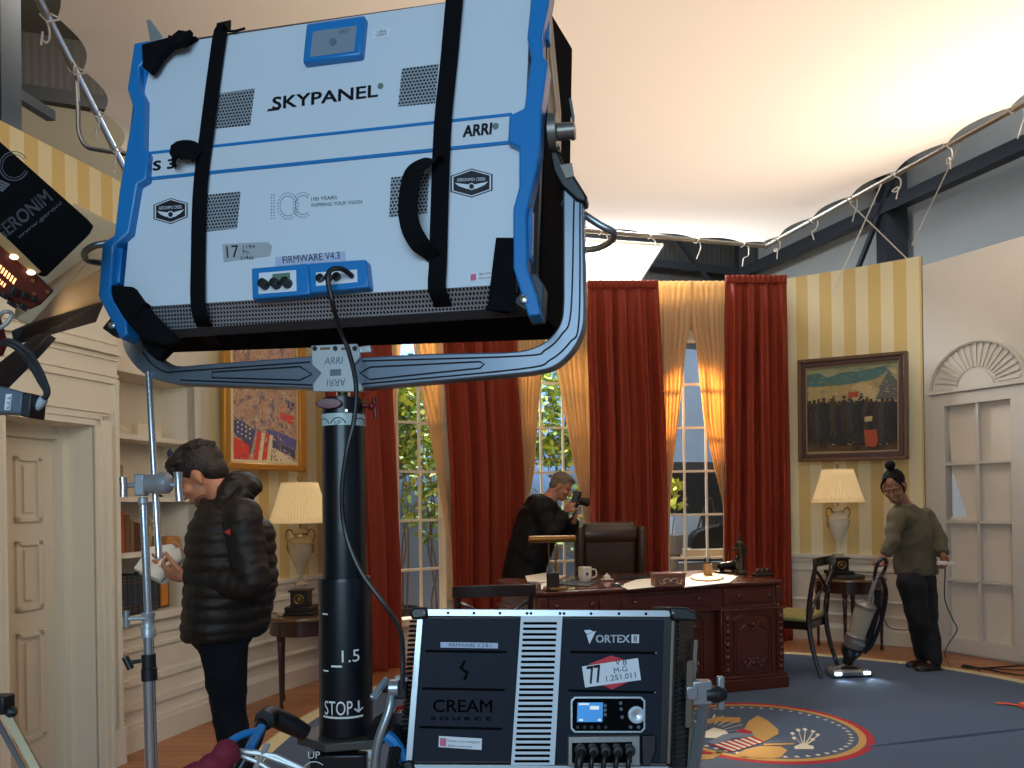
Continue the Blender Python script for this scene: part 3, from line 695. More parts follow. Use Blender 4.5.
def drape(name, rows, d, folds, amp, m_, label, cat, group, seed=0, head=True, floor=True, dl=None):
    """rows: (y, x_left, x_right) outline; d: (depth_left, depth_right)"""
    rnd = random.Random(seed); ph = [rnd.uniform(0, 6.28) for _ in range(4)]
    y0, y1 = rows[0][0], rows[-1][0]
    nrm = None
    def f(u, v):
        y = y0+(y1-y0)*v; xl, xr = interp(rows, y); x = xl+(xr-xl)*u; dd = d[0]+(d[1]-d[0])*u
        q = P(x, y, dd)
        a = amp*(.55 if (head and v < .05) else 1)*min(1, .4+v*3)
        w_ = u+.012*math.sin(v*5+ph[0]+u*9)
        k = math.sin(w_*folds*6.283+ph[1])+.45*math.sin(w_*folds*2.3*6.283+ph[2]+v*1.5)
        n = V((-(P(xr, y, d[1])-P(xl, y, d[0])).y, (P(xr, y, d[1])-P(xl, y, d[0])).x, 0)).normalized()
        return q+n*a*k
    mm = M().grid(f, int(folds*14), 40)
    root = mm.build(name, m_, solid=.006, loc=P((rows[-1][1]+rows[-1][2])/2, y1, (d[0]+d[1])/2)); tag(root, label, cat, group)
    if head:
        def g(u, v):
            y = y0-1.5+8*v; xl, xr = interp(rows, y0); x = xl+(xr-xl)*u; dd = d[0]+(d[1]-d[0])*u-.012
            k = abs(math.sin(u*folds*1.5*6.283)); n = V((0, -1, 0)); return P(x, y, dd)+n*(.005+.022*k*(1-abs(v-.35)))
        M().grid(g, int(folds*20), 4).build('pinch_pleat', m_, parent=root, solid=.006)
    return root
GC = 'rust red window drapes'
drape('window_curtain', [(285, 318, 384), (345, 322, 387), (400, 326, 388), (456, 328, 391), (570, 330, 398), (675, 334, 400)], (6.15, 6.75), 4, .05, REDC, 'rust red drape just right of the black column', 'curtain', GC, 1)
drape('window_curtain', [(283, 441, 512), (340, 444, 516), (385, 446, 518), (474, 451, 524), (570, 453, 525), (648, 454, 526)], (7.15, 7.5), 4, .05, REDC, 'rust red drape between left and middle windows, behind the dark side chair', 'curtain', GC, 2)
drape('window_curtain', [(282, 587, 658), (350, 587, 661), (430, 590.5, 665), (520, 591, 667), (641, 592, 668)], (7.72, 7.84), 4.4, .055, REDC, 'rust red drape behind the leather desk chair', 'curtain', GC, 3)
drape('window_curtain', [(277, 725, 786.5), (350, 724.5, 788), (520, 724.5, 791), (640, 725, 793)], (7.86, 7.7), 4, .055, REDC, 'rust red drape at the right end, behind the bronze figures', 'curtain', GC, 4)
GS = 'cream sheer inner curtains'
drape('sheer_curtain', [(285, 376, 406), (341, 378, 400), (386, 381, 397), (453, 389, 392.5), (560, 390, 392)], (6.95, 7.15), 5, .02, SHEER, 'narrow cream sheer at the left edge of the left window', 'sheer curtain', GS, 5, head=False)
drape('sheer_curtain', [(283, 406, 443), (341, 412.5, 445), (384, 419.5, 449), (435, 431, 453), (465, 437, 453.5), (540, 449, 455), (600, 451, 455)], (7.2, 7.4), 6, .02, SHEER, 'cream sheer swept to the right side of the left window', 'sheer curtain', GS, 6, head=False)
drape('sheer_curtain', [(282, 514, 552), (345, 516, 545), (375, 517, 542), (412, 519, 538), (470, 523, 533.6), (500, 524, 527), (560, 524, 526)], (7.68, 7.75), 6, .02, SHEER, 'cream sheer swept to the left side of the middle window', 'sheer curtain', GS, 7, head=False)
drape('sheer_curtain', [(282, 548, 588), (345, 553, 588), (370, 557, 589), (401, 562.5, 589), (470, 575, 590.5), (500, 581.5, 591), (540, 587, 591.5), (600, 588, 592)], (7.78, 7.86), 6, .02, SHEER, 'cream sheer swept to the right side of the middle window, left of the desk chair', 'sheer curtain', GS, 8, head=False)
drape('sheer_curtain', [(281, 656, 693), (330, 658, 690), (340, 658.5, 687), (416, 661, 679.5), (478, 664, 671), (512, 666, 667.5), (590, 665, 667)], (7.9, 7.93), 6, .02, SHEER, 'glowing cream sheer at the left side of the right window', 'sheer curtain', GS, 9, head=False)
drape('sheer_curtain', [(281, 690, 727), (330, 693, 727), (341, 696, 727), (424, 704.6, 727), (470, 715, 727), (507, 724.6, 728), (590, 725, 728)], (7.93, 7.9), 6, .02, SHEER, 'glowing cream sheer at the right side of the right window', 'sheer curtain', GS, 10, head=False)
# ================================================================ PAINTINGS
def pmat(name): return mat(name, (120, 110, 90), .55)
gp = Plane((-1.98, 5.5, 0), (.36, .93, 0), (0, 0, 1))
gpl = Plane(P(263, 471, 5.55), P(306, 471, 6.0)-P(222, 468, 5.15), (0, 0, 1))
GOLDF = mat('gilt_frame', (186, 128, 44), .35, metal=.45, bump=.05)
pt_ = tag(thing('framed_painting', 'gold-framed painting of bright street flags on the left striped wall', 'painting', gpl.at(263, 471)), None, None)
def framebars(outer_, inner_, pl, h0, t_):
    mm = M(); n = len(outer_)
    for i in range(n):
        j = (i+1) % n; mm.pp([outer_[i], outer_[j], inner_[j], inner_[i]], pl, h0, t_)
    return mm
o4 = [(225, 318), (306, 345-24), (307, 472), (225.5, 468)]
i4 = [(230.5, 325), (300, 328), (300.5, 465), (231, 461.5)]
framebars(o4, i4, gpl, .05, .035).build('frame', GOLDF, parent=pt_, bevel=.008)
cnv = mat('street_canvas', (172, 146, 118), .8); nt = cnv.node_tree; N_, L, b = nodes(cnv); tcn = nt.nodes.new('ShaderNodeTexCoord'); n1 = nt.nodes.new('ShaderNodeTexNoise'); n1.inputs['Scale'].default_value = 16; n1.inputs['Detail'].default_value = 6; L.new(tcn.outputs['UV'], n1.inputs[0])
cr = nt.nodes.new('ShaderNodeValToRGB'); L.new(n1.outputs[0], cr.inputs[0]); e = cr.color_ramp.elements
e[0].position = .32; e[0].color = (*srgb(110, 92, 104), 1); e[1].position = .7; e[1].color = (*srgb(214, 186, 140), 1)
for p_, c_ in ((.42, (156, 122, 106)), (.5, (190, 160, 128)), (.58, (182, 124, 92))): x = e.new(p_); x.color = (*srgb(*c_), 1)
L.new(cr.outputs[0], b.inputs['Base Color'])
mm = M().pp(i4, gpl, .02, .01); mm.build('canvas', cnv, parent=pt_, smooth=False)
mm = M(); cp = lambda x, y: (200+x/5.485, 340+y/5.485)
def cpoly(i, pts, h=.022): mm.mat(i); mm.pp([cp(*p) for p in pts], gpl, h, .001)
cpoly(0, [(165, 520), (205, 540), (275, 575), (265, 668), (170, 668), (190, 630), (165, 600)])
cpoly(1, [(190, 420), (300, 490), (305, 500), (275, 635), (265, 575), (200, 525), (185, 500)])
for k in range(4): cpoly(0 if k % 2 == 0 else 2, [(318+k*22, 500+k*6), (336+k*22, 506+k*6), (314+k*24, 670), (292+k*24, 668)], .023)
cpoly(3, [(360, 485), (450, 510), (525, 550), (525, 600), (430, 560), (385, 530)]); cpoly(1, [(395, 545), (520, 605), (520, 650), (400, 590)], .023)
cpoly(0, [(442, 395), (515, 420), (512, 470), (440, 430)]); cpoly(1, [(485, 330), (520, 350), (510, 400), (480, 370)]); cpoly(2, [(395, 590), (500, 640), (510, 672), (395, 668)], .0225)
for k in range(12): cpoly(2, [(205+(k % 4)*22, 445+(k//4)*26+(k % 4)*12), (213+(k % 4)*22, 449+(k//4)*26+(k % 4)*12), (211+(k % 4)*22, 458+(k//4)*26+(k % 4)*12), (203+(k % 4)*22, 454+(k//4)*26+(k % 4)*12)], .024)
rnd = random.Random(11)
for k in range(420):
    x, y = rnd.uniform(160, 520), rnd.uniform(50, 665); l = rnd.uniform(8, 26); a = rnd.choice((1.3, 1.6, .5))+rnd.uniform(-.3, .3); dx, dy = math.cos(a)*l/2, math.sin(a)*l/2; nx, ny = -math.sin(a)*2, math.cos(a)*2
    ci = rnd.choice((4, 5, 2, 4, 5, 6)) if y < 430 else rnd.choice((2, 3, 4, 6, 5, 1)); 
    if y > 490 and x < 400 and rnd.random() < .7: continue
    cpoly(ci, [(x-dx-nx, y-dy-ny), (x+dx-nx, y+dy-ny), (x+dx+nx, y+dy+ny), (x-dx+nx, y-dy+ny)], .0242)
mm.build('brushwork_pattern', [mat('paint_red', (216, 62, 42), .7), mat('paint_navy', (72, 76, 108), .7), mat('paint_cream', (222, 196, 156), .7), mat('paint_violet', (98, 92, 136), .7), mat('paint_ochre', (186, 150, 104), .7), mat('paint_rose', (170, 122, 108), .7), mat('paint_mauve', (136, 112, 118), .7)], parent=pt_, smooth=False)
framebars(i4, [(233, 328), (297.5, 331), (298, 462), (233.5, 459)], gpl, .03, .02).build('slip', CREAM, parent=pt_, smooth=False)
# right painting
rpl = vplane(P(798, 462, 7.72), P(908, 458, 7.14)); rpl.o = rpl.o+rpl.N*.0
pt2 = thing('framed_painting', 'dark-framed painting of soldiers before tents on the right striped wall', 'painting', rpl.at(853, 460))
o4 = [(797, 360), (907, 350.5), (908, 459), (798, 462)]
i4 = [(805, 368), (898.5, 359.5), (899, 451), (806, 454.5)]
DW = mat('dark_walnut_frame', (92, 62, 36), .4, bump=.05)
framebars(o4, [(801, 363.5), (903, 354.5), (904, 455.5), (802, 458.5)], rpl, .09, .09).build('frame', DW, parent=pt2, bevel=.006)
framebars([(801, 363.5), (903, 354.5), (904, 455.5), (802, 458.5)], i4, rpl, .075, .07).build('frame_inner', mat('dark_red_frame', (66, 34, 26), .4), parent=pt2, bevel=.004)
framebars(i4, [(806.5, 369.5), (897, 361), (897.6, 449.5), (807.3, 453)], rpl, .06, .05).build('slip', mat('gilt_slip', (150, 128, 90), .4), parent=pt2, smooth=False)
mm = M().pp(i4, rpl, .04, .01); mm.build('canvas', mat('canvas_sand', (170, 148, 96), .7, var=.25, scale=14), parent=pt2, smooth=False)
q = lambda x, y: (780+x/4.197, 330+y/4.197)
PC = [mat('paint_sky_teal', (74, 112, 106), .7, var=.3, scale=10), mat('paint_dark_olive', (42, 38, 30), .7, var=.5, scale=30), mat('paint_ground', (84, 62, 34), .7, var=.3, scale=20), mat('paint_tent', (190, 168, 120), .7, var=.1), mat('paint_coat', (30, 34, 40), .7), mat('paint_rust', (164, 72, 36), .7), mat('paint_cloud', (150, 150, 110), .7, var=.2, scale=12), mat('paint_grey_tent', (92, 96, 90), .7), mat('paint_brown_coat', (58, 44, 32), .7), mat('paint_slate_coat', (52, 58, 62), .7), mat('paint_olive_coat', (64, 58, 34), .7)]
mm = M()
def c2(i, pts, h): mm.mat(i); mm.pp([q(*p) for p in pts], rpl, .04+h*.001, .0008)
c2(6, [(108, 160), (494, 128), (495, 190), (108, 225)], 1)
c2(0, [(108, 195), (160, 180), (200, 200), (260, 178), (330, 172), (440, 150), (455, 170), (400, 205), (300, 225), (200, 235), (110, 240)], 2)
c2(2, [(108, 470), (250, 480), (495, 465), (495, 505), (108, 512)], 2)
c2(1, [(108, 310), (495, 300), (495, 480), (108, 490)], 2)
c2(7, [(495, 190), (460, 160), (425, 225), (400, 290), (495, 290)], 3); c2(3, [(455, 155), (490, 165), (495, 215), (468, 185)], 4); c2(3, [(300, 240), (345, 215), (420, 250), (400, 300), (300, 300)], 3)
rnd = random.Random(2)
for k in range(17):
    x = 118+k*22+rnd.uniform(-5, 5); y = 295+rnd.uniform(-12, 14)+(-30 if k in (8, 10) else 0); w_ = rnd.uniform(13, 19)
    sh_ = rnd.uniform(.8, 1.15); c2((4, 8, 9, 1, 4, 10)[k % 6], [(x-w_, y+26), (x-w_*.75, y+14), (x-w_*.3, y+9), (x+w_*.3, y+9), (x+w_*.8, y+15), (x+w_, y+28), (x+w_*1.1, y+70), (x+w_*.7, y+110), (x+w_*.8, y+178*sh_), (x+w_*.2, y+182*sh_), (x, y+120), (x-w_*.3, y+180*sh_), (x-w_*.8, y+176*sh_), (x-w_*.8, y+100), (x-w_*1.15, y+66)], 5+k*.3)
    c2(1, [(x-6, y-8), (x+6, y-8), (x+7, y+10), (x-7, y+10)], 6+k*.3); c2(5 if k in (8,) else 2, [(x-4, y), (x+4, y), (x+4, y+10), (x-4, y+10)], 12)
c2(5, [(352, 420), (405, 418), (412, 470), (400, 490), (360, 488)], 13); c2(3, [(355, 365), (388, 360), (386, 382), (356, 385)], 13); c2(5, [(285, 262), (330, 256), (326, 280), (290, 282)], 13)
for k in range(420):                                        # loose brush strokes
    x, y = rnd.uniform(112, 488), rnd.uniform(150, 500); l = rnd.uniform(5, 16); a = rnd.uniform(-.5, .5)
    if y < 235: ci = rnd.choice((0, 0, 6, 6, 7))
    elif y < 300: ci = rnd.choice((3, 6, 7, 3))
    elif y < 470: ci = rnd.choice((1, 4, 8, 9, 10, 2)); a += 1.4; l *= 1.3
    else: ci = rnd.choice((2, 2, 8, 10, 3))
    dx, dy = math.cos(a)*l/2, math.sin(a)*l/2; nx, ny = -math.sin(a)*1.3, math.cos(a)*1.3
    c2(ci, [(x-dx-nx, y-dy-ny), (x+dx-nx, y+dy-ny), (x+dx+nx, y+dy+ny), (x-dx+nx, y-dy+ny)], 12.2)
mm.build('brushwork_pattern', PC, parent=pt2, smooth=False)
# ================================================================ TABLE LAMPS AND TABLES
SHADE = bpy.data.materials.new('pleated_shade'); SHADE.use_nodes = True; nt = SHADE.node_tree; b = nt.nodes['Principled BSDF']
b.inputs['Base Color'].default_value = (*srgb(232, 208, 158), 1); b.inputs['Roughness'].default_value = .8; b.inputs['Emission Color'].default_value = (*srgb(255, 214, 150), 1); b.inputs['Emission Strength'].default_value = .2
PALEC = mat('pale_cream_china', (214, 204, 176), .3); BRASSG = mat('dark_gilt_bronze', (150, 112, 52), .35, metal=.8); BLKST = mat('black_marble', (30, 26, 22), .3); GLASSU = mat('cut_glass', (200, 180, 150), .1, metal=.3, alpha=.8)
def lamp(px, py_base, d, label, glass, sc_=1.0, z=0):
    base = P(px, 580, d); base.z = z; t = thing('table_lamp', label, 'table lamp', base, None)
    KZ = 1.13; B = lambda prof: [(r*sc_, h*sc_*KZ) for r, h in prof]
    # shade
    r0, r1, z0_, z1_ = .222*sc_, .132*sc_, .66*sc_, .955*sc_; n = 120
    def f(u, v):
        a = 2*math.pi*u; r = r0+(r1-r0)*v**.92; r *= 1+.022*math.cos(a*60); return base+V((math.cos(a)*r, math.sin(a)*r, z0_+(z1_-z0_)*v))
    mm = M().grid(f, 240, 6); sh = mm.build('lamp_shade', SHADE, parent=t, solid=.004)
    mm = M(); mm.lathe([(r0*1.01, z0_-.004), (r0*1.03, z0_+.002), (r0*1.02, z0_+.012), (r0*1.0, z0_+.008)], base, 48); mm.build('shade_trim', SHADE, parent=sh); mm = M(); mm.lathe([(r1*1.01, z1_-.01), (r1*1.04, z1_-.004), (r1*1.02, z1_+.004), (r1*.99, z1_)], base, 48)
    mm.build('shade_trim', SHADE, parent=sh)
    mm = M(); mm.cyl(base+V((0, 0, .5*sc_)), base+V((0, 0, 1.0*sc_)), .006, n=8); mm.lathe(B([(.0, .86), (.014, .865), (.016, .88), (.006, .895), (.0, .9)]), base, 12); mm.build('rod', BRASSG, parent=t)
    mm = M(); mm.ell(base+V((0, 0, .8*sc_)), .035, n=12, m=8); mm.build('bulb', mat('lit_bulb', (255, 230, 190), .5, emit=(255, 210, 140), es=8), parent=t)
    um = GLASSU if glass else PALEC
    mm = M(); mm.lathe(B([(.012, .155), (.045, .16), (.05, .175), (.02, .19), (.014, .23), (.028, .25), (.03, .27), (.07, .34), (.09, .41), (.092, .44)]), base, 24); mm.build('vase', um, parent=t)
    mm = M(); mm.lathe(B([(.094, .44), (.096, .45), (.075, .475), (.045, .49), (.04, .505), (.06, .515), (.04, .53), (.012, .54), (.01, .55)]), base, 24); mm.build('vase_cover', PALEC if not glass else mat('bronze_cover', (180, 160, 120), .3, metal=.5), parent=t)
    for s_ in (-1, 1):
        mm = M(); pts = [base+V((s_*x*sc_, 0, z*sc_*KZ)) for x, z in ((.045, .50), (.07, .535), (.10, .53), (.108, .49), (.095, .46), (.10, .42), (.088, .38))]
        mm.tube(crom(pts, 4), .007*sc_, 8); mm.build('handle', BRASSG, parent=t)
    mm = M(); mm.box(base+V((0, 0, .09*sc_)), (.13*sc_, .13*sc_, .11*sc_)); mm.box(base+V((0, 0, .15*sc_)), (.155*sc_, .155*sc_, .015*sc_)); mm.box(base+V((0, 0, .018*sc_)), (.20*sc_, .20*sc_, .035*sc_))
    mm.build('plinth', BLKST, parent=t, bevel=.003)
    mm = M(); c = base+V((0, -.067*sc_, .09*sc_)); mm.tube([c+V((math.cos(k*.524)*.034*sc_, 0, math.sin(k*.524)*.034*sc_)) for k in range(12)], .005, 6, closed=True); mm.ell(c, (.014, .004, .018)); mm.build('medallion', BRASSG, parent=t)
    l = light('table_lamp_glow', 'POINT', base+V((0, 0, .8*sc_)), base, 2.6, (1, .72, .40), .05); return t
MAHO = mat('dark_mahogany', (56, 26, 16), .28, bump=.03, scale=30, var=.25, coat=.3); MAHOT = mat('polished_table_top', (104, 74, 40), .22, var=.25, scale=9, coat=.4)
def side_table(c, r, z, label, lr=.022, drawers=True, half=None):
    t = thing('side_table', label, 'side table', (c[0], c[1], 0.0)); o = V((c[0], c[1], 0))
    mm = M(); mm.lathe([(.01, z-.028), (r*.97, z-.028), (r, z-.02), (r, z-.006), (r*.985, z), (.01, z)], o, 48); mm.build('tabletop', MAHOT, parent=t)
    mm = M(); mm.lathe([(r*.86, z-.13), (r*.9, z-.13), (r*.9, z-.029), (r*.86, z-.029)], o, 48); mm.build('apron', MAHO, parent=t)
    for k in range(4):
        a = math.pi/4+k*math.pi/2+.25; p = o+V((math.cos(a)*r*.84, math.sin(a)*r*.84, 0))
        mm = M(); mm.lathe([(.006, 0), (lr*.6, .0), (lr*.75, .03), (lr*.5, .05), (lr*.55, .06), (lr*.8, z*.55), (lr, z*.72), (lr*.8, z*.74), (lr*1.2, z*.76), (lr*1.2, z-.03), (.005, z-.03)], p, 12); mm.build('leg', MAHO, parent=t)
    return t
TZ = .67
side_table((3.18, 7.3), .33, TZ, 'round dark side table under the lamp against the right striped wall')
mm = M(); mm.box(V((3.13, 7.26, TZ+.0165)), (.26, .26, .03)); tag(mm.build('lamp_book', mat('green_brown_book', (66, 60, 44), .6), bevel=.004), 'flat dark box under the right lamp with white urn', 'box')
lamp(839, 0, 7.26, 'cream pleated lamp with white urn body below the soldiers painting', False, 1.03, z=TZ+.0325)
side_table((-1.50, 5.52), .27, .65, 'small round mahogany table on slim legs behind the black column')
bb = V((-1.52, 5.50, .6635)); mm = M(); mm.box(bb, (.24, .2, .024)); tag(mm.build('lamp_stand', BLKST, bevel=.004), 'dark square slab under the left lamp on the small table', 'slab')
lamp(301, 0, 5.50, 'cream pleated lamp with glass urn body behind the black column', True, .95, z=.6765)
bb = V((P(281, 607, 5.42).x, 5.42, .651)); mm = M(); mm.lathe([(.005, 0), (.02, 0), (.03, .01), (.035, .03), (.03, .032), (.005, .02)], bb, 16); tag(mm.build('small_dish', PALEC), 'tiny pale dish at the left edge of the small mahogany table', 'dish')
# ================================================================ DESK
DK = mat('carved_desk_wood', (86, 34, 18), .3, bump=.04, scale=35, var=.3, coat=.3); DKT = mat('desk_top_leather_wood', (112, 58, 32), .25, var=.15, scale=10, coat=.5)
FRo = V((2.05, 5.75, 0)); da = V((.96, .28, 0)).normalized(); db = V((-.28, .96, 0)).normalized()   # front right corner, along front, into depth
DWD = 1.98; DDP = 1.05; DO = FRo-da*DWD; ZD = .815
def dp(a, b, z): return DO+da*a+db*b+V((0, 0, z))
desk = thing('carved_desk', 'large carved dark red wooden desk with a polished top', 'desk', dp(DWD/2, DDP/2, .0145)); 
Zv = V((0, 0, 1)); RG = .0145
def dbox(mm, a0, a1, b0, b1, z0, z1): mm.fbox(DO, da, db, Zv, a0, a1, b0, b1, z0, z1)
mm = M(); ch = .07
def oct_(mm, e, z0, z1):
    pts = [(-e+ch, -e), (DWD+e-ch, -e), (DWD+e, -e+ch), (DWD+e, DDP+e-ch), (DWD+e-ch, DDP+e), (-e+ch, DDP+e), (-e, DDP+e-ch), (-e, -e+ch)]
    mm.prism([dp(a, b, z0) for a, b in pts], Zv*(z1-z0))
oct_(mm, .0, ZD-.028, ZD-.004); oct_(mm, -.012, ZD-.04, ZD-.028)
mm.build('desktop', DK, parent=desk, bevel=.006)
mm = M(); dbox(mm, .09, DWD-.09, .09, DDP-.09, ZD-.006, ZD); mm.build('leather_inlay', DKT, parent=desk, smooth=False)
mm = M(); oct_(mm, -.03, .63, ZD-.04); oct_(mm, -.015, .615, .64); mm.build('frieze', DK, parent=desk, bevel=.004)
def pedestal(a0, a1):
    mm = M(); dbox(mm, a0+.02, a1-.02, .03, DDP-.03, .12, .615); dbox(mm, a0, a1, .0, DDP, RG, .10); dbox(mm, a0+.008, a1-.008, .01, DDP-.01, .10, .125); dbox(mm, a0+.008, a1-.008, .01, DDP-.01, .60, .617)
    return mm.build('pedestal', DK, parent=desk, bevel=.005)
peds = [(0, .57, pedestal(0.0, .57)), (DWD-.57, DWD, pedestal(DWD-.57, DWD))]
mm = M(); dbox(mm, .56, DWD-.56, .10, .16, .10, .62); dbox(mm, .56, DWD-.56, .06, .2, RG, .10); mm.build('modesty_panel', DK, parent=desk)
def carve_panel(ac, w_, z0, z1, b, parent):
    mm = M(); hw = w_/2
    # frame mouldings + arched head + swags and scrolls in relief
    for o_, t_ in ((0, .012), (.022, .008)):
        dbox(mm, ac-hw+o_, ac-hw+o_+.012, b-t_, b, z0+o_, z1-.05); dbox(mm, ac+hw-o_-.012, ac+hw-o_, b-t_, b, z0+o_, z1-.05); dbox(mm, ac-hw+o_, ac+hw-o_, b-t_, b, z0+o_, z0+o_+.012)
        pts = [dp(ac+math.cos(math.pi-math.pi*k/12)*(hw-o_-.006), b-.003, z1-.055+math.sin(math.pi*k/12)*(.05-o_*.3)) for k in range(13)]; mm.tube(pts, .007, 6)
    r_ = random.Random(int(ac*100))
    for s_ in (-1, 1):
        for zc, hh in ((z0+.075, 1), (z1-.10, -1)):
            pts = [dp(ac+s_*(hw-.04)*f_, b-.004, zc+hh*.03*math.cos(f_*7)) for f_ in [k/8 for k in range(9)]]; mm.tube(crom(pts, 2), .007, 6)
            mm.ell(dp(ac+s_*hw*.45, b-.004, zc), .013, n=8, m=6); mm.ell(dp(ac+s_*hw*.2, b-.004, zc+hh*.025), .010, n=8, m=6)
    mm.ell(dp(ac, b-.004, z0+.07), .018, n=8, m=6); mm.ell(dp(ac, b-.004, z1-.09), .02, n=8, m=6)
    return mm.build('carved_panel', DK, parent=parent)
def pilaster(ac, b, parent, w_=.055, aa=None):
    mm = M(); dbox(mm, ac-w_/2, ac+w_/2, b-.016, b, .125, .60)
    for k in range(9):
        z = .17+k*.047; mm.ell(dp(ac, b-.018, z), .016 if k % 2 else .022, n=8, m=6); mm.ell(dp(ac-.014, b-.016, z+.02), .009, n=6, m=5); mm.ell(dp(ac+.014, b-.016, z+.02), .009, n=6, m=5)
    mm.build('carved_pilaster', DK, parent=parent)
for a0, a1, o in peds:
    carve_panel((a0+a1)/2, .33, .14, .585, .03, o); pilaster(a0+.06, .03, o); pilaster(a1-.06, .03, o)
carve_panel(DWD/2-.24, .2, .13, .58, .10, peds[0][2]); carve_panel(DWD/2+.24, .2, .13, .58, .10, peds[1][2]); 
for ac, w_ in ((.285, .36), (DWD/2, .7), (DWD-.285, .36)):
    mm = M(); dbox(mm, ac-w_/2, ac+w_/2, .016, .03, .665, .755); dr = mm.build('frieze_drawer', DK, parent=desk, bevel=.004)
    for s_ in (-1, 1):
        mm = M(); mm.lathe([(.004, 0), (.006, .008), (.016, .014), (.017, .02), (.008, .026), (.002, .027)], dp(ac+s_*w_*.36, .016, .71), 12, axis=-db); mm.build('knob', DK, parent=dr)
for ac in (.06, .50, DWD-.50, DWD-.06):
    mm = M(); dbox(mm, ac-.03, ac+.03, .012, .03, .65, .77); mm.build('frieze_block', DK, parent=desk, bevel=.003)
# right end carving
mm = M()
for b_ in (.2, .52, .85):
    mm.fbox(DO, db, Zv, da, b_-.13, b_+.13, .16, .56, DWD-.02, DWD-.008)
mm.build('end_panel', DK, parent=desk, bevel=.005)
# ---- things on the desk
def D(px, py, z=ZD): return PZ(px, py, z)
def yaw(a): return Matrix.Rotation(a, 3, 'Z')
ang = math.atan2(da.y, da.x)
c = D(553, 590); BW = mat('aged_brass', (140, 98, 44), .42, metal=.7)
t = thing('banker_lamp', 'brass desk lamp with a long horizontal tube shade on twin stems', 'desk lamp', c)
mm = M(); mm.box(c+V((0, 0, .012)), (.11, .08, .024), yaw(.2)); mm.box(c+V((0, 0, .07)), (.085, .035, .10), yaw(.1)); mm.build('base', mat('dark_bronze', (58, 46, 36), .35, metal=.6), parent=t, bevel=.004)
mm = M(); mm.box(c+V((.01, -.03, .012)), (.16, .03, .022)); mm.build('base_foot', BW, parent=t, bevel=.004)
for s_ in (-.022, .022):
    mm = M(); mm.cyl(c+V((s_, 0, .1)), c+V((s_*1.2, 0, .34)), .0045, n=8); mm.build('stem', BW, parent=t)
zc = c.z+.385; mm = M(); a0 = c+V((-.165, 0, .352)); a1 = c+V((.165, .0, .352)); mm.lathe([(.004, 0), (.021, .003), (.024, .012), (.024, .318), (.021, .327), (.004, .33)], a0, 20, axis=a1-a0); mm.build('lamp_shade', BW, parent=t)
# mug
c = D(539, 584)+V((0, 0, 0)); c = D(585, 584-2)
CH = mat('white_china', (226, 212, 190), .25, coat=.4); SEALB = mat('mug_seal_blue', (70, 76, 110), .4)
mm = M(); mm.lathe([(.004, .004), (.038, 0), (.046, .012), (.052, .065), (.052, .112), (.049, .114), (.047, .108), (.044, .02), (.004, .015)], c, 28); mg = tag(mm.build('coffee_mug', CH, loc=c), 'white china mug on the desk in front of the leather chair', 'mug')
mm = M(); mm.tube(crom([c+V((.048, 0, .095)), c+V((.082, 0, .09)), c+V((.084, 0, .045)), c+V((.046, 0, .03))], 5), .0055, 8); mm.build('handle', CH, parent=mg)
mm = M(); mm.lathe([(.002, 0), (.012, 0), (.012, .001), (.002, .001)], c+V((.012, -.0515, .065)), 16, axis=(.25, -1, 0)); mm.build('emblem', SEALB, parent=mg)
# water glass
c = D(508-20, 606); 
def tumbler(c, label, h=.1):
    mm = M(); mm.lathe([(.004, 0), (.03, 0), (.035, h), (.033, h), (.028, .008), (.004, .008)], c, 20); return tag(mm.build('drinking_glass', mat('clear_glass', (225, 225, 220), .05, trans=.9), loc=c), label, 'glass')
tumbler(D(557-3, 583), 'clear glass standing on the desk beside the brass lamp stem')
PAPERM = mat('paper', (232, 218, 190), .7)
def sheetb(name, quad, h, label, cat, m_=PAPERM, z=ZD, grp=None):
    c = D(*quad[0], z); mm = M().prism([D(x, y, z)+V((0, 0, .001)) for x, y in quad], Zv*h); return tag(mm.build(name, m_, smooth=False, bevel=.001 if h > .008 else 0), label, cat, grp)
sheetb('document_folder', [(525, 577), (545, 574), (566, 577), (549, 583), (528, 583)], .008, 'stack of pale papers behind the brass desk lamp on the left of the desk', 'papers')
sheetb('desk_blotter', [(559, 585), (572, 579.5), (600, 582), (588, 587)], .006, 'dark slim folder lying flat between lamp and mug', 'folder', mat('dark_folder', (40, 36, 34), .4))
sheetb('loose_paper', [(541, 590), (541, 584), (549, 583), (551, 588)], .003, 'small loose sheet under the left side of the brass desk lamp', 'paper')
sheetb('loose_paper', [(628, 590), (620, 586), (636, 580), (655, 578), (657, 587)], .003, 'sunlit sheet lying left of the carved box', 'paper')
sheetb('pen_tray', [(615, 580), (622, 576), (652, 576), (650, 579)], .012, 'long dark pen tray in front of the leather chair arm', 'tray', mat('dark_tray', (38, 30, 28), .35))
sheetb('open_paper_stack', [(684, 588), (686, 578), (712, 574), (738, 577), (730, 583)], .006, 'brightly lit white papers between the carved box and the bronze statuette', 'papers', mat('white_paper_stack', (240, 234, 222), .7))
sheetb('round_leather_pad', [(697+17*math.cos(k*.3927)+10, 578+3.6*math.sin(k*.3927)) for k in range(16)], .010, 'round tan pad on the desk under the pen cup', 'pad', mat('tan_leather', (196, 150, 96), .5), ZD+.0078)
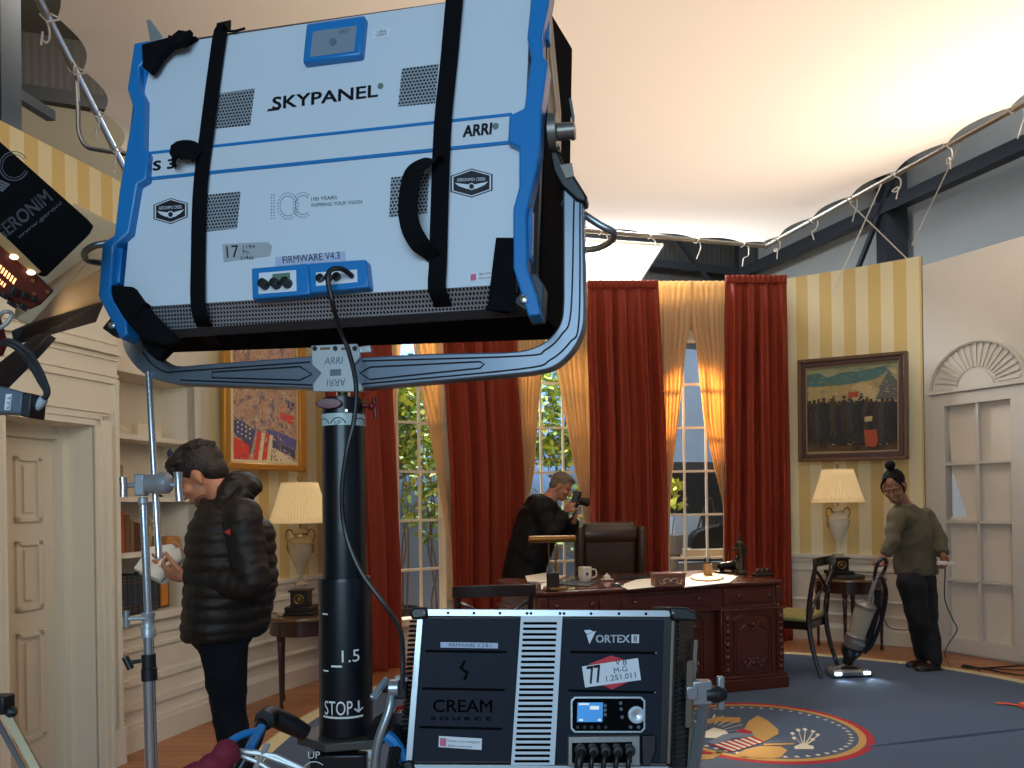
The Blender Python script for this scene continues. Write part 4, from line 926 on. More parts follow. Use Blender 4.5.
# saucer, small pot, mouse-like object
c = D(607, 580.5); mm = M(); mm.lathe([(.004, 0), (.03, 0), (.055, .008), (.053, .011), (.03, .005), (.004, .004)], c, 24); tag(mm.build('saucer', CH), 'small white saucer on the desk right of the mug', 'saucer')
c2_ = c+V((0, 0, .005)); mm = M(); mm.box(c2_+V((0, 0, .018)), (.05, .05, .034)); mm.lathe([(.014, .035), (.008, .05), (.002, .052)], c2_, 12); tag(mm.build('butter_dish', CH, bevel=.008), 'tiny white lidded pot standing on the saucer', 'pot')
c = D(617.5, 586); mm = M(); mm.ell(c+V((0, 0, .004)), (.045, .03, .022), n=16, m=10); mm.v = [V((v.x, v.y, max(v.z, c.z))) for v in mm.v]; tag(mm.build('paperweight', mat('dark_stone', (50, 44, 40), .25, coat=.5)), 'dark domed paperweight near the desk front edge', 'paperweight')
# carved box
c = D(669.5, 587); Rb = yaw(ang*.35); BX = mat('carved_box_wood', (132, 82, 60), .45, bump=.1, scale=60, var=.25)
t = thing('carved_box', 'small carved wooden box with pale metal scrollwork on the desk', 'box', c); c = c+V((0, .05, 0))
mm = M(); mm.box(c+V((0, 0, .042)), (.215, .12, .078), Rb); mm.build('body', BX, parent=t, bevel=.003)
mm = M(); mm.box(c+V((0, 0, .089)), (.225, .13, .016), Rb); mm.build('lid', BX, parent=t, bevel=.003)
mm = M(); bo = c+Rb @ V((0, -.0625, .042))
for s_ in (-1, 1): mm.tube(crom([bo+Rb @ V((s_*x, 0, z)) for x, z in ((0, 0), (.02, .018), (.045, .012), (.05, -.008), (.032, -.01), (.07, -.02), (.08, .01))], 4), .004, 6)
mm.ell(bo, (.012, .004, .012)); mm.build('scrollwork', mat('pale_metal_inlay', (186, 168, 136), .35, metal=.6), parent=t)
# pen cup
c = D(708, 577)+V((0, 0, .0195)); t = thing('pen_cup', 'tan cup of dark pens on the round pad', 'pen cup', c)
mm = M(); mm.lathe([(.004, 0), (.034, 0), (.034, .085), (.031, .085), (.031, .006), (.004, .006)], c, 20); mm.build('cup', mat('tan_cup', (190, 150, 100), .5), parent=t)
for k in range(5):
    mm = M(); a = k*1.3; mm.cyl(c+V((math.cos(a)*.01, math.sin(a)*.01, .01)), c+V((math.cos(a)*.028, math.sin(a)*.02, .115+.006*k)), .003, n=6); mm.build('pen', BLK, parent=t)
# bronzes
BRZ = mat('dark_bronze_figure', (58, 46, 36), .38, metal=.55, bump=.25, scale=60)
c = D(741, 574); t = mm = M()
mm.lathe([(.004, 0), (.052, 0), (.05, .02), (.035, .03), (.03, .05), (.004, .055)], c, 16)
for p0, p1, r0, r1 in (((0, 0, .04), (.004, 0, .15), .034, .022), ((.004, 0, .15), (-.004, 0, .24), .024, .034), ((-.004, 0, .24), (-.004, 0, .27), .014, .01), ((-.03, 0, .235), (-.055, -.01, .19), .011, .008), ((-.055, -.01, .19), (-.06, 0, .215), .007, .006), ((.024, 0, .235), (.045, 0, .18), .012, .009), ((.045, 0, .18), (.02, -.02, .15), .009, .007), ((-.03, 0, .05), (-.04, 0, .10), .02, .012)):
    mm.cap(c+V(p0), c+V(p1), r0, r1, 10)
mm.ell(c+V((-.004, 0, .292)), (.015, .016, .02)); mm.cyl(c+V((-.004, 0, .305)), c+V((0, 0, .33)), .012, .004, 8)
tag(mm.build('bronze_statuette', BRZ, remesh=.006, smoothit=1, loc=c), 'tall slim dark bronze standing figure on the desk', 'statuette')
c = D(727, 572.5); mm = M()
for p0, p1, r0, r1 in (((-.045, 0, .055), (.05, 0, .062), .03, .036), ((.05, 0, .07), (.085, 0, .11), .03, .024), ((.085, 0, .115), (.115, 0, .10), .022, .014), ((-.05, 0, .05), (-.055, 0, .012), .014, .009), ((-.03, .02, .05), (-.03, .02, .012), .013, .009), ((.045, .01, .05), (.05, .01, .012), .013, .009), ((.06, -.02, .05), (.065, -.02, .012), .012, .009), ((-.07, 0, .06), (-.09, 0, .03), .008, .005)):
    mm.cap(c+V(p0), c+V(p1), r0, r1, 10)
mm.box(c+V((.0, 0, .006)), (.18, .07, .012))
tag(mm.build('bronze_bull', mat('black_bronze', (26, 22, 20), .4, metal=.5), remesh=.006, smoothit=1, loc=c), 'black bronze animal figure left of the tall bronze statuette', 'statuette')
c = D(763, 576); mm = M(); mm.box(c+V((0, 0, .01)), (.15, .075, .02), yaw(ang))
for k in range(9):
    x = -.055+k*.0135; mm.ell(c+yaw(ang) @ V((x, .0, .035+.012*math.sin(k*1.9))), (.014, .02, .018), n=10, m=8)
for x in (-.045, .0, .045): mm.cap(c+yaw(ang) @ V((x, 0, .02)), c+yaw(ang) @ V((x+.012, 0, .06)), .012, .01, 8)
tag(mm.build('bronze_group', BRZ, remesh=.005, smoothit=1, loc=c), 'low bronze group of figures near the right corner of the desk', 'statuette')
# ================================================================ LEATHER CHAIR
LE = mat('dark_brown_leather_chair', (66, 46, 30), .38, bump=.08, scale=50, var=.15, coat=.15)
cc = P(613, 560, 6.9); fz = V((cc.x, 6.9, 0)); t = thing('desk_chair', 'high-backed dark brown leather swivel chair behind the desk', 'office chair', V((fz.x, fz.y, .0145)))
def rbox3(mm, c, size, rx, n=3):
    mm.box(c, size, rx)
tilt = Matrix.Rotation(-.10, 3, 'X') @ Matrix.Rotation(0, 3, 'Z'); yw = Matrix.Rotation(.10, 3, 'Z')
def cpos(x, y, z): return fz+yw @ V((x, y, z+.065*max(0, min(1, (z-.1)/.3))))
# the chair faces the desk (towards the camera)
mm = M(); mm.box(cpos(0, .16, .86), (.50, .13, .62), yw @ Matrix.Rotation(.08, 3, 'X')); mm.build('backrest', LE, parent=t, bevel=.045)
mm = M()
mm.lathe([(.02, 0), (.09, .01), (.105, .05), (.105, .45), (.09, .49), (.02, .5)], cpos(-.25, .155, 1.06), 20, axis=yw @ V((1, 0, 0)), sx=1.25 if False else 1); mm.build('head_roll', LE, parent=t)
for s_ in (-1, 1):
    mm = M(); mm.box(cpos(s_*.285, .12, .83), (.07, .16, .60), yw @ Matrix.Rotation(.08, 3, 'X')); mm.build('wing', LE, parent=t, bevel=.03)
    mm = M(); mm.tube(crom([cpos(s_*.31, .12, .62), cpos(s_*.32, -.12, .66), cpos(s_*.32, -.26, .65), cpos(s_*.31, -.28, .52), cpos(s_*.30, -.2, .46)], 5), .032, 10); mm.build('armrest', LE, parent=t)
mm = M(); mm.box(cpos(0, -.08, .46), (.54, .50, .13), yw); mm.build('seat', LE, parent=t, bevel=.045)
mm = M(); mm.cyl(cpos(0, -.02, .12), cpos(0, -.02, .40), .035); mm.build('column', BLK, parent=t)
for k in range(5):
    a = k*1.2566+.3; e_ = cpos(math.cos(a)*.29, -.02+math.sin(a)*.29, .075); mm = M(); mm.tube([cpos(0, -.02, .13), lerp(cpos(0, -.02, .13), e_, .5)+V((0, 0, .01)), e_], .02, 8); lg = mm.build('leg', BLK, parent=t)
    mm = M(); mm.lathe([(.005, -.02), (.026, -.018), (.026, .018), (.005, .02)], e_+V((0, 0, -.033)), 14, axis=(math.cos(a+1.57), math.sin(a+1.57), 0)); mm.build('castor', BLK, parent=lg)
# ================================================================ SIDE CHAIRS
CHW = mat('black_brown_chair_wood', (36, 20, 14), .25, coat=.4); SEATM = mat('olive_yellow_seat', (160, 146, 84), .7, bump=.1, scale=120)
def side_chair(o, facing_ang, label, htop=.90):
    o = V((o[0], o[1], .0145)); R_ = yaw(facing_ang); W = lambda x, y, z: o+R_ @ V((x, y, z))     # chair faces +y, back at y=-.2
    t = thing('side_chair', label, 'chair', o, None)
    mm = M(); b0 = []
    for s_ in (-1, 1):
        mm = M(); mm.tube(crom([W(s_*.215, -.30, 0), W(s_*.205, -.235, .22), W(s_*.20, -.205, .44), W(s_*.205, -.225, .66), W(s_*.225, -.275, htop-.03)], 6), .02, 8, rf=lambda q: .016+.006*math.sin(q*3.1)); mm.build('rear_leg', CHW, parent=t)
        mm = M(); mm.tube(crom([W(s_*.225, .26, 0), W(s_*.222, .235, .22), W(s_*.22, .22, .42)], 5), .02, 8, rf=lambda q: .013+.009*q); mm.build('front_leg', CHW, parent=t)
    mm = M()                                                # curved crest rail, a slab bent in plan
    def cr_(u, v, h): a = (u-.5); return W(a*.50, -.275-.045*math.cos(a*3.0)+h, htop-.06+v*.07+.008*math.cos(a*3))
    for h0, h1 in ((0, .022),):
        vs = [cr_(i/12, j, h) for h in (h0, h1) for j in (0, 1) for i in range(13)]
        fs = []
        for i in range(12):
            fs += [(i, i+1, 14+i, 13+i), (26+i, 39+i, 40+i, 27+i), (13+i, 14+i, 40+i, 39+i), (i, 26+i, 27+i, i+1)]
        fs += [(0, 13, 39, 26), (12, 38, 51, 25)]
        mm.add(vs, fs)
    mm.build('crest_rail', CHW, parent=t, bevel=.004)
    mm = M()                                                # crossing curved splats
    zm = (.47+htop-.09)/2+.03
    for s_ in (-1, 1):
        mm.tube(crom([W(s_*.20, -.262, htop-.09), W(s_*.14, -.275, zm+.11), W(s_*.035, -.275, zm+.03), W(0, -.27, zm)], 6), .013, 8)
        mm.tube(crom([W(0, -.27, zm), W(s_*.09, -.262, zm-.02), W(s_*.16, -.24, zm-.10), W(s_*.195, -.215, .47)], 6), .013, 8)
    mm.build('back_splat', CHW, parent=t)
    mm = M(); mm.ell(W(0, -.274, zm), (.028, .02, .028)); mm.build('rosette', CHW, parent=t)
    mm = M()
    for p_, q_ in (((-.2, -.2), (-.22, .22)), ((-.22, .22), (.22, .22)), ((.22, .22), (.2, -.2)), ((.2, -.2), (-.2, -.2))):
        mm.prism([W(p_[0], p_[1], .365), W(q_[0], q_[1], .365), W(q_[0], q_[1], .425), W(p_[0], p_[1], .425)], R_ @ V((0, 0, 0))+(R_ @ V(((q_[1]-p_[1]), -(q_[0]-p_[0]), 0))).normalized()*.02)
    mm.build('seat_frame', CHW, parent=t)
    mm = M(); vs = [(-.215, -.20), (.215, -.20), (.235, .25), (-.235, .25)]; mm.prism([W(x, y, .426) for x, y in vs], Zv*.05); mm.build('seat', SEATM, parent=t, bevel=.02)
    return t
c = PZ(816, 640+32, .0145); c = P(806, 600, 6.25)
side_chair((2.30, 6.36), .87, 'dark wooden open-back chair with olive seat at the right end of the desk', .93)
c = P(500, 600, 4.7)
side_chair((-.14, 4.86), .10, 'dark wooden side chair at the left front corner of the desk', .905)
tumbler(V((P(505, 600, 5.5).x, 5.42, ZD)) if False else D(533, 592), 'small clear glass at the left front edge of the desk', .07)
# ================================================================ BOOKCASE CONTENTS
def lp(s, z, h): return A0+DL*s+NL*h+V((0, 0, z))
def lpx(px, h): return lw(px, h)
def book(px0, px1, z, h, col, label, grp, depth=.15, hf=-.05, lean=0, gilt=True):
    s1, s0 = lpx(px0, hf), lpx(px1, hf); mm = M()
    M_ = mat('cloth_'+'_'.join(map(str, col)), col, .6, bump=.05, scale=80)
    mm.fbox(A0+V((0, 0, z)), DL, Zv, NL, s0+.001, s1-.001, 0, h, hf-depth, hf); c = lp((s0+s1)/2, z, hf)
    o = tag(mm.build('book', M_, smooth=False, bevel=.003, loc=lp((s0+s1)/2, z, hf-depth/2)), label, 'book', grp)
    if gilt:
        mm = M()
        for f_ in (.12, .2, .8, .88): mm.fbox(A0+V((0, 0, z)), DL, Zv, NL, s0+.002, s1-.002, h*f_, h*f_+.003, hf, hf+.0012)
        mm.build('gilt_bands', BRASSG, parent=o, smooth=False)
    return o
G1 = 'upright books on the lower niche shelf'
for a, b_, h, c_, l in ((119.5, 124.5, .25, (168, 72, 40), 'orange-red book, leftmost on the lower niche shelf'), (124.8, 130, .225, (110, 78, 54), 'taupe-brown book second from left on the lower niche shelf'), (130.3, 134, .20, (126, 96, 66), 'tan-brown book between the taupe and dark brown books on the lower niche shelf'), (134.3, 137.2, .18, (84, 46, 32), 'dark brown narrow book left of the C-stand post on the lower niche shelf'), (137.4, 140.4, .175, (92, 54, 38), 'reddish-brown narrow book, last upright one on the lower niche shelf')):
    book(a, b_, 1.16, h, c_, l, G1)
G2 = 'dark volumes on the niche ledge'
for k in range(7):
    lab = ['navy volume leftmost in the dark row on the niche ledge', 'navy volume second in the dark row on the niche ledge', 'navy volume third in the dark row on the niche ledge', 'navy volume at the middle of the dark row on the niche ledge', 'navy volume just left of the C-stand post in the dark row', 'navy volume behind the C-stand post in the dark row', 'navy volume rightmost in the dark row on the niche ledge'][k]
    a = 121+k*5.2; book(a, a+5.0, .79, .235-.004*(k % 3), (44, 50, 60) if k % 2 else (52, 56, 64), lab, G2)
book(117, 124, 1.49, .19, (158, 134, 92), 'tan upright book at the left end of the flag shelf', None)
mm = M(); s0, s1 = lpx(161, -.06), lpx(138, -.06); mm.fbox(A0+V((0, 0, 1.861)), DL, Zv, NL, s0, s1, 0, .075, -.1, -.05); tag(mm.build('ornament_box', mat('ivory_box', (218, 204, 176), .5), smooth=False, bevel=.004), 'long ivory box ornament on the top niche shelf', 'ornament')
c = lp(lpx(122, -.06), 1.861, -.06); mm = M(); mm.lathe([(.005, 0), (.05, 0), (.055, .015), (.03, .03), (.02, .045), (.004, .05)], c, 20); tag(mm.build('shell_ornament', PALEC), 'small rounded ivory ornament at the left of the top niche shelf', 'ornament')
# lying books, card box
c0 = lp(lpx(169, -.06), 1.16, -.06)
for k, (w_, h_, col, lab) in enumerate(((.13, .022, (170, 110, 56), 'flat tan book at the bottom of the small pile on the lower niche shelf'), (.11, .055, (176, 116, 58), 'thick tan book on top of the small pile on the lower niche shelf'))):
    mm = M(); zz = 1.161+(0 if k == 0 else .023); mm.fbox(A0+V((0, 0, zz)), DL, Zv, NL, lpx(172, -.06)-w_/2, lpx(172, -.06)+w_/2, 0, h_, -.17, -.05); tag(mm.build('book', mat('lying_book_%d' % k, col, .6), smooth=False, bevel=.008), lab, 'book', 'small pile of lying books')
mm = M(); mm.fbox(A0+V((0, 0, 1.161)), DL, Zv, NL, lpx(156, -.06), lpx(149, -.06), 0, .09, -.18, -.05); tag(mm.build('card_box', mat('olive_card', (118, 92, 46), .6), smooth=False, bevel=.003), 'olive-brown small box beside the lying books on the lower niche shelf', 'box')
# brass sprig
c = lp(lpx(149, -.03), 1.161, -.03); mm = M(); rnd = random.Random(5)
for k in range(6):
    pts = [c, c+V((rnd.uniform(-.015, .015), 0, .09)), c+V((rnd.uniform(-.03, .03), rnd.uniform(-.02, .02), .15+.02*k/2))]; mm.tube(crom(pts, 3), .003, 5); mm.ell(pts[-1], (.012, .006, .016), n=8, m=6)
tag(mm.build('dried_sprig', mat('brass_sprig', (176, 150, 92), .5), loc=c), 'thin dried sprig standing beside the lying books', 'sprig')
# orange photo frame
s0, s1 = lpx(168, -.07), lpx(158, -.07); t = tag(M().fbox(A0+V((0, 0, .791)), DL, Zv, NL, s0, s1, 0, .19, -.085, -.07).build('framed_photo', DW, smooth=False, bevel=.003, loc=lp((s0+s1)/2, .79, -.08)), 'orange picture in a dark frame on the niche ledge beside the navy volumes', 'picture')
M().fbox(A0+V((0, 0, .791)), DL, Zv, NL, s0+.012, s1-.012, .015, .175, -.0705, -.068).build('picture', mat('orange_print', (206, 122, 46), .5, var=.3, scale=12), parent=t, smooth=False)
# little flag
c = lp(lpx(158, -.08), 1.49, -.08); t = thing('desk_flag', 'tiny striped flag on a dark stand on the middle niche shelf', 'flag', c)
mm = M(); mm.lathe([(.004, 0), (.03, 0), (.03, .01), (.008, .02), (.004, .03)], c, 16); mm.build('base', BLK, parent=t)
fp = Plane(c, (1, 0, 0), (0, 0, 1)); tip = fp.at(176, 449); mm = M(); mm.cyl(c+V((0, 0, .02)), tip, .0025, n=6); mm.build('staff', BRASSG, parent=t)
fr4 = [fp.at(163, 461, 0), fp.at(170, 472, 0), fp.at(178, 462, 0), fp.at(170.5, 448, 0)]
def fq(u, v): return lerp(lerp(fr4[0], fr4[3], u), lerp(fr4[1], fr4[2], u), v)+V((0, .012*math.sin(u*6+v*2), 0))
mm = M()
for k in range(13):
    mm.mat(0 if k % 2 == 0 else 1)
    mm.grid(lambda u, v: fq(u, (k+v)/13), 8, 1)
mm.mat(2).grid(lambda u, v: fq(.55+u*.45, v*.54)+V((0, -.002, 0)), 4, 3)
mm.build('flag_cloth', [mat('flag_red', (170, 40, 44), .7), mat('flag_white', (226, 216, 200), .7), mat('flag_blue', (34, 40, 70), .7)], parent=t, smooth=False)
# ================================================================ PEOPLE
SKIN = mat('skin_tan', (176, 118, 88), .5, var=.06, scale=20); SKIND = mat('skin_brown', (146, 96, 70), .5, var=.06, scale=20)
EYEW = mat('eye_white', (216, 208, 198), .3); EYED = mat('eye_dark', (24, 16, 12), .2); LIP = mat('lip', (140, 78, 66), .5); HAIRB = mat('dark_brown_hair', (22, 14, 10), .6, bump=.5, scale=90, var=.3); HAIRG = mat('grey_brown_hair', (112, 96, 80), .7, bump=.5, scale=120, var=.4); HAIRK = mat('black_hair', (12, 9, 8), .75, spec=.2, bump=.4, scale=90)
def basis(Fd, Ud):
    Fd = V(Fd).normalized(); Ud = V(Ud); Ud = (Ud-Fd*Ud.dot(Fd)).normalized(); S_ = Fd.cross(Ud)
    return Fd, Ud, S_, Matrix((Fd, S_, Ud)).transposed()
def head(mm, C, Fd, Ud, neck, s=1.0, nr=.055):
    Fd, Ud, S_, R = basis(Fd, Ud); q = lambda f, u, k=0: C+(Fd*f+Ud*u+S_*k)*s; E = lambda p, r: mm.ell(p, tuple(x*s for x in r), R, 20, 14)
    E(q(-.012, .025), (.097, .074, .092)); E(q(.028, -.045), (.062, .056, .075)); E(q(.062, -.098), (.026, .03, .022)); E(q(.04, -.085), (.045, .046, .032))
    mm.cap(q(.092, .0), q(.113, -.040), .007*s, .012*s, 10); E(q(.104, -.044), (.014, .016, .009))
    E(q(.078, .016), (.013, .046, .010)); E(q(.086, -.070), (.014, .026, .008)); E(q(.082, -.079), (.015, .022, .009))
    for k in (-1, 1):
        E(q(.064, -.035, k*.038), (.026, .022, .024)); E(q(-.004, -.02, k*.075), (.019, .010, .032)); E(q(-.002, -.048, k*.070), (.010, .008, .012))
    mm.cap(q(-.03, -.045), neck, nr*s, nr*1.12*s, 16)
    x = M()
    for k in (-1, 1):
        x.mat(1).ell(q(.076, -.008, k*.031), tuple(a*s for a in (.009, .013, .0048)), R, 10, 8)
        x.mat(2).ell(q(.083, -.009, k*.031), tuple(a*s for a in (.005, .0095, .0032)), R, 8, 6)
        x.mat(2).tube([q(.088, .012, k*.014), q(.088, .019, k*.032), q(.074, .014, k*.052)], .0035*s, 6)
    x.mat(3).ell(q(.097, -.072), tuple(a*s for a in (.006, .021, .004)), R, 10, 6); x.mat(3).ell(q(.095, -.080), tuple(a*s for a in (.006, .018, .005)), R, 10, 6)
    return x, q, R
def hand(mm, W, D_, N_, T_, curl=(.5, .5, .5, .5), tc=.3, s=1.0):
    D_ = V(D_).normalized(); N_ = V(N_); N_ = (N_-D_*N_.dot(D_)).normalized(); T = D_.cross(N_); T = T if T.dot(V(T_)) > 0 else -T
    R = Matrix((D_, T, N_)).transposed(); mm.ell(W+D_*.045*s, (.055*s, .041*s, .017*s), R, 14, 10); mm.cap(W-D_*.02, W+D_*.02, .024*s, .024*s)
    for i, (o, l) in enumerate(((.030, .040), (.010, .046), (-.011, .042), (-.030, .032))):
        p = W+(D_*(.082-.008*abs(i-1.2))+T*o)*s; d = D_+T*o*2; d.normalize(); a = 0
        for k, f_ in enumerate((1, .68, .5)):
            a += curl[i]*(.8 if k == 0 else 1.1); dd = d*math.cos(a)+N_*math.sin(a); e = p+dd*l*f_*s; mm.cap(p, e, (.0088-.0008*k)*s, (.0082-.0009*k)*s, 8); p = e
    p = W+(D_*.022+T*.032)*s; d = (T*.75+D_*.6+N_*.2).normalized()
    for k, l in enumerate((.036, .03, .024)):
        a = tc*k; dd = (d*math.cos(a)+(N_*.7+D_*.6).normalized()*math.sin(a)).normalized(); e = p+dd*l*s; mm.cap(p, e, (.0125-.0015*k)*s, (.011-.0015*k)*s, 8); p = e
def finish(o, x, mats):
    bake(o); me = o.data; base = rootloc(o.parent) if o.parent else o.location
    bm = bmesh.new(); bm.from_mesh(me); vs = [bm.verts.new(v-base) for v in x.v]
    for f, i in zip(x.f, x.mi):
        try: fc = bm.faces.new([vs[k] for k in f]); fc.material_index = i; fc.smooth = True
        except ValueError: pass
    bm.to_mesh(me); bm.free()
    me.materials.clear()
    for m_ in mats: me.materials.append(m_)
def shell(name, mm, m_, parent, vox=.009, sm=3, wr=0, ws=8, zs=1.0):
    o = mm.build(name, m_, parent=parent, remesh=vox, smoothit=sm); bake(o)
    if wr:                                                  # folds of the cloth
        ns_ = [v.normal.copy() for v in o.data.vertices]
        for v, n_ in zip(o.data.vertices, ns_):
            q = V((v.co.x*ws, v.co.y*ws, v.co.z*ws*zs)); k = noise.noise(q)+.5*noise.noise(q*2.3); v.co += n_*wr*(1-2.2*abs(k))
    return o
def loft(mm, rings, n=32, rip=0, ripn=10, nv=60):
    """rings: (centre, axis_a vector, axis_b vector) with half sizes baked in; ripples pinch the quilt seams"""
    m = len(rings); cs = crom([r[0] for r in rings], 12); aa = crom([r[1] for r in rings], 12); bb = crom([r[2] for r in rings], 12); L = len(cs); vs = []
    for i in range(L):
        k = 1+rip*(abs(math.sin(math.pi*ripn*i/(L-1)))**.6-.6)
        for j in range(n):
            t = 2*math.pi*j/n; vs.append(cs[i]+aa[i]*math.cos(t)*k+bb[i]*math.sin(t)*k)
    fs = [(i*n+j, i*n+(j+1) % n, (i+1)*n+(j+1) % n, (i+1)*n+j) for i in range(L-1) for j in range(n)]+[tuple(range(n)), tuple(range((L-1)*n, L*n))]
    mm.add(vs, fs); return mm
# ---------------- man in the puffer jacket
d0 = 3.2; q3 = lambda x, y, dd=0: P(x, y, d0+dd)
C = q3(200, 474.5); Fd = (-.82, -.06, -.57); Ud = (-.57, 0, .82)
nb = q3(228, 508); ft = CAM.z; feetz = 0
root = thing('person', 'dark-haired person in a black quilted puffer jacket reading white pages by the bookcase', 'person', V((q3(235, 800).x, d0, 0)))
J = dict(nk=nb, ch=q3(231, 535), be=q3(230, 580), pe=q3(224, 620), s0=q3(243, 522, -.17), e0=q3(252, 584, -.2), w0=q3(187, 576, -.13), s1=q3(236, 522, .17), e1=q3(243, 582, .22), w1=q3(190, 566, .05),
    h0=q3(222, 628, -.09), k0=q3(229, 712, -.09), a0=q3(249, 824, -.08), h1=q3(222, 628, .09), k1=q3(228, 708, .09), a1=q3(245, 822, .10))
mm = M(); x, hq, hR = head(mm, C, Fd, Ud, nb)
mm.cap(J['nk'], J['ch'], .075, .13, 16); mm.cap(J['ch'], J['be'], .13, .12, 16); mm.cap(J['be'], J['pe'], .12, .125, 16)
mm.cap(J['ch'], J['s0'], .10, .06); mm.cap(J['ch'], J['s1'], .10, .06)
for a in '01':
    mm.cap(J['s'+a], J['e'+a], .05, .04); mm.cap(J['e'+a], J['w'+a], .04, .026); mm.cap(J['h'+a], J['k'+a], .08, .055); mm.cap(J['k'+a], J['a'+a], .055, .038)
    mm.cap(J['a'+a], J['a'+a]+V((-.14, 0, -.05)), .035, .03)
hand(mm, J['w0'], (-.9, .1, .1), (-.1, .7, .6), (0, 0, 1), (.75, .8, .85, .9), .5)
hand(mm, J['w1'], (-.95, -.25, .15), (-.1, -.8, .4), (0, 0, 1), (.5, .5, .45, .5), .5)
bo = mm.build('body', SKIN, parent=root, remesh=.0065, smoothit=2); finish(bo, x, [SKIN, EYEW, EYED, LIP])
mm = M(); E = lambda p, r: mm.ell(p, r, hR, 20, 14)
E(hq(-.022, .038), (.104, .083, .096)); E(hq(.045, .095), (.055, .062, .032)); E(hq(-.055, -.01), (.06, .074, .075)); E(hq(.02, .10), (.07, .07, .03)); E(hq(.07, .07), (.03, .06, .03))
for k in range(46):
    r_ = random.Random(k); a = r_.uniform(-1.2, 1.5); b = r_.uniform(-1.2, 1.2); p = hq(-.02+.098*math.sin(a), .045+.095*math.cos(a)*math.cos(b)*.9, .085*math.sin(b)*math.cos(a)); mm.ell(p, (.022, .018, .012), hR, 8, 6)
shell('hair', mm, HAIRB, root, .006, 1)
mm = M(); mm.ell(hq(.064, -.101), (.028, .033, .024), hR); mm.ell(hq(.038, -.089), (.048, .0495, .034), hR); shell('beard', mm, mat('stubble', (104, 68, 52), .8, bump=.3, scale=200), root, .005, 1)
PUF = mat('black_quilted_nylon', (24, 18, 15), .58, spec=.4, bump=.12, scale=30)
mm = M(); X = V((1, 0, 0)); Y = V((0, 1, 0))
R_ = lambda x, y, ax, by, dd=0, tilt=0: (q3(x, y, dd), V((ax, 0, tilt)), V((0, by, 0)))
loft(mm, [R_(222, 503, .085, .09, tilt=-.03), R_(232, 512, .12, .15, tilt=-.03), R_(231, 530, .165, .20), R_(231, 555, .172, .21), R_(232, 582, .178, .215), R_(229, 604, .17, .215), R_(226, 628, .165, .21), R_(224, 636, .15, .20)], rip=.06, ripn=14)
shell('jacket', mm, PUF, root, .008, 1, .004, 7, 1.6)
for a, nm in (('0', 'sleeve'), ('1', 'sleeve')):
    mm = M(); pts = crom([J['s'+a]+V((0, 0, .02)), lerp(J['s'+a], J['e'+a], .5), J['e'+a], lerp(J['e'+a], J['w'+a], .5), J['w'+a]+V((.03, 0, 0))], 12)
    mm.tube(pts, .07, 20, rf=lambda t: (.076-.026*t)*(1+.085*(abs(math.sin(math.pi*14*t))**.6-.5))); mm.ell(pts[0], .076)
    sl = shell(nm, mm, PUF, root, .008, 1, .0035, 9, 1.4)
    mm = M(); mm.cyl(J['w'+a]+V((.035, 0, 0)), J['w'+a]+V((-.005, 0, 0)), .043, .038, 16); mm.build('cuff', mat('rib_cuff', (18, 15, 14), .8), parent=sl, bevel=.006)
mm = M(); hc = q3(243, 488)
for k in range(5):
    t = k/4; c = q3(229+22*t, 503-24*math.sin(t*2.2)*.8-4, 0); mm.ell(lerp(q3(232, 500), q3(247, 487), t)+V((0, 0, .02*math.sin(t*3))), (.055+.012*math.sin(t*3), .12-.02*t, .045), Matrix.Rotation(.6-.5*t, 3, 'Y'), 18, 10)
mm.tube([q3(212, 507, -.06), q3(222, 512, -.10), q3(236, 505, -.11), q3(248, 492, -.09)], .035, 10); mm.tube([q3(212, 507, .06), q3(222, 512, .10), q3(236, 505, .11), q3(248, 492, .09)], .035, 10)
mm.ell(q3(241, 479), (.05, .10, .03)); shell('hood', mm, PUF, root, .008, 2, .006, 12)
mm = M(); mm.cyl(J['s0']+V((-.02, -.1, -.035)), J['s0']+V((-.02, -.107, -.035)), .014, n=3); mm.build('badge', mat('badge_red', (176, 30, 34), .6), parent=root)
TRN = mat('navy_trousers', (13, 17, 26), .85, spec=.2, bump=.15, scale=14)
mm = M(); mm.ell(lerp(J['h0'], J['h1'], .5)+V((0, 0, .01)), (.13, .16, .12))
for a in '01': mm.cap(J['h'+a], J['k'+a], .10, .062, 18); mm.cap(J['k'+a], J['a'+a]+V((0, 0, .03)), .062, .048, 18)
shell('trousers', mm, TRN, root, .009, 3, .008, 7, .7)
SHO = mat('black_shoe', (24, 20, 18), .4)
def shoes(ank, dirv, parent, m_, s=1, gz=.0146):
    for a in ank:
        dv = V(dirv).normalized(); f = V((a.x, a.y, 0)); Rz = Matrix.Rotation(math.atan2(dv.y, dv.x), 3, 'Z'); mm = M()
        mm.ell(f+dv*.10*s+V((0, 0, .035)), (.09*s, .045*s, .035), Rz); mm.ell(f+dv*.01+V((0, 0, .04)), (.075*s, .042*s, .042), Rz); mm.cap(f+V((0, 0, .05)), f+V((0, 0, .10)), .045, .045); mm.box(f+dv*.05*s+V((0, 0, .012)), (.24*s, .075*s, .022), Rz)
        sh = shell('shoe', mm, m_, parent, .007, 1)
        for v in sh.data.vertices:
            if v.co.z+rootloc(parent).z < gz: v.co.z = gz-rootloc(parent).z
        mm = M()
        for k in range(3):
            c = f+dv*(.06+.022*k)*s+V((0, 0, .086-.012*k)); n_ = Rz @ V((0, 1, 0)); mm.tube([c-n_*.025, c+V((0, 0, .006)), c+n_*.025], .003, 5)
        mm.build('laces', mat('lace_brown', (70, 52, 40), .8), parent=sh)
shoes([J['a0'], J['a1']], (-1, 0, 0), root, SHO, gz=.001)
pg = Plane(q3(158, 562, -.05), (.8, -.2, .25), (.35, .5, .7)); mm = M()
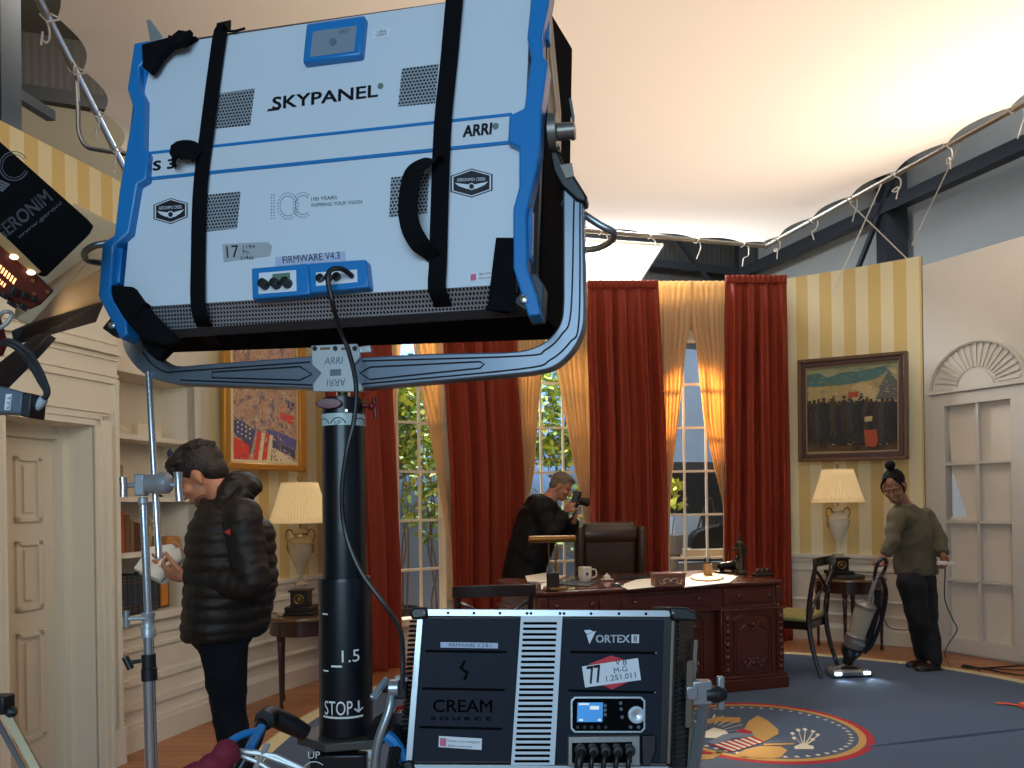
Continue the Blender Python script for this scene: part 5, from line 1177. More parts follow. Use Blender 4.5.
pb_ = [q3(134, 568, .0), q3(149, 547, .1), q3(178, 543, .08), q3(181, 556, -.02), q3(158, 579, -.1)]
mm.prism(pb_, V((.004, .008, -.012))); pgs = tag(mm.build('script_pages', mat('script_paper', (222, 218, 208), .7), smooth=False, loc=q3(158, 562)), 'white booklet of pages held by the person in the puffer jacket', 'booklet')
mm = M(); mm.prism([p+V((.012, .016, -.022)) for p in pb_], V((.002, .004, -.006))); mm.build('back_pages', mat('script_paper_grey', (190, 184, 172), .7), parent=pgs, smooth=False)
# ---------------- woman vacuuming
d0w = 6.25; qw = lambda x, y, dd=0: P(x, y, d0w+dd)
C = qw(894, 486, -.02); Fd = (-.58, -.68, -.46); Ud = (-.30, -.22, .93); nb = qw(905, 508, .04)
root = thing('person', 'person with a black topknot and olive sweater pushing the upright vacuum cleaner', 'person', V((qw(925, 660).x, 6.3, 0)))
J = dict(nk=nb, ch=qw(910, 528), be=qw(912, 552), pe=qw(915, 575), s0=qw(897, 517, -.14), e0=qw(892, 541, -.22), w0=qw(884.5, 556, -.22), s1=qw(924, 516, .10), e1=qw(938, 538, .0), w1=qw(943, 555, -.12),
    h0=qw(911, 582, -.06), k0=qw(918, 619, -.04), a0=PZ(922, 656, .09), h1=qw(922, 582, .07), k1=qw(927, 621, .06), a1=PZ(936, 661, .09))
J['a0'] = qw(924, 652, .15); J['a1'] = qw(934, 657, .0)
mm = M(); x, hq, hR = head(mm, C, Fd, Ud, nb, 1.05, .050)
mm.cap(J['nk'], J['ch'], .07, .12, 16); mm.cap(J['ch'], J['be'], .12, .11, 16); mm.cap(J['be'], J['pe'], .11, .12, 16); mm.cap(J['ch'], J['s0'], .09, .05); mm.cap(J['ch'], J['s1'], .09, .05)
for a in '01':
    mm.cap(J['s'+a], J['e'+a], .045, .036); mm.cap(J['e'+a], J['w'+a], .036, .024); mm.cap(J['h'+a], J['k'+a], .08, .052); mm.cap(J['k'+a], J['a'+a], .052, .035); mm.cap(J['a'+a], J['a'+a]+V((-.05, -.02, -.04)), .02, .018)
hand(mm, J['w0'], (-.45, -.1, -.75), (-.6, -.3, .2), (.2, -1, 0), (.9, .9, .9, .9), .6)
hand(mm, J['w1'], (.0, -.35, -.9), (-.9, -.2, 0), (0, -1, 0), (.8, .9, .9, .9), .6)
bo = mm.build('body', SKIND, parent=root, remesh=.0065, smoothit=2); finish(bo, x, [SKIND, EYEW, EYED, LIP])
mm = M(); E = lambda p, r: mm.ell(p, r, hR, 20, 14)
E(hq(-.024, .044), (.098, .084, .090)); E(hq(-.05, -.03), (.060, .078, .075)); E(hq(-.045, -.07), (.04, .06, .04)); mm.ell(hq(-.03, .165), (.042, .042, .038), hR); mm.cap(hq(-.03, .11), hq(-.03, .15), .03, .03)
for s_ in (-1, 1): mm.tube(crom([hq(.045, .095, s_*.03), hq(.058, .05, s_*.066), hq(.045, -.0, s_*.078), hq(.04, -.05, s_*.07)], 4), .011, 8, rf=lambda t: .012-.007*t)
mm.ell(hq(-.05, -.05), (.045, .05, .05), hR); shell('hair', mm, HAIRK, root, .006, 1)
SWE = mat('olive_knit', (88, 78, 56), .85, bump=.25, scale=160)
mm = M(); Rw = lambda x, y, ax, by, dd=0, r=.25: (qw(x, y, dd), V((ax*math.cos(r), ax*math.sin(r), 0)), V((-by*math.sin(r), by*math.cos(r), 0)))
loft(mm, [Rw(903.5, 504.5, .062, .060), Rw(906, 509, .115, .085), Rw(910, 518, .165, .11), Rw(911, 532, .165, .135), Rw(912, 548, .158, .14), Rw(915, 562, .165, .145), Rw(917, 574, .165, .14)], n=32)
for a in '01':
    pts = crom([J['s'+a], lerp(J['s'+a], J['e'+a], .5), J['e'+a], lerp(J['e'+a], J['w'+a], .5), J['w'+a]+(J['e'+a]-J['w'+a])*.08], 8); mm.tube(pts, .05, 18, rf=lambda t: .070-.026*t+.0012*math.sin(t*26)); mm.ell(pts[0], .070); mm.cap(J['ch']+V((0, 0, .03)), pts[0], .11, .066); mm.cap(J['nk']+V((0, 0, -.05)), pts[0], .06, .055)
shell('sweater', mm, SWE, root, .008, 3, .010, 6, .8)
mm = M(); mm.tube([hq(-.0, 0)*0+nb+V((math.cos(k*.393)*.062, math.sin(k*.393)*.06, .008-.012*math.cos(k*.393+.5))) for k in range(16)], .010, 8, closed=True); mm.build('neck_rib', SWE, parent=root)
for a in '01':
    mm = M(); dd = (J['e'+a]-J['w'+a]).normalized(); mm.cyl(J['w'+a]+dd*.055, J['w'+a]+dd*.005, .042, .034, 16); mm.build('cuff', SWE, parent=root, bevel=.005)
TRB = mat('black_trousers', (20, 17, 17), .8, bump=.15, scale=14)
mm = M(); mm.ell(lerp(J['h0'], J['h1'], .5)+V((0, 0, .02)), (.14, .13, .12))
for a in '01': mm.cap(J['h'+a], J['k'+a], .105, .078, 18); mm.cap(J['k'+a], J['a'+a]+V((0, 0, -.015)), .076, .066, 18)
shell('trousers', mm, TRB, root, .009, 3, .010, 6, .7)
shoes([J['a0'], J['a1']], (-.95, -.25, 0), root, mat('brown_leather_shoe', (52, 34, 26), .4), .95)
CRD = mat('black_cord', (26, 24, 22), .5); JW = dict(J)
mm = M(); mm.tube(crom([PZ(1060, 676, .006), PZ(1020, 675, .006), PZ(985, 669, .006), PZ(964, 665, .008), PZ(966, 668, .016), PZ(1000, 667, .006), PZ(1060, 662, .006)], 8), .006, 6); tag(mm.build('floor_cable', CRD), 'thicker black cable bundled on the wood floor before the right door', 'cable')
# orange strap on rug
mm = M(); a, b = PZ(996, 703, .018), PZ(1022, 706, .02); mm.ribbon([a, lerp(a, b, .5)+V((0, 0, .006)), b], (0, 1, 0), .03, .004); ob = tag(mm.build('orange_strap', mat('orange_tape', (232, 84, 40), .5), loc=a), 'bright orange strap end lying on the rug at the right', 'strap')
mm = M(); mm.box(PZ(1029, 706, .035), (.09, .08, .04)); mm.build('buckle', mat('orange_tape', (232, 84, 40), .5), parent=ob, bevel=.01)
# ---------------- vacuum cleaner
vb = PZ(848, 676, .0145); VG = mat('vacuum_grey', (140, 132, 124), .3, metal=.4, coat=.3); VB = mat('vacuum_black', (24, 24, 26), .35); VC = mat('dust_cup_clear', (190, 174, 150), .15, alpha=.8); VS = mat('vacuum_silver', (176, 172, 166), .25, metal=.6)
t = thing('vacuum_cleaner', 'grey upright vacuum cleaner with lit head leaning in the person\'s hand', 'vacuum cleaner', vb)
hx = V((.99, .10, 0)).normalized(); hy = V((-.10, .99, 0)); 
def vp(a, b, z): return vb+hx*a+hy*b+V((0, 0, z))
mm = M(); mm.prism([vp(-.155, -.07, .006), vp(.155, -.07, .006), vp(.165, .0, .006), vp(.12, .13, .006), vp(-.12, .13, .006), vp(-.165, .0, .006)], V((0, 0, .055))); hd = mm.build('floor_head', VS, parent=t, bevel=.018)
mm = M(); mm.prism([vp(-.09, -.078, .03), vp(.09, -.078, .03), vp(.06, -.02, .07), vp(-.06, -.02, .07)], V((0, .01, .006))); mm.build('head_cover', VB, parent=hd, bevel=.004)
mm = M(); mm.prism([vp(-.16, -.078, .004), vp(.16, -.078, .004), vp(.16, -.06, .004), vp(-.16, -.06, .004)], V((0, 0, .014))); mm.build('bumper', VB, parent=hd, bevel=.004)
for s_ in (-1, 1):
    mm = M(); mm.box(vp(s_*.118, -.072, .036), (.052, .016, .022), Matrix.Rotation(.1, 3, 'Z')); mm.build('headlight', mat('vacuum_headlight', (200, 225, 255), .3, emit=(190, 220, 255), es=9), parent=hd, bevel=.004)
    light('vacuum_head_light', 'SPOT', vp(s_*.118, -.095, .035), vp(s_*.118, -.22, 0), 1.2, (.55, .78, 1), .01, spot=90)
top = qw(879, 566, -.3); axis_b = vp(.03, .06, .09); ax = (top-axis_b).normalized(); vx = V((ax.z, 0, -ax.x)).normalized(); vyy = ax.cross(vx)
def vt(f, x_=0, y_=0): return axis_b+(top-axis_b)*f+vx*x_+vyy*y_
Rv = Matrix((vx, vyy, ax)).transposed(); LT = (top-axis_b).length
mm = M(); mm.lathe([(.02, 0), (.04, .01), (.045, .06), (.07, .10), (.085, .15), (.05, .16)], vt(-.02), 20, axis=ax); mm.build('neck', VB, parent=t)
mm = M(); mm.lathe([(.02, 0), (.072, .002), (.078, .10), (.07, .11), (.02, .112)], vt(.17), 24, axis=ax); mm.build('filter_housing', VG, parent=t)
mm = M(); mm.lathe([(.02, 0), (.066, .002), (.078, .24), (.06, .26), (.02, .262)], vt(.295), 24, axis=ax); dc = mm.build('dust_cup', VC, parent=t)
mm = M(); mm.lathe([(.01, 0), (.035, .02), (.03, .2), (.01, .22)], vt(.31), 16, axis=ax); mm.build('cyclone', VG, parent=dc)
mm = M(); mm.lathe([(.02, 0), (.08, .005), (.08, .03), (.05, .055), (.01, .06)], vt(.57), 24, axis=ax); mm.build('cup_lid', VG, parent=t)
mm = M(); mm.box(vt(.24, 0, -.078), (.10, .012, .03), Rv); mm.build('control_band', VS, parent=t, bevel=.003)
mm = M(); mm.tube(crom([vt(.16, .09), vt(.35, .10), vt(.6, .085), vt(.78, .05)], 6), .026, 12); mm.build('spine', VB, parent=t)
mm = M(); mm.cyl(vt(.6, .012), vt(.9, .006), .017, n=14); mm.build('wand', VS, parent=t)
mm = M(); mm.tube(crom([vt(.86, -.0), vt(.93, -.012), vt(1.03, -.015), vt(1.08, .02), vt(1.03, .05), vt(.93, .045), vt(.86, .01)], 5), .013, 10); mm.build('handle', VB, parent=t)
mm = M(); mm.tube(crom([vt(.9, .05), vt(.75, .12), vt(.5, .15), vt(.25, .14), vt(.13, .10)], 8), .016, 10); mm.build('hose', VB, parent=t)
mm = M(); mm.tube(crom([vt(.5, .17), qw(890, 628, -.1), qw(905, 630, .0), qw(913, 628, .2)], 8), .004, 6); mm.build('power_cord', CRD, parent=t)
# plug held in her left hand, cord
c = JW['w1']+V((-.01, -.05, -.06)); M().box(c, (.13, .035, .03)).build('plug', mat('white_plug', (226, 220, 210), .4), bevel=.006, parent=t)
CRD = mat('black_cord', (26, 24, 22), .5)
cw_ = [c+V((0, 0, -.02)), qw(945, 575, -.1), qw(945, 600, -.1), qw(953, 620, -.1), qw(957, 630, -.1), qw(948, 645, -.1)]
cw_ += [PZ(945, 655, .012), PZ(953, 670, .010), PZ(965, 677, .006), PZ(978, 675, .006), PZ(979, 669, .006), PZ(968, 667, .01), PZ(962, 666, .02), PZ(980, 668, .008), PZ(1024, 670, .006), PZ(1060, 668, .006)]
mm = M(); mm.tube(crom(cw_, 8), .0045, 6); mm.build('power_cord', CRD, parent=t)
# ---------------- photographer
d0p = 6.95; qp = lambda x, y, dd=0: P(x, y, d0p+dd)
C = qp(561.5, 486); Fd = (.82, -.24, -.52); Ud = (.5, .0, .85); nb = qp(549, 500)
root = thing('person', 'grey-haired person in a black jacket bending to a camera beside the leather chair', 'person', V((qp(520, 600).x, d0p, 0)))
J = dict(nk=nb, ch=qp(538, 520), be=qp(531, 545), pe=qp(524, 572), s0=qp(539, 507, -.18), e0=qp(551, 532, -.22), w0=qp(566, 512, -.10), s1=qp(546, 505, .17), e1=qp(567, 532, .12), w1=qp(574, 520, -.02),
    h0=qp(520, 582, -.09), k0=qp(526, 628, -.09), a0=qp(516, 668, -.09), h1=qp(520, 582, .09), k1=qp(530, 628, .09), a1=qp(520, 668, .09))
mm = M(); x, hq, hR = head(mm, C, Fd, Ud, nb, 1.0, .058)
mm.cap(J['nk'], J['ch'], .08, .14, 16); mm.cap(J['ch'], J['be'], .14, .13, 16); mm.cap(J['be'], J['pe'], .13, .13, 16); mm.cap(J['ch'], J['s0'], .10, .06); mm.cap(J['ch'], J['s1'], .10, .06)
for a in '01':
    mm.cap(J['s'+a], J['e'+a], .05, .04); mm.cap(J['e'+a], J['w'+a], .04, .026); mm.cap(J['h'+a], J['k'+a], .08, .055); mm.cap(J['k'+a], J['a'+a], .055, .038); mm.cap(J['a'+a], V((J['a'+a].x+.14, J['a'+a].y, .04)), .035, .03)
cc_ = qp(576, 500, -.05)                                    # camera body centre
hand(mm, J['w0'], (cc_-J['w0'])+V((-.02, -.06, .03)), (.7, .6, .0), (0, 0, -1), (.55, .55, .6, .6), .5)
hand(mm, J['w1'], (cc_-J['w1'])+V((.05, 0, 0)), (.1, -.1, .9), (.6, -1, 0), (.4, .4, .45, .5), .5)
bo = mm.build('body', SKIN, parent=root, remesh=.0065, smoothit=2); finish(bo, x, [SKIN, EYEW, EYED, LIP])
mm = M(); E = lambda p, r: mm.ell(p, r, hR, 20, 14); E(hq(-.022, .036), (.099, .079, .090)); E(hq(-.055, -.015), (.055, .070, .07)); E(hq(.03, .088), (.062, .062, .028))
shell('hair', mm, HAIRG, root, .006, 1)
JK = mat('black_softshell', (15, 13, 12), .7, spec=.25, bump=.3, scale=9)
Rp = lambda x, y, ax, by, t=.0, dd=0: (qp(x, y, dd), V((ax, 0, t)), V((0, by, 0)))
mm = M(); loft(mm, [Rp(549, 499, .075, .085, -.04), Rp(543, 506, .13, .16, -.08), Rp(538, 520, .17, .21, -.06), Rp(533, 540, .19, .215, -.03), Rp(527, 562, .195, .215), Rp(524, 580, .19, .21), Rp(523, 596, .19, .2)], n=32)
for a in '01':
    pts = crom([J['s'+a], lerp(J['s'+a], J['e'+a], .5), J['e'+a], lerp(J['e'+a], J['w'+a], .5), J['w'+a]+(J['e'+a]-J['w'+a])*.12], 8); mm.tube(pts, .05, 18, rf=lambda t: .084-.03*t+.004*math.sin(t*30)); mm.ell(pts[0], .086)
shell('jacket', mm, JK, root, .009, 3, .014, 6, .8)
mm = M(); mm.ell(qp(538, 500), (.075, .12, .05), Matrix.Rotation(.7, 3, 'Y')); mm.tube([qp(556, 505, -.06), qp(548, 503, -.10), qp(538, 500, -.09)], .03, 10); mm.tube([qp(556, 505, .06), qp(548, 503, .10), qp(538, 500, .09)], .03, 10); shell('hood', mm, JK, root, .009, 2)
mm = M(); mm.ell(lerp(J['h0'], J['h1'], .5), (.13, .16, .12))
for a in '01': mm.cap(J['h'+a], J['k'+a], .10, .075, 18); mm.cap(J['k'+a], J['a'+a], .075, .06, 18)
shell('trousers', mm, TRB, root, .01, 3); shoes([J['a0'], J['a1']], (1, 0, 0), root, SHO)
CB = mat('camera_black', (18, 18, 20), .35); t = thing('photo_camera', 'black camera with a long lens held up to the photographer\'s eye', 'camera', cc_)
fx = V((.93, -.25, -.22)).normalized(); ux = V((.22, 0, .97)); ux = (ux-fx*ux.dot(fx)).normalized(); sx_ = fx.cross(ux); Rc = Matrix((fx, sx_, ux)).transposed()
mm = M(); mm.box(cc_, (.06, .14, .10), Rc); mm.box(cc_+ux*.062, (.07, .06, .04), Rc); mm.build('camera_body', CB, parent=t, bevel=.01)
mm = M(); mm.lathe([(.01, 0), (.036, .0), (.036, .05), (.04, .055), (.04, .09), (.033, .095), (.008, .09)], cc_+fx*.03, 24, axis=fx); mm.build('lens', CB, parent=t)
mm = M(); mm.tube(crom([cc_+sx_*-.07, cc_+V((-.01, -.08, -.10)), qp(566, 522, -.1), nb+V((.0, -.09, -.02))], 6), .006, 5); mm.build('strap', BLK, parent=t)
# ================================================================ LARGE PANEL LAMP (back view)
SK = Plane((-.96457, 1.91902, 1.42+.50051), (.97626, -.21599, -.01626), (.05022, .08079, .70803))
SILV = mat('silver_blue_sheet', (204, 214, 224), .5, metal=.0, var=.03, scale=3); BLUEP = mat('blue_plastic', (18, 118, 186), .4, coat=.2); BLKF = mat('black_fabric_strap', (10, 10, 14), .9, spec=.15, bump=.2, scale=300); BLKM = mat('black_cast_metal', (22, 24, 28), .42)
INK = mat('print_black', (22, 24, 32), .5); INKG = mat('print_grey', (96, 110, 124), .5); STK = mat('sticker_white', (214, 220, 228), .5); GRIDM = mat('perforated_metal', (150, 158, 164), .4, metal=.4)
nt = GRIDM.node_tree; N_, L, b = nodes(GRIDM); u, v = uvxy(nt)
def dots(nt, u, v, pitch, thr):
    row = mathn(nt, 'FLOOR', mathn(nt, 'DIVIDE', v, pitch)); sh_ = mathn(nt, 'MULTIPLY', mathn(nt, 'MODULO', row, 2), .5)
    fx_ = mathn(nt, 'SUBTRACT', mathn(nt, 'FRACT', mathn(nt, 'ADD', mathn(nt, 'DIVIDE', u, pitch), sh_)), .5); fy_ = mathn(nt, 'SUBTRACT', mathn(nt, 'FRACT', mathn(nt, 'DIVIDE', v, pitch)), .5)
    return mathn(nt, 'LESS_THAN', mathn(nt, 'ADD', mathn(nt, 'MULTIPLY', fx_, fx_), mathn(nt, 'MULTIPLY', fy_, fy_)), thr)
L.new(mixc(nt, dots(nt, u, v, .0085, .115), (168, 176, 184), (18, 20, 24)), b.inputs['Base Color'])
sky = thing('panel_lamp', 'huge blue and silver panel lamp on the black column, seen from behind', 'film light', SK.at(340, 330))
GD = .30                                                    # depth of the housing behind the rear sheet
def spoly(i, pts, h=0, t=.004, mm=None): mm.mat(i); mm.pp(pts, SK, h, t); return mm
# main housing: rear sheet bevels into sides
mm = M(); R0_ = [(150, 47), (531, -10), (526, 100), (519, 190), (513, 284), (122, 308), (133, 190), (143, 107)]
mm.pp(R0_, SK, 0, .05); mm.build('rear_sheet', SILV, parent=sky, smooth=False)
mm = M(); mm.prism([SK.at(x, y, -.056) for x, y in ((138, 44), (541, -14), (541, 120), (534, 308), (116, 330), (122, 180))], -SK.N*.06); mm.build('housing', mat('graphite_housing', (60, 62, 66), .45, metal=.3), parent=sky, bevel=.012)
# lower perforated sheet tilts under
a0, a1 = SK.at(122, 308, -.001), SK.at(513, 284.5, -.001); b0_, b1_ = SK.at(147, 331, -.05), SK.at(519, 307, -.05)
mm = M(); k = len(mm.v); mm.add([a0, a1, b1_, b0_, a0-SK.N*.01, a1-SK.N*.01, b1_-SK.N*.01, b0_-SK.N*.01], [(0, 1, 2, 3), (7, 6, 5, 4), (0, 4, 5, 1), (1, 5, 6, 2), (2, 6, 7, 3), (3, 7, 4, 0)])
for i, p_ in enumerate(mm.v): mm.uv[i] = ((p_-a0).dot(SK.A), (p_-a0).dot(SK.B)*1.2)
mm.build('perforated_sheet', GRIDM, parent=sky, smooth=False)
mm = M(); mm.prism([b0_, b1_, b1_+V((0, 0, -.012))-SK.N*.02, b0_+V((0, 0, -.012))-SK.N*.02], -SK.N*.008); mm.build('lower_edge', mat('graphite_housing', (60, 62, 66), .45, metal=.3), parent=sky, smooth=False)
# vent patches
for pts in ([(219, 93.5), (254.5, 88.5), (250, 125), (215, 128.5)], [(402, 68.5), (438.5, 64), (435, 103), (398, 106.5)], [(205, 195), (240.5, 191.5), (237, 228), (203, 232)], [(391, 177.5), (429, 173.5), (427, 213), (389, 217)]):
    mm = M(); mm.pp(pts, SK, .0012, .001); mm.build('vent', GRIDM, parent=sky, smooth=False)
# crease line across sheet + the two blue rules and white band
mm = M(); mm.pp([(148, 153.5), (510, 113.8), (508, 142.5), (144, 179.5)], SK, .003, .003); mm.build('band', mat('band_white', (206, 214, 222), .4), parent=sky, smooth=False)
mm = M()
for y0, y1, x0, x1 in ((153, 114, 148, 512), (178.6, 141.8, 145, 510)): mm.pp([(x0, y0-1.2), (x1, y1-1.4), (x1, y1+1.6), (x0, y0+1.4)], SK, .0045, .0045)
mm.build('blue_rule', BLUEP, parent=sky, smooth=False)
# blue bumpers left and right with grab openings
lo = [(136, 42), (150, 40), (148, 56), (141, 62), (139, 84), (144, 97), (144, 104), (140, 146), (147, 152), (146, 180), (137, 184), (130, 225), (124, 240), (116, 246), (113, 284), (122, 302), (126, 330), (119, 338), (98, 296), (102, 243), (113, 236), (119, 186), (124, 150), (132, 108), (127, 88), (130, 62)]
mm = M(); mm.pp([(134, 43), (150, 40), (147, 58), (139, 66), (139, 88), (144, 98), (143, 146), (148, 153), (146, 179), (137, 184), (129, 232), (113, 246), (110, 293), (126, 322), (127, 334), (120, 339), (98, 296), (102, 243), (114, 235), (119, 190), (133, 108), (127, 89)], SK, .022, .05); lb = mm.build('left_bumper', BLUEP, parent=sky, bevel=.004)
mm = M(); mm.pp([(113, 249), (122, 247), (119, 283), (111, 284)], SK, .006, .03); mm.build('inner_grip', BLUEP, parent=lb, bevel=.003)
mm = M(); mm.pp([(133, 68), (137, 67), (147, 52), (148, 70), (142, 97), (134, 92)], SK, .004, .03); mm.build('inner_grip', BLUEP, parent=lb, bevel=.003)
mm = M(); mm.pp([(532, -14), (552, -18), (549, 0), (542, 36), (543, 56), (548, 62), (541, 111), (540, 146), (536, 170), (526, 214), (527, 250), (527, 268), (537, 296), (541, 314), (528, 316), (513, 268), (513, 208), (519, 186), (519, 147), (508, 142), (509, 115), (524, 108), (531, 58), (527, 37)], SK, .022, .05); rb = mm.build('right_bumper', BLUEP, parent=sky, bevel=.004)
mm = M(); mm.pp([(543, 5), (550, 3), (549, 38), (543, 40)], SK, -.01, .03); mm.build('inner_grip', BLUEP, parent=rb, bevel=.003)
mm = M(); mm.pp([(524, 212), (532, 207), (531, 258), (525, 262)], SK, -.0, .03); mm.build('inner_grip', BLUEP, parent=rb, bevel=.003)
mm = M(); mm.pp([(527, 275), (536, 273), (544, 285), (542, 316), (528, 318)], SK, -.01, .05); mm.build('corner_bracket', mat('slate_bracket', (52, 62, 74), .4), parent=rb, bevel=.003)
# black skirt / hood round the emitting side
hc4 = [SK.uv(SK.at(x, y, -.03)) for x, y in ((138, 44), (541, -14), (534, 302), (112, 321))]
def ringp(e, h): 
    ca = sum(p[0] for p in hc4)/4; cb_ = sum(p[1] for p in hc4)/4
    return [SK.pt(a+(e*.8 if a > ca else -e*.3), b+(e*.3 if b > cb_ else -e*.1), h) for a, b in hc4]
BSK = mat('black_skirt_fabric', (10, 9, 10), .95, spec=.1, bump=.35, scale=9)
mm = M(); A_, B_, A2, B2 = ringp(.004, -.10), ringp(.05, -.27), ringp(-.006, -.10), ringp(.04, -.27)
for i in range(4):
    j = (i+1) % 4; mm.add([A_[i], A_[j], B_[j], B_[i], A2[i], A2[j], B2[j], B2[i]], [(0, 1, 2, 3), (7, 6, 5, 4), (0, 3, 7, 4), (1, 5, 6, 2), (3, 2, 6, 7), (0, 4, 5, 1)])
mm.build('fabric_skirt', BSK, parent=sky, smooth=False)
mm = M(); mm.prism(ringp(-.03, -.22), -SK.N*.006)
mm.build('diffusion_sheet', mat('warm_diffusion', (250, 235, 210), .8, emit=(255, 226, 180), es=.9), parent=sky, smooth=False)  # glow added on the unseen front, paired with the fill below
light('panel_fill_light', 'AREA', SK.at(340, 150, -.52), SK.at(340, 150, -1.6)+V((0, 0, -.35)), 18, (1, .82, .60), 1.0, .7)  # added warm fill for the set, sent from the lamp's unseen front
# grey flank plate with tilt lock visible at right
mm = M(); mm.prism([SK.at(546, 18, -.04), SK.at(551, 12, -.10), SK.at(560, 108, -.10), SK.at(560, 150, -.06), SK.at(547, 120, -.03)], -SK.N*.02); mm.build('flank_plate', mat('flank_grey', (96, 94, 90), .35, metal=.5), parent=sky, bevel=.003)
pv = SK.at(549, 133, -.05); ax_ = (SK.A).normalized()
mm = M(); mm.lathe([(.01, 0), (.042, .002), (.042, .02), (.02, .022), (.018, .06), (.01, .062)], pv, 28, axis=ax_); mm.build('tilt_lock', mat('lock_grey', (120, 116, 110), .35, metal=.6), parent=sky)
mm = M(); q0_ = SK.at(570, 100, -.08); q1_ = SK.at(573, 137, -.08); mm.ribbon([q0_, lerp(q0_, q1_, .5)+V((.004, 0, 0)), q1_], (0, 1, 0), .014, .006); mm.ell(q1_, .008); mm.build('lock_lever', mat('lever_steel', (170, 168, 160), .25, metal=.9), parent=sky)
# yoke: crossbar, curved arms
YM = mat('yoke_anodised', (112, 124, 138), .36, metal=.5, coat=.1)
YP = Plane(P(337, 368, 1.93), (.98, -.20, 0), (0, 0, 1))
def yseg(pts_o, name, m_, h, t, par): mm = M(); mm.pp(pts_o, YP, h, t); return mm.build(name, m_, parent=par, bevel=.004)
yk = thing('x', None, None) if False else None
cr2 = lambda pts: [(p.x, p.y) for p in crom([(x, y, 0) for x, y in pts], 4)]
left_arc = cr2([(121, 338), (124, 350), (132, 363), (143, 373), (157, 380), (175, 384)])+[(324, 389), (324, 355)]+cr2([(200, 364.5), (182, 366), (168, 364), (156, 358), (147, 350), (139, 336)])
yl = yseg(left_arc, 'yoke_left_arm', YM, .02, .05, sky)
rc_ = [(350, 357.5), (430, 353.5)]+cr2([(505, 352), (524, 350), (541, 344), (553, 334), (561, 320), (563, 300)])+[(563, 170), (583, 190)]+cr2([(585, 305), (584, 325), (578, 342), (567, 357), (552, 368), (530, 373)])+[(350, 389.5)]
yr = yseg(rc_, 'yoke_right_arm', YM, .02, .05, sky)
for pts, par in (([(212, 372), (300, 366.5), (312, 374), (300, 380), (212, 377.5)], yl), ([(370, 367), (480, 361.5), (484, 364), (480, 368), (370, 379.5), (360, 373)], yr)):
    mm = M(); P_ = [YP.at(x, y, .0222) for x, y in pts]; mm.tube(P_, .0018, 6, closed=True); mm.build('pressed_groove', INK, parent=par)
mm = M(); mm.tube(crom([YP.at(*p, .021) for p in ((143, 352), (152, 364), (166, 372), (185, 371), (310, 362))], 5), .002, 6); mm.tube([YP.at(180, 380, .021), YP.at(312, 385, .021)], .002, 6); mm.build('edge_line', INK, parent=yl)
mm = M(); mm.tube(crom([YP.at(*p, .021) for p in ((362, 361), (520, 356), (545, 350), (562, 334), (571, 310), (574, 200))], 5), .002, 6); mm.tube(crom([YP.at(*p, .021) for p in ((362, 384), (520, 369), (550, 360), (570, 342), (579, 320), (580, 200))], 5), .002, 6); mm.build('edge_line', INK, parent=yr)
mm = M(); mm.pp([(548, 148), (556, 146), (566, 168), (574, 175), (587, 196), (586, 203), (576, 200), (561, 186), (553, 172)], YP, .03, .05); mm.build('yoke_end_cap', BLKM, parent=yr, bevel=.006)
mm = M(); mm.pp([(560, 165), (572, 163), (574, 176), (566, 178)], YP, .034, .004); mm.build('end_plate', mat('end_plate_grey', (120, 114, 106), .35, metal=.4), parent=yr)
# tube handles on both sides
HS = mat('brushed_steel_tube', (150, 158, 164), .3, metal=.8)
mm = M(); mm.tube(crom([P(563, 203, 1.86), P(580, 212, 1.84), P(600, 225, 1.83), P(614, 233, 1.84), P(610, 242, 1.9), P(598, 248, 1.96), P(586, 250, 2.0)], 6), .0085, 12); mm.build('tube_handle', HS, parent=sky)
mm = M(); mm.tube(crom([P(108, 243, 1.96), P(94, 246, 1.95), P(85, 252, 1.96), P(86, 259, 1.99), P(95, 262, 2.02), P(108, 264, 2.04)], 6), .0085, 12); mm.build('tube_handle', HS, parent=sky)
# top corner ear, lower corner lugs
mm = M(); mm.prism([SK.at(146, 19, -.06), SK.at(151, 20, -.06), SK.at(164, 38, -.06), SK.at(150, 42, -.06)], -SK.N*.01); mm.build('hanging_ear', mat('ear_alloy', (200, 208, 212), .3, metal=.7), parent=sky, bevel=.002)
for x, y in ((113, 326), (524, 300)):
    mm = M(); mm.pp([(x-11, y+2), (x-3, y-8), (x+9, y-6), (x+10, y+8), (x, y+10)], SK, .02, .02); lg = mm.build('corner_lug', BLKM, parent=sky, bevel=.002); c = SK.at(x, y, .022)
    mm = M(); mm.lathe([(.002, 0), (.009, .001), (.009, .006), (.003, .009)], c, 16, axis=SK.N); mm.build('bolt', mat('bright_bolt', (220, 220, 216), .2, metal=.9), parent=lg)
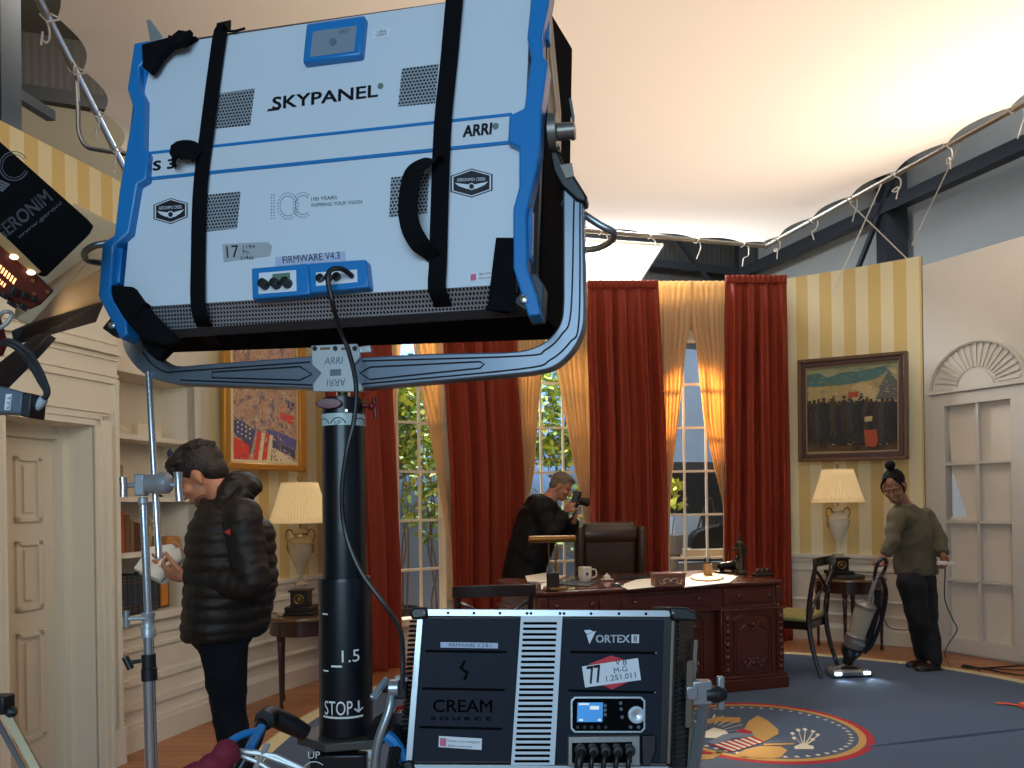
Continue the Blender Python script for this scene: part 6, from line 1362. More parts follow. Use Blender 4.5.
# straps
def strap(pts, w0, name='webbing_strap', t_=.003):
    mm = M(); mm.ribbon(crom([SK.at(x, y, h) for x, y, h in pts], 6), SK.A, w0, t_); return mm.build(name, BLKF, parent=sky)
strap([(224, 22, -.08), (223, 31, .0), (220, 34, .010), (214, 75, .010), (207, 130, .012), (200, 190, .011), (198, 260, .010), (198, 306, .010), (204, 325, -.04), (214, 345, -.22)], .038)
strap([(457, -20, -.02), (455, -8, .012), (449, 60, .010), (443, 120, .012), (440, 190, .011), (438, 260, .010), (437, 288, .010), (443, 305, -.035), (449, 322, -.12)], .042)
mm = M(); mm.ribbon(crom([SK.at(x, y, h) for x, y, h in ((199, 155, .018), (190, 150, .03), (176, 152, .034), (174, 166, .028))], 4), SK.B, .05, .003); mm.build('strap_tail', BLKF, parent=sky)
mm = M(); mm.ribbon(crom([SK.at(x, y, h) for x, y, h in ((443, 160, .016), (430, 160, .03), (414, 172, .05), (408, 200, .058), (410, 225, .055), (420, 244, .045), (434, 256, .016))], 6), SK.A, .045, .003); mm.build('strap_loop', BLKF, parent=sky)
# black cloth wraps in corners
mm = M()
for pts, h in (([(141, 44), (170, 36), (178, 29), (190, 31), (176, 40), (160, 56), (154, 66), (149, 72), (142, 66)], .034), ([(167, 34), (177, 36), (190, 28), (182, 42), (168, 46)], .045), ([(178, 38), (196, 35), (180, 44)], .02)): mm.pp(pts, SK, h, .02)
mm.build('corner_wrap', BLKF, parent=sky, bevel=.004)
mm = M()
for pts, h in (([(110, 284), (131, 286), (138, 296), (146, 308), (166, 328), (178, 340), (164, 345), (140, 338), (123, 318), (112, 302)], .022), ([(126, 290), (145, 302), (138, 310), (134, 320)], .03), ([(146, 334), (168, 332), (172, 344), (156, 360), (147, 352)], -.02)): mm.pp(pts, SK, h, .03)
mm.build('lower_corner_wrap', BLKF, parent=sky, bevel=.006)
mm = M(); mm.ribbon([SK.at(507, 238, .012), SK.at(502, 280, .014), SK.at(498, 312, -.02)], SK.A, .05, .003); mm.pp([(500, 250), (511, 238), (516, 300), (514, 312), (485, 309), (496, 290)], SK, .02, .006); mm.build('lower_corner_wrap', BLKF, parent=sky)
mm = M(); mm.tube(crom([SK.at(225, 31, .0), SK.at(235, 31, .01), SK.at(245, 28.5, .0)], 4), .003, 6); mm.ell(SK.at(224, 30, .004), (.010, .008, .006)); mm.build('strap_knot', BLKF, parent=sky)
# control boxes
for k, pts in enumerate(([(251, 268), (308, 263), (310, 294), (252, 299)], [(308, 263), (366, 259), (369, 287), (310, 293)])):
    mm = M(); mm.pp(pts, SK, .028, .03); cb = mm.build('control_box', BLUEP, parent=sky, bevel=.004)
    if k == 0:
        mm = M(); mm.pp([(259, 273), (296, 270), (296.5, 291), (258.5, 294)], SK, .0288, .003); fp_ = mm.build('face_plate', STK, parent=cb, smooth=False)
        mm = M(); mm.pp([(272.5, 274), (290, 272.5), (290, 281), (272, 282)], SK, .0295, .001); mm.build('display', mat('lcd_green', (96, 122, 108), .3), parent=cb, smooth=False)
        for x, y in ((265.5, 285.5), (277, 285), (288, 284)):
            mm = M(); mm.lathe([(.002, 0), (.012, .0), (.011, .018), (.003, .019)], SK.at(x, y, .029), 18, axis=SK.N); mm.build('dial', BLKM, parent=cb)
    else:
        mm = M(); mm.pp([(316, 272.5), (357, 269.5), (357.5, 282), (316, 286)], SK, .0285, .003); mm.build('face_plate', STK, parent=cb, smooth=False)
        for x, y in ((320.5, 278.5), (337, 277), (329, 278)):
            mm = M(); mm.lathe([(.002, 0), (.010, .0), (.010, .006), (.006, .007), (.002, .003)], SK.at(x, y, .029), 18, axis=SK.N); mm.build('socket', BLKM, parent=cb)
mm = M(); mm.pp([(306, 23), (365, 14.5), (361, 55), (302, 62.5)], SK, .02, .025); tb = mm.build('status_window', BLUEP, parent=sky, bevel=.006)
mm = M(); mm.pp([(313, 31.5), (357, 25.5), (354, 51), (310, 57)], SK, .0206, .002); mm.build('display', mat('status_grey', (128, 142, 156), .25), parent=tb, smooth=False)
mm = M(); mm.lathe([(.002, 0), (.009, .0), (.009, .002), (.002, .002)], SK.at(333, 42, .0207), 14, axis=SK.N); mm.text('READY', mm.quadf([SK.at(339, 33.5, .0215), SK.at(349, 32, .0215), SK.at(349.5, 28, .0215), SK.at(339.5, 29.5, .0215)])); mm.build('display_marks', INKG, parent=tb, smooth=False)
# cable from the control box down to the lamp below
cab = crom([SK.at(352, 276, .032), SK.at(342, 269, .06), SK.at(331, 270, .07), SK.at(328, 280, .065), SK.at(333, 305, .05), P(340, 330, 1.80), P(349, 352, 1.82), P(356, 385, 1.84), P(354, 420, 1.85), P(347, 450, 1.85), P(342, 490, 1.86), P(345, 530, 1.87), P(360, 570, 1.86), P(385, 605, 1.84), P(400, 630, 1.80), P(403, 662, 1.76), P(402, 690, 1.75)], 8)
mm = M(); mm.tube(cab, .006, 8); tag(mm.build('head_cable', mat('cable_rubber', (24, 24, 26), .4), loc=cab[0]), 'long black cable hanging from the blue panel lamp past the black column', 'cable')
# print and stickers
def tx(mm, body, x0, y0, x1, y1, h, pl=SK, lift=.0008, lean=.0, shear=0, bold=0):
    """baseline from (x0,y0) to (x1,y1), cap height h px"""
    dx, dy = x1-x0, y1-y0; l = math.hypot(dx, dy); nx, ny = dy/l*h, -dx/l*h
    nx += dx/l*h*shear; ny += dy/l*h*shear
    mm.text(body, mm.quadf([pl.at(x0, y0, lift), pl.at(x1, y1, lift), pl.at(x1+nx, y1+ny, lift), pl.at(x0+nx, y0+ny, lift)]), bu=bold/l, bv=bold*.7/h)
mm = M(); tx(mm, 'SKYPANEL', 272.5, 109.5, 377.5, 96.5, 12, shear=.15, bold=.45); mm.pp([(268, 109), (280, 107.4), (279, 110), (267, 111.4)], SK, .0008, .0005); mm.build('lettering', INK, parent=sky, smooth=False, auto=False)
for a in (('ARRI', 463, 137, 491, 133.8, 11), ('S 3', 153, 170.5, 174, 168, 9)):
    mm = M(); tx(mm, *a, lift=.0040, shear=.2, bold=.5); mm.build('lettering', INK, parent=sky, smooth=False, auto=False)
mm = M(); tx(mm, '100 YEARS', 311.5, 201, 337, 199, 3.6); tx(mm, 'INSPIRING YOUR VISION', 311.5, 207, 362, 203.5, 3.6); mm.build('lettering', INK, parent=sky, smooth=False, auto=False)
mm = M()
for cx_, cy_, r in ((288, 206, 13), (288, 206, 10), (303, 205, 12.5), (303, 205, 9.5)):
    for k in range(26):
        if cx_ == 303 and k in (0, 1, 2, 24, 25, 3, 23): continue
        a = k*.2417; p_ = SK.at(cx_+math.cos(a)*r*.8, cy_+math.sin(a)*r, .0008); mm.lathe([(.001, 0), (.0016, 0), (.0016, .0006), (.001, .0006)], p_, 5, axis=SK.N)
for k in range(9):
    mm.lathe([(.001, 0), (.0016, 0), (.0016, .0006), (.001, .0006)], SK.at(271.5, 195+k*2.9, .0008), 5, axis=SK.N); mm.lathe([(.001, 0), (.0016, 0), (.0016, .0006), (.001, .0006)], SK.at(274, 195+k*2.9, .0008), 5, axis=SK.N)
mm.build('anniversary_mark', INKG, parent=sky, smooth=False)
GREEN = mat('mark_green', (96, 124, 112), .5); mm = M()
for x, y in ((380.5, 86), (495.5, 126)): mm.lathe([(.001, 0), (.0075, 0), (.0075, .0006), (.001, .0006)], SK.at(x, y, .005 if x > 490 else .001), 14, axis=SK.N)
mm.build('maker_mark', GREEN, parent=sky, smooth=False)
def sticker(name, pts, body, m_=STK, h=.001, ln=None, par=None, pl=SK):
    mm = M(); mm.pp(pts, pl, h, .001); s_ = mm.build(name, m_, parent=par or sky, smooth=False)
    if ln:
        for a in ln: mm = M(); tx(mm, *a, pl=pl, lift=h+.0006); mm.build('lettering', INK, parent=s_, smooth=False, auto=False)
    return s_
sticker('label_strip', [(275, 257), (345, 251), (345.5, 260.5), (275.5, 266)], 0, mat('pale_violet_label', (170, 182, 208), .5), ln=[('FIRMWARE V4.3', 283, 263.5, 340, 258.5, 7)])
sticker('tape_label', [(222.5, 244), (268, 242), (272, 246), (270, 256), (223.5, 262)], 0, mat('grey_tape', (162, 168, 172), .7), ln=[('17', 227, 258, 239, 257, 12), ('1194', 243, 249, 255, 248, 3.5), ('Po.', 243, 254, 250, 253.5, 4), ('1/4st', 241, 260, 254, 259, 4)])
sticker('small_label', [(373.5, 30), (390, 27.5), (389, 37), (373, 39)], 0, STK, ln=[('LIGHT', 376, 36.5, 387, 35, 2.6), ('1204', 377, 33, 386, 31.8, 2.2)])
sl_ = sticker('small_label', [(469, 273), (507, 269.5), (507, 278.5), (469, 282)], 0, STK, ln=[('@LIGHTCREW', 479, 275.5, 505, 273, 2.4), ('FOLLOW US ON', 479, 279.5, 500, 277.5, 2)])
PINK = mat('print_pink', (206, 92, 130), .5); mm = M().pp([(470.5, 274.3), (476, 273.8), (476, 280.2), (470.5, 280.7)], SK, .0016, .0005); mm.build('pink_square', PINK, parent=sl_, smooth=False)
def crest(cx_, cy_, w_, h_, sk):
    pts = [(-1, -.55), (0, -1), (1, -.55), (1, .55), (0, 1), (-1, .55)]; f = lambda s_: [(cx_+x*w_*s_, cy_+y*h_*s_+x*w_*s_*sk) for x, y in pts]
    mm = M().pp(f(1), SK, .001, .001); c = mm.build('crest_sticker', INK, parent=sky, smooth=False)
    mm = M(); o_, i_ = f(.93), f(.86)
    for i in range(6): j = (i+1) % 6; mm.pp([o_[i], o_[j], i_[j], i_[i]], SK, .0016, .0004)
    for s_ in (-1, 1): mm.pp([(cx_+s_*2.6, cy_+1.5), (cx_+s_*w_*.8, cy_-.8+s_*w_*.8*sk), (cx_+s_*w_*.6, cy_+2.6+s_*w_*.6*sk), (cx_+s_*4, cy_+6), (cx_+s_*2, cy_+5)], SK, .0016, .0004)
    tx(mm, 'GERONIMO CREEK', cx_-w_*.68, cy_-2-w_*.68*sk, cx_+w_*.68, cy_-2+w_*.68*sk, 3.2, lift=.0018)
    for k in range(12): a, b_ = k*.5236, (k+1)*.5236; mm.add([SK.at(cx_+math.cos(t)*r, cy_+3.5+math.sin(t)*r, .002) for r, t in ((2.6, a), (3.6, a), (3.6, b_), (2.6, b_))], [(0, 1, 2, 3)])
    mm.build('crest_print', STK, parent=c, smooth=False, auto=False)
crest(170.5, 211, 17, 13, -.06); crest(471.5, 183, 21, 14.5, -.04)
# bracket plate at the centre of the yoke
PLT = mat('bracket_silver', (196, 204, 208), .3, metal=.35)
mm = M(); mm.pp([(311, 345.5), (357, 343.5), (360, 357), (352, 366), (352, 376), (362, 386), (362, 391.5), (313, 391.5), (313, 384), (321, 373), (312, 365)], YP, .032, .012); bp_ = mm.build('bracket_plate', PLT, parent=sky, bevel=.002)
mm = M(); mm.pp([(357, 347), (370, 345), (371, 352), (360, 353)], YP, .02, .012); mm.build('bracket_tab', PLT, parent=bp_, bevel=.002)
mm = M(); tx(mm, 'ARRI', 324, 364.5, 342, 363.5, 7, pl=YP, lift=.0328, shear=.2)
f180 = mm.quadf([YP.at(345.5, 378.5, .0328), YP.at(327, 379.5, .0328), YP.at(327, 386.5, .0328), YP.at(345.5, 386, .0328)]); mm.text('ARRI', f180)
mm.pp([(330, 369.5), (341, 369), (341, 375.5), (330, 376)], YP, .0325, .0004)
mm.build('lettering', INKG, parent=bp_, smooth=False, auto=False)
mm = M()
for x in (315, 335.5, 355): mm.lathe([(.001, 0), (.006, .0), (.006, .003), (.001, .003)], YP.at(x, 348.5, .032), 12, axis=YP.N)
mm.build('bolt', INK, parent=bp_)
mm = M()
for x0, x1 in ((320, 330), (341, 350)): mm.pp([(x0, 347.5), (x1, 347), (x1, 349.5), (x0, 350)], YP, .0326, .001)
mm.build('slot', mat('slot_rust', (120, 84, 60), .5), parent=bp_)
# ================================================================ COLUMN STAND
CB_ = mat('black_anodised_column', (22, 26, 32), .34, metal=.35, coat=.15)
base = P(346, 740, 1.98); cx0 = P(346, 503, 1.98).x; col = thing('crank_stand', 'thick black crank-up column stand carrying the big blue panel lamp', 'light stand', V((cx0, 1.98, 0)))
def cz(y): return P(346, y, 1.98).z
def cpx(y): return V((P(343.5+(y-400)*.0085, y, 1.98).x, 1.98, cz(y)))
r1 = 21.5*1.98/F; r2 = 26.2*1.98/F
mm = M(); mm.lathe([(.004, 0), (.018, 0), (.018, cz(389)-cz(402)), (.004, cz(389)-cz(402))], cpx(402), 20); mm.build('spigot', mat('chrome', (210, 210, 206), .15, metal=1), parent=col)
H = cz(399)-cz(578); mm = M(); mm.lathe([(.01, 0), (r1, 0), (r1, H-.03), (r1*.97, H-.02), (r1*.97, H), (.01, H)], cpx(578), 48, axis=cpx(399)-cpx(578)); c1 = mm.build('upper_tube', CB_, parent=col)
mm = M(); mm.lathe([(r1*1.008, 0), (r1*1.008, .03)], cpx(427), 48); 
mm.f = mm.f[:48]; mm.mi = mm.mi[:48]; mm.build('white_band', mat('band_sticker', (176, 196, 196), .4), parent=c1)
def cyltext(mm, body, xc, yb, w_px, h_px, r, lift=.0006, flip=False):
    """lettering wrapped on the tube: xc, yb = centre of baseline in the picture"""
    vs, fs = glyphs(body); p = P(xc, yb, 1.98-r); o = cpx(yb); th0 = math.asin(max(-1, min(1, (p.x-o.x)/r))); sc_ = (1.98-r)/F; out = []
    for u, v in [(a, b) for a, b in vs]:
        th = th0+(u-.5)*w_px*sc_/r; out.append(V((o.x+math.sin(th)*(r+lift), o.y-math.cos(th)*(r+lift), p.z+v*h_px*sc_)))
    mm.add(out, fs)
mm = M(); cyltext(mm, 'UP', 338, 424.5, 7, 4.5, r1*1.01)
for dx in (0, 20, -17):
    pts = []
    for k in range(9):
        a = math.radians(160-k*17.5); th = math.asin(max(-.98, min(.98, (P(338+dx+math.cos(a)*8, 425, 1.98-r1).x-cpx(425).x)/r1))); pts.append(V((cpx(425).x+math.sin(th)*(r1*1.015), 1.98-math.cos(th)*r1*1.015, P(338, 426-math.sin(a)*8.5, 1.98-r1).z)))
    mm.tube(pts, .0012, 4)
mm.build('lettering', INK, parent=c1, smooth=False, auto=False)
mm = M(); mm.lathe([(.004, 0), (.032, .001), (.034, .004), (.03, .008), (.004, .009)], V((P(330, 403, 1.93).x, 1.925, P(330, 404, 1.93).z)), 24, axis=(0, -1, 0), sx=1, sy=.4); mm.build('red_badge', mat('dark_red_label', (88, 14, 22), .4), parent=c1)
mm = M(); p_ = P(346, 411, 1.925); mm.lathe([(.001, 0), (.006, .001), (.005, .005), (.001, .006)], p_, 12, axis=(0, -1, 0)); mm.build('bolt', mat('bright_bolt', (220, 220, 216), .2, metal=.9), parent=c1)
mm = M(); a = P(362, 405, 1.97); b_ = P(371, 406, 1.97); mm.cyl(a, b_, .006); mm.cyl(P(374, 398, 1.97), P(376, 418, 1.97), .006); mm.ell(P(372, 406, 1.97), .011); mm.build('locking_key', mat('red_lever', (110, 20, 18), .4), parent=c1)
H = cz(577)-cz(730); mm = M(); mm.lathe([(.01, 0), (r2, 0), (r2, H-.008), (r2*.985, H), (r1*1.02, H), (.01, H)], cpx(730), 48, axis=cpx(577)-cpx(730)); c2_ = mm.build('lower_tube', CB_, parent=col)
mm = M(); cyltext(mm, '1.5', 350.5, 662.5, 18, 12, r2); mm.build('lettering', mat('white_paint_print', (226, 228, 228), .5), parent=c2_, smooth=False, auto=False); mm = M(); cyltext(mm, 'STOP', 337.5, 715.5, 30, 14, r2); mm.build('lettering', mat('white_paint_print', (226, 228, 228), .5), parent=c2_, smooth=False, auto=False); mm = M()
def cylbar(mm, x0, x1, y0, y1, r):
    n = 8; o = cpx(y0); P0 = []
    for k in range(n+1):
        x = x0+(x1-x0)*k/n; p0, p1 = P(x, y0, 1.98-r), P(x, y1, 1.98-r); th = math.asin(max(-.985, min(.985, (p0.x-o.x)/r))); c_ = V((o.x+math.sin(th)*(r+.0007), o.y-math.cos(th)*(r+.0007), 0)); P0 += [c_+V((0, 0, p0.z)), c_+V((0, 0, p1.z))]
    mm.add(P0, [(2*k, 2*k+2, 2*k+3, 2*k+1) for k in range(n)])
for x0, x1, y0, y1 in ((321, 327, 614, 615.5), (331, 342, 665.5, 667.5), (322, 328, 671, 672.5), (322, 361, 717, 719), (356.6, 358, 702, 712)): cylbar(mm, x0, x1, y0, y1, r2)
for k in range(4): cylbar(mm, 357.3-k-.9, 357.3-k+.9, 712.5-k, 713.8-k, r2); cylbar(mm, 357.3+k-.9, 357.3+k+.9, 712.5-k, 713.8-k, r2)
mm.build('scale_marks', mat('white_paint_print', (226, 228, 228), .5), parent=c2_, smooth=False, auto=False)
PLG = mat('grey_cast_plate', (86, 86, 84), .4, metal=.5)
zc_ = cz(733); o = V((cpx(733).x, 1.98, zc_))
mm = M(); mm.prism([o+V((math.cos(k*math.pi/3+.26)*.125, math.sin(k*math.pi/3+.26)*.098, -.02)) for k in range(6)], V((0, 0, .022))); mm.build('top_plate', PLG, parent=col, bevel=.003)
mm = M(); mm.box(V((o.x-.005, 1.96, (zc_-.02)/2+.06)), (.14, .12, zc_-.16)); bx_ = mm.build('gear_housing', CB_, parent=col, bevel=.006)
pg = facing(1.899); mm = M(); tx(mm, 'UP', 308, 758.5, 320, 758.5, 7, pl=pg, lift=.001); mm.tube(crom([pg.at(305, 766, .002), pg.at(310, 762.5, .002), pg.at(317, 762, .002), pg.at(323, 765, .002)], 4), .0015, 4); mm.build('lettering', mat('white_paint_print', (226, 228, 228), .5), parent=bx_, smooth=False, auto=False)
mm = M(); mm.pp([(358, 742), (378, 742), (378, 775), (358, 775)], facing(1.93), 0, .004); yl_ = mm.build('caution_label', mat('yellow_label', (196, 170, 60), .5), parent=bx_, smooth=False)
mm = M(); mm.pp([(361, 750), (376, 750), (376, 759), (361, 759)], facing(1.93), .001, .001); mm.pp([(361, 761), (376, 761), (376, 774), (361, 774)], facing(1.93), .001, .001); mm.build('label_print', STK, parent=yl_, smooth=False)
# folding leg arms with blue grips at the plate
for s_, pts, gp in ((-1, [(306, 733), (290, 724), (272, 716), (264, 720)], [(262, 722), (256, 740), (250, 752)]), (1, [(372, 735), (382, 725), (392, 718), (400, 722)], [(398, 728), (396, 748), (392, 765)])):
    mm = M(); mm.tube([P(x, y, 1.93-.02*i) for i, (x, y) in enumerate(pts)], .022, 10, rf=lambda t: .020+.006*math.sin(t*3)); ar_ = mm.build('leg_hinge', BLKM, parent=col)
    mm = M(); mm.lathe([(.003, 0), (.024, .001), (.026, .02), (.024, .05), (.003, .051)], P(pts[-1][0], pts[-1][1]+1, 1.84), 20, axis=(0, 1, 0)); mm.build('hinge_boss', BLKM, parent=ar_)
    mm = M(); e_ = P(gp[-1][0], gp[-1][1], 1.75); foot = V((e_.x+s_*.45, 1.5 if s_ < 0 else 2.5, .03)); q_ = [P(*gp[0], 1.85), P(*gp[1], 1.80), e_, foot]; mm.tube(q_, .016, 10); mm.build('leg', CB_, parent=col)
    mm = M(); mm.ell(foot+V((0, 0, .0)), (.03, .03, .028)); mm.build('foot', BLKM, parent=col)
mm = M(); mm.tube([V((o.x, 1.98, .15)), V((o.x+.1, 2.6, .03))], .02, 10); mm.build('leg', CB_, parent=col)
mm = M(); mm.ell(V((o.x+.1, 2.6, .028)), (.03, .03, .028)); mm.build('foot', BLKM, parent=col)
mm = M(); mm.tube(crom([P(222, 752, 1.72), P(230, 742, 1.74), P(242, 735, 1.76), P(256, 731, 1.78)], 6), .009, 10); mm.build('blue_grip', BLUEP, parent=col)
mm = M(); mm.cyl(P(262, 727, 1.78), P(250, 748, 1.72), .0105, n=12); mm.build('blue_grip', BLUEP, parent=col)
# ================================================================ SMALLER PANEL LAMP (bottom)
VO = Plane((-.24233, 1.79639, 1.42-.60067), (.59971, .01286, -.01332), (.02086, .04296, .32926))
GRA = mat('graphite_face', (20, 29, 42), .6, spec=.2, bump=.05, scale=120); SLOTM = mat('slot_black', (3, 4, 6), .85, spec=.1); ALU = mat('brushed_aluminium', (190, 200, 206), .3, metal=.6); VBLK = mat('black_fins', (14, 15, 17), .45)
vo = thing('square_panel_lamp', 'dark rectangular panel lamp with white vent strip and display in the foreground', 'film light', VO.at(545, 765))
mm = M(); mm.pp([(417, 616), (677, 616), (672, 764), (409, 764)], VO, -.004, .09); mm.build('housing', VBLK, parent=vo, bevel=.003)
mm = M(); mm.pp([(422, 618.5), (520, 618.5), (514, 761), (412, 761)], VO, .002, .006); lf_ = mm.build('left_face', GRA, parent=vo, bevel=.001)
mm = M(); mm.pp([(561, 619), (664, 620), (660, 763), (556, 763)], VO, .002, .006); rf_ = mm.build('right_face', GRA, parent=vo, bevel=.001)
def slot(pts, par):
    (x0, y0), (x1, y1) = pts; mm = M(); mm.pp([(x0, y0-1.3), (x1, y1-1.3), (x1+1.3, y1), (x1, y1+1.3), (x0, y0+1.3), (x0-1.3, y0)], VO, .0026, .002); s_ = mm.build('slot', SLOTM, parent=par, smooth=False)
for a in (((426, 651), (506, 652)), ((423, 688.5), (504, 690)), ((420, 727), (501, 729))): slot(a, lf_)
for a in (((571, 652), (656, 653)), ((569, 690.5), (655, 692.5))):
    slot(a, rf_); mm = M(); mm.ell(VO.at(a[1][0], a[1][1], .004), .0022, n=8, m=6); mm.build('screw', ALU, parent=rf_)
mm = M(); mm.pp([(521, 616), (562.5, 616), (554.5, 765), (511, 765)], VO, .006, .01); vs_ = mm.build('vent_strip', mat('vent_white', (200, 212, 222), .4), parent=vo, smooth=False)
mm = M()
for k in range(26):
    f_ = k/25; y = 622+f_*138; xl, xr = 523.5-f_*9, 557-f_*7.5; mm.pp([(xl, y), (xr, y), (xr, y+2.6), (xl, y+2.6)], VO, .0068, .002)
mm.build('vent_slot', SLOTM, parent=vs_, smooth=False)
mm = M(); mm.pp([(426, 609), (671, 610.5), (670, 617), (425, 616)], VO, .006, .02); tr_ = mm.build('top_rail', ALU, parent=vo, bevel=.001)
mm = M()
for x in (448, 474, 500, 527, 531, 560, 564, 591, 619, 646): mm.lathe([(.001, 0), (.0035, 0), (.0035, .001), (.001, .001)], VO.at(x, 613+(x-448)*.004, .0062), 10, axis=VO.N)
mm.build('rail_screw', SLOTM, parent=tr_)
mm = M(); mm.pp([(414, 764.5), (668, 766.5), (668, 774), (414, 772)], VO, .006, .02); mm.build('bottom_rail', ALU, parent=vo, bevel=.001)
mm = M(); mm.pp([(417, 619), (423, 619), (412, 762), (405.5, 762)], VO, .008, .02); mm.build('left_rail', ALU, parent=vo, bevel=.001)
mm = M(); mm.pp([(671.5, 621), (674.5, 621), (670, 764), (667, 764)], VO, .004, .02); mm.build('right_rail', mat('worn_rail', (120, 110, 96), .4, metal=.5), parent=vo, bevel=.001)
for pts, nm in (([(409, 612), (413, 607), (427, 607), (428, 618), (412, 620)], 0), ([(669, 607), (686, 607), (697, 612), (699, 622), (672, 620)], 0)):
    mm = M(); mm.pp(pts, VO, .016, .06 if pts[0][0] < 500 else .22); cb = mm.build('corner_guard', BLKM, parent=vo, bevel=.006)
    mm = M(); c = VO.at(424 if pts[0][0] < 500 else 673, 613, .0165); mm.ell(c, .0035, n=8, m=6); mm.build('screw', ALU, parent=cb)
mm = M(); mm.pp([(400, 762), (412, 760), (416, 772), (400, 774)], VO, .014, .06); mm.build('corner_guard', BLKM, parent=vo, bevel=.006)
def fins(px0, px1, h0, h1, n, name):
    mm = M()
    for k in range(n):
        f_ = k/(n-1); y = 622+f_*138; xa, xb = px0(f_), px1(f_); mm.prism([VO.at(xa, y-1.2, h0), VO.at(xb, y-1.4, h1), VO.at(xb, y+.6, h1), VO.at(xa, y+.8, h0)], -VO.N*.05)
    return mm.build(name, VBLK, parent=vo, smooth=False)
fins(lambda f: 418-f*12, lambda f: 409.5-f*11, .004, -.03, 30, 'cooling_fins')
mm = M(); mm.prism([VO.at(676, 620, -.01), VO.at(694, 620, -.15), VO.at(690, 768, -.15), VO.at(672, 768, -.01)], V((-.01, .02, 0))); mm.build('side_plate', VBLK, parent=vo)
fins(lambda f: 679-f*4, lambda f: 692-f*4, -.02, -.12, 30, 'cooling_fins')
mm = M(); mm.pp([(694, 640), (698, 640), (692, 770), (687, 770)], VO, -.12, .01); mm.build('rear_rail', mat('worn_rail', (120, 110, 96), .4, metal=.5), parent=vo, bevel=.001)
# face print, labels, display
tx_ = lambda mm, *a, **k: tx(mm, *a, pl=VO, **k)
mm = M(); tx_(mm, 'ORTEX', 596, 642.5, 629.5, 642.5, 7.5, lift=.0035, bold=.25); mm.pp([(631.5, 634.5), (639, 634.5), (639, 643), (631.5, 643)], VO, .003, .0008)
mm.pp([(584, 630.3), (590, 629.8), (594, 631.8), (586.5, 634)], VO, .003, .0008); mm.pp([(586.5, 634.8), (596, 631), (589.5, 644.2)], VO, .003, .0008)
mm.build('lettering', mat('print_silver', (204, 212, 220), .4), parent=rf_, smooth=False, auto=False)
mm = M(); tx_(mm, '8', 633.5, 642, 637, 642, 6.5, lift=.0044); mm.build('lettering', SLOTM, parent=rf_, smooth=False, auto=False)
for a in (('CREAM', 433, 712, 492, 712.5, 12.5), ('S O U R C E', 431, 720, 491, 720.5, 3.4)):
    mm = M(); tx_(mm, *a, lift=.0028, bold=.2); mm.build('lettering', SLOTM, parent=lf_, smooth=False, auto=False)
mm = M()
for a in ([(459, 668), (464, 660), (466, 660), (463, 668.5), (469, 672), (466, 680), (463, 680.5), (465.5, 673.5)], ): mm.pp(a, VO, .0028, .0006)
mm.build('bolt_emblem', SLOTM, parent=lf_, smooth=False, auto=False)
sticker('label_strip', [(440.5, 642), (498, 643), (498, 648.5), (440.5, 647.5)], 0, mat('pale_violet_label', (170, 182, 208), .5), .0034, [('FIRMWARE V.2.8.1', 449, 646.8, 491, 647.4, 3.6)], lf_, VO)
s_ = sticker('small_label', [(439, 736), (482, 738.5), (481.5, 750), (438.5, 747)], 0, STK, .0034, [('Follow us on Instagram', 447.5, 742.5, 480, 744, 3), ('@lightcrewrental', 447.5, 747, 472, 748.3, 2.6)], lf_, VO)
M().pp([(440, 738), (446.3, 738.4), (446, 746.5), (439.8, 746)], VO, .004, .0005).build('pink_square', PINK, parent=s_, smooth=False)
mm = M().pp([(589, 664), (611, 655.5), (626, 660), (632, 670), (632, 680), (612, 689.5), (596, 682)], VO, .0032, .001); dm = mm.build('red_diamond_sticker', mat('sticker_red', (196, 30, 48), .5), parent=rf_, smooth=False)
mm = M().pp([(582, 666.5), (638, 658), (641, 680), (585, 687.5)], VO, .0042, .001); nl = mm.build('number_label', STK, parent=rf_, smooth=False)
mm = M(); tx_(mm, '77', 589.5, 684, 602.5, 682, 17.5, lift=.005, bold=.35); mm.build('lettering', INK, parent=nl, smooth=False, auto=False); mm = M(); tx_(mm, 'V B', 615.5, 665.5, 627, 664.5, 5.5, lift=.005); tx_(mm, 'M-G', 614.5, 673.5, 627.5, 671, 5.5, lift=.005); tx_(mm, '1.251.011', 606.5, 681.5, 636, 677.5, 5.5, lift=.005); mm.build('lettering', INK, parent=nl, smooth=False, auto=False)
def rrect(x0, y0, x1, y1, r): return [(x0+r, y0), (x1-r, y0), (x1, y0+r), (x1, y1-r), (x1-r, y1), (x0+r, y1), (x0, y1-r), (x0, y0+r)]
mm = M().pp(rrect(570.5, 696.5, 645.5, 733, 4), VO, .010, .009); cr_ = mm.build('control_surround', ALU, parent=rf_, bevel=.001)
mm = M().pp(rrect(572.5, 698.5, 643.5, 731, 3), VO, .0106, .003); mm.build('control_face', SLOTM, parent=cr_, smooth=False)
M().pp([(577.5, 702.5), (603, 702.5), (602.5, 722), (577, 722)], VO, .0112, .001).build('screen', mat('screen_blue', (70, 150, 220), .3, emit=(70, 150, 225), es=.3), parent=cr_, smooth=False)
mm = M(); mm.pp([(590, 706), (599, 706), (599, 709.5), (590, 709.5)], VO, .0116, .0004); mm.pp([(579, 703.2), (589, 703.2), (589, 705), (579, 705)], VO, .0116, .0004); mm.pp([(579, 719), (583, 719), (583, 721), (579, 721)], VO, .0116, .0004); mm.pp([(598, 719), (601, 719), (601, 721), (598, 721)], VO, .0116, .0004)
mm.build('screen_marks', mat('screen_cream', (220, 226, 220), .3, emit=(220, 226, 220), es=.5), parent=cr_, smooth=False)
mm = M(); mm.lathe([(.002, 0), (.0205, 0), (.0195, .010), (.006, .011), (.002, .009)], VO.at(636, 714.5, .011), 24, axis=VO.N); mm.build('knob', ALU, parent=cr_)
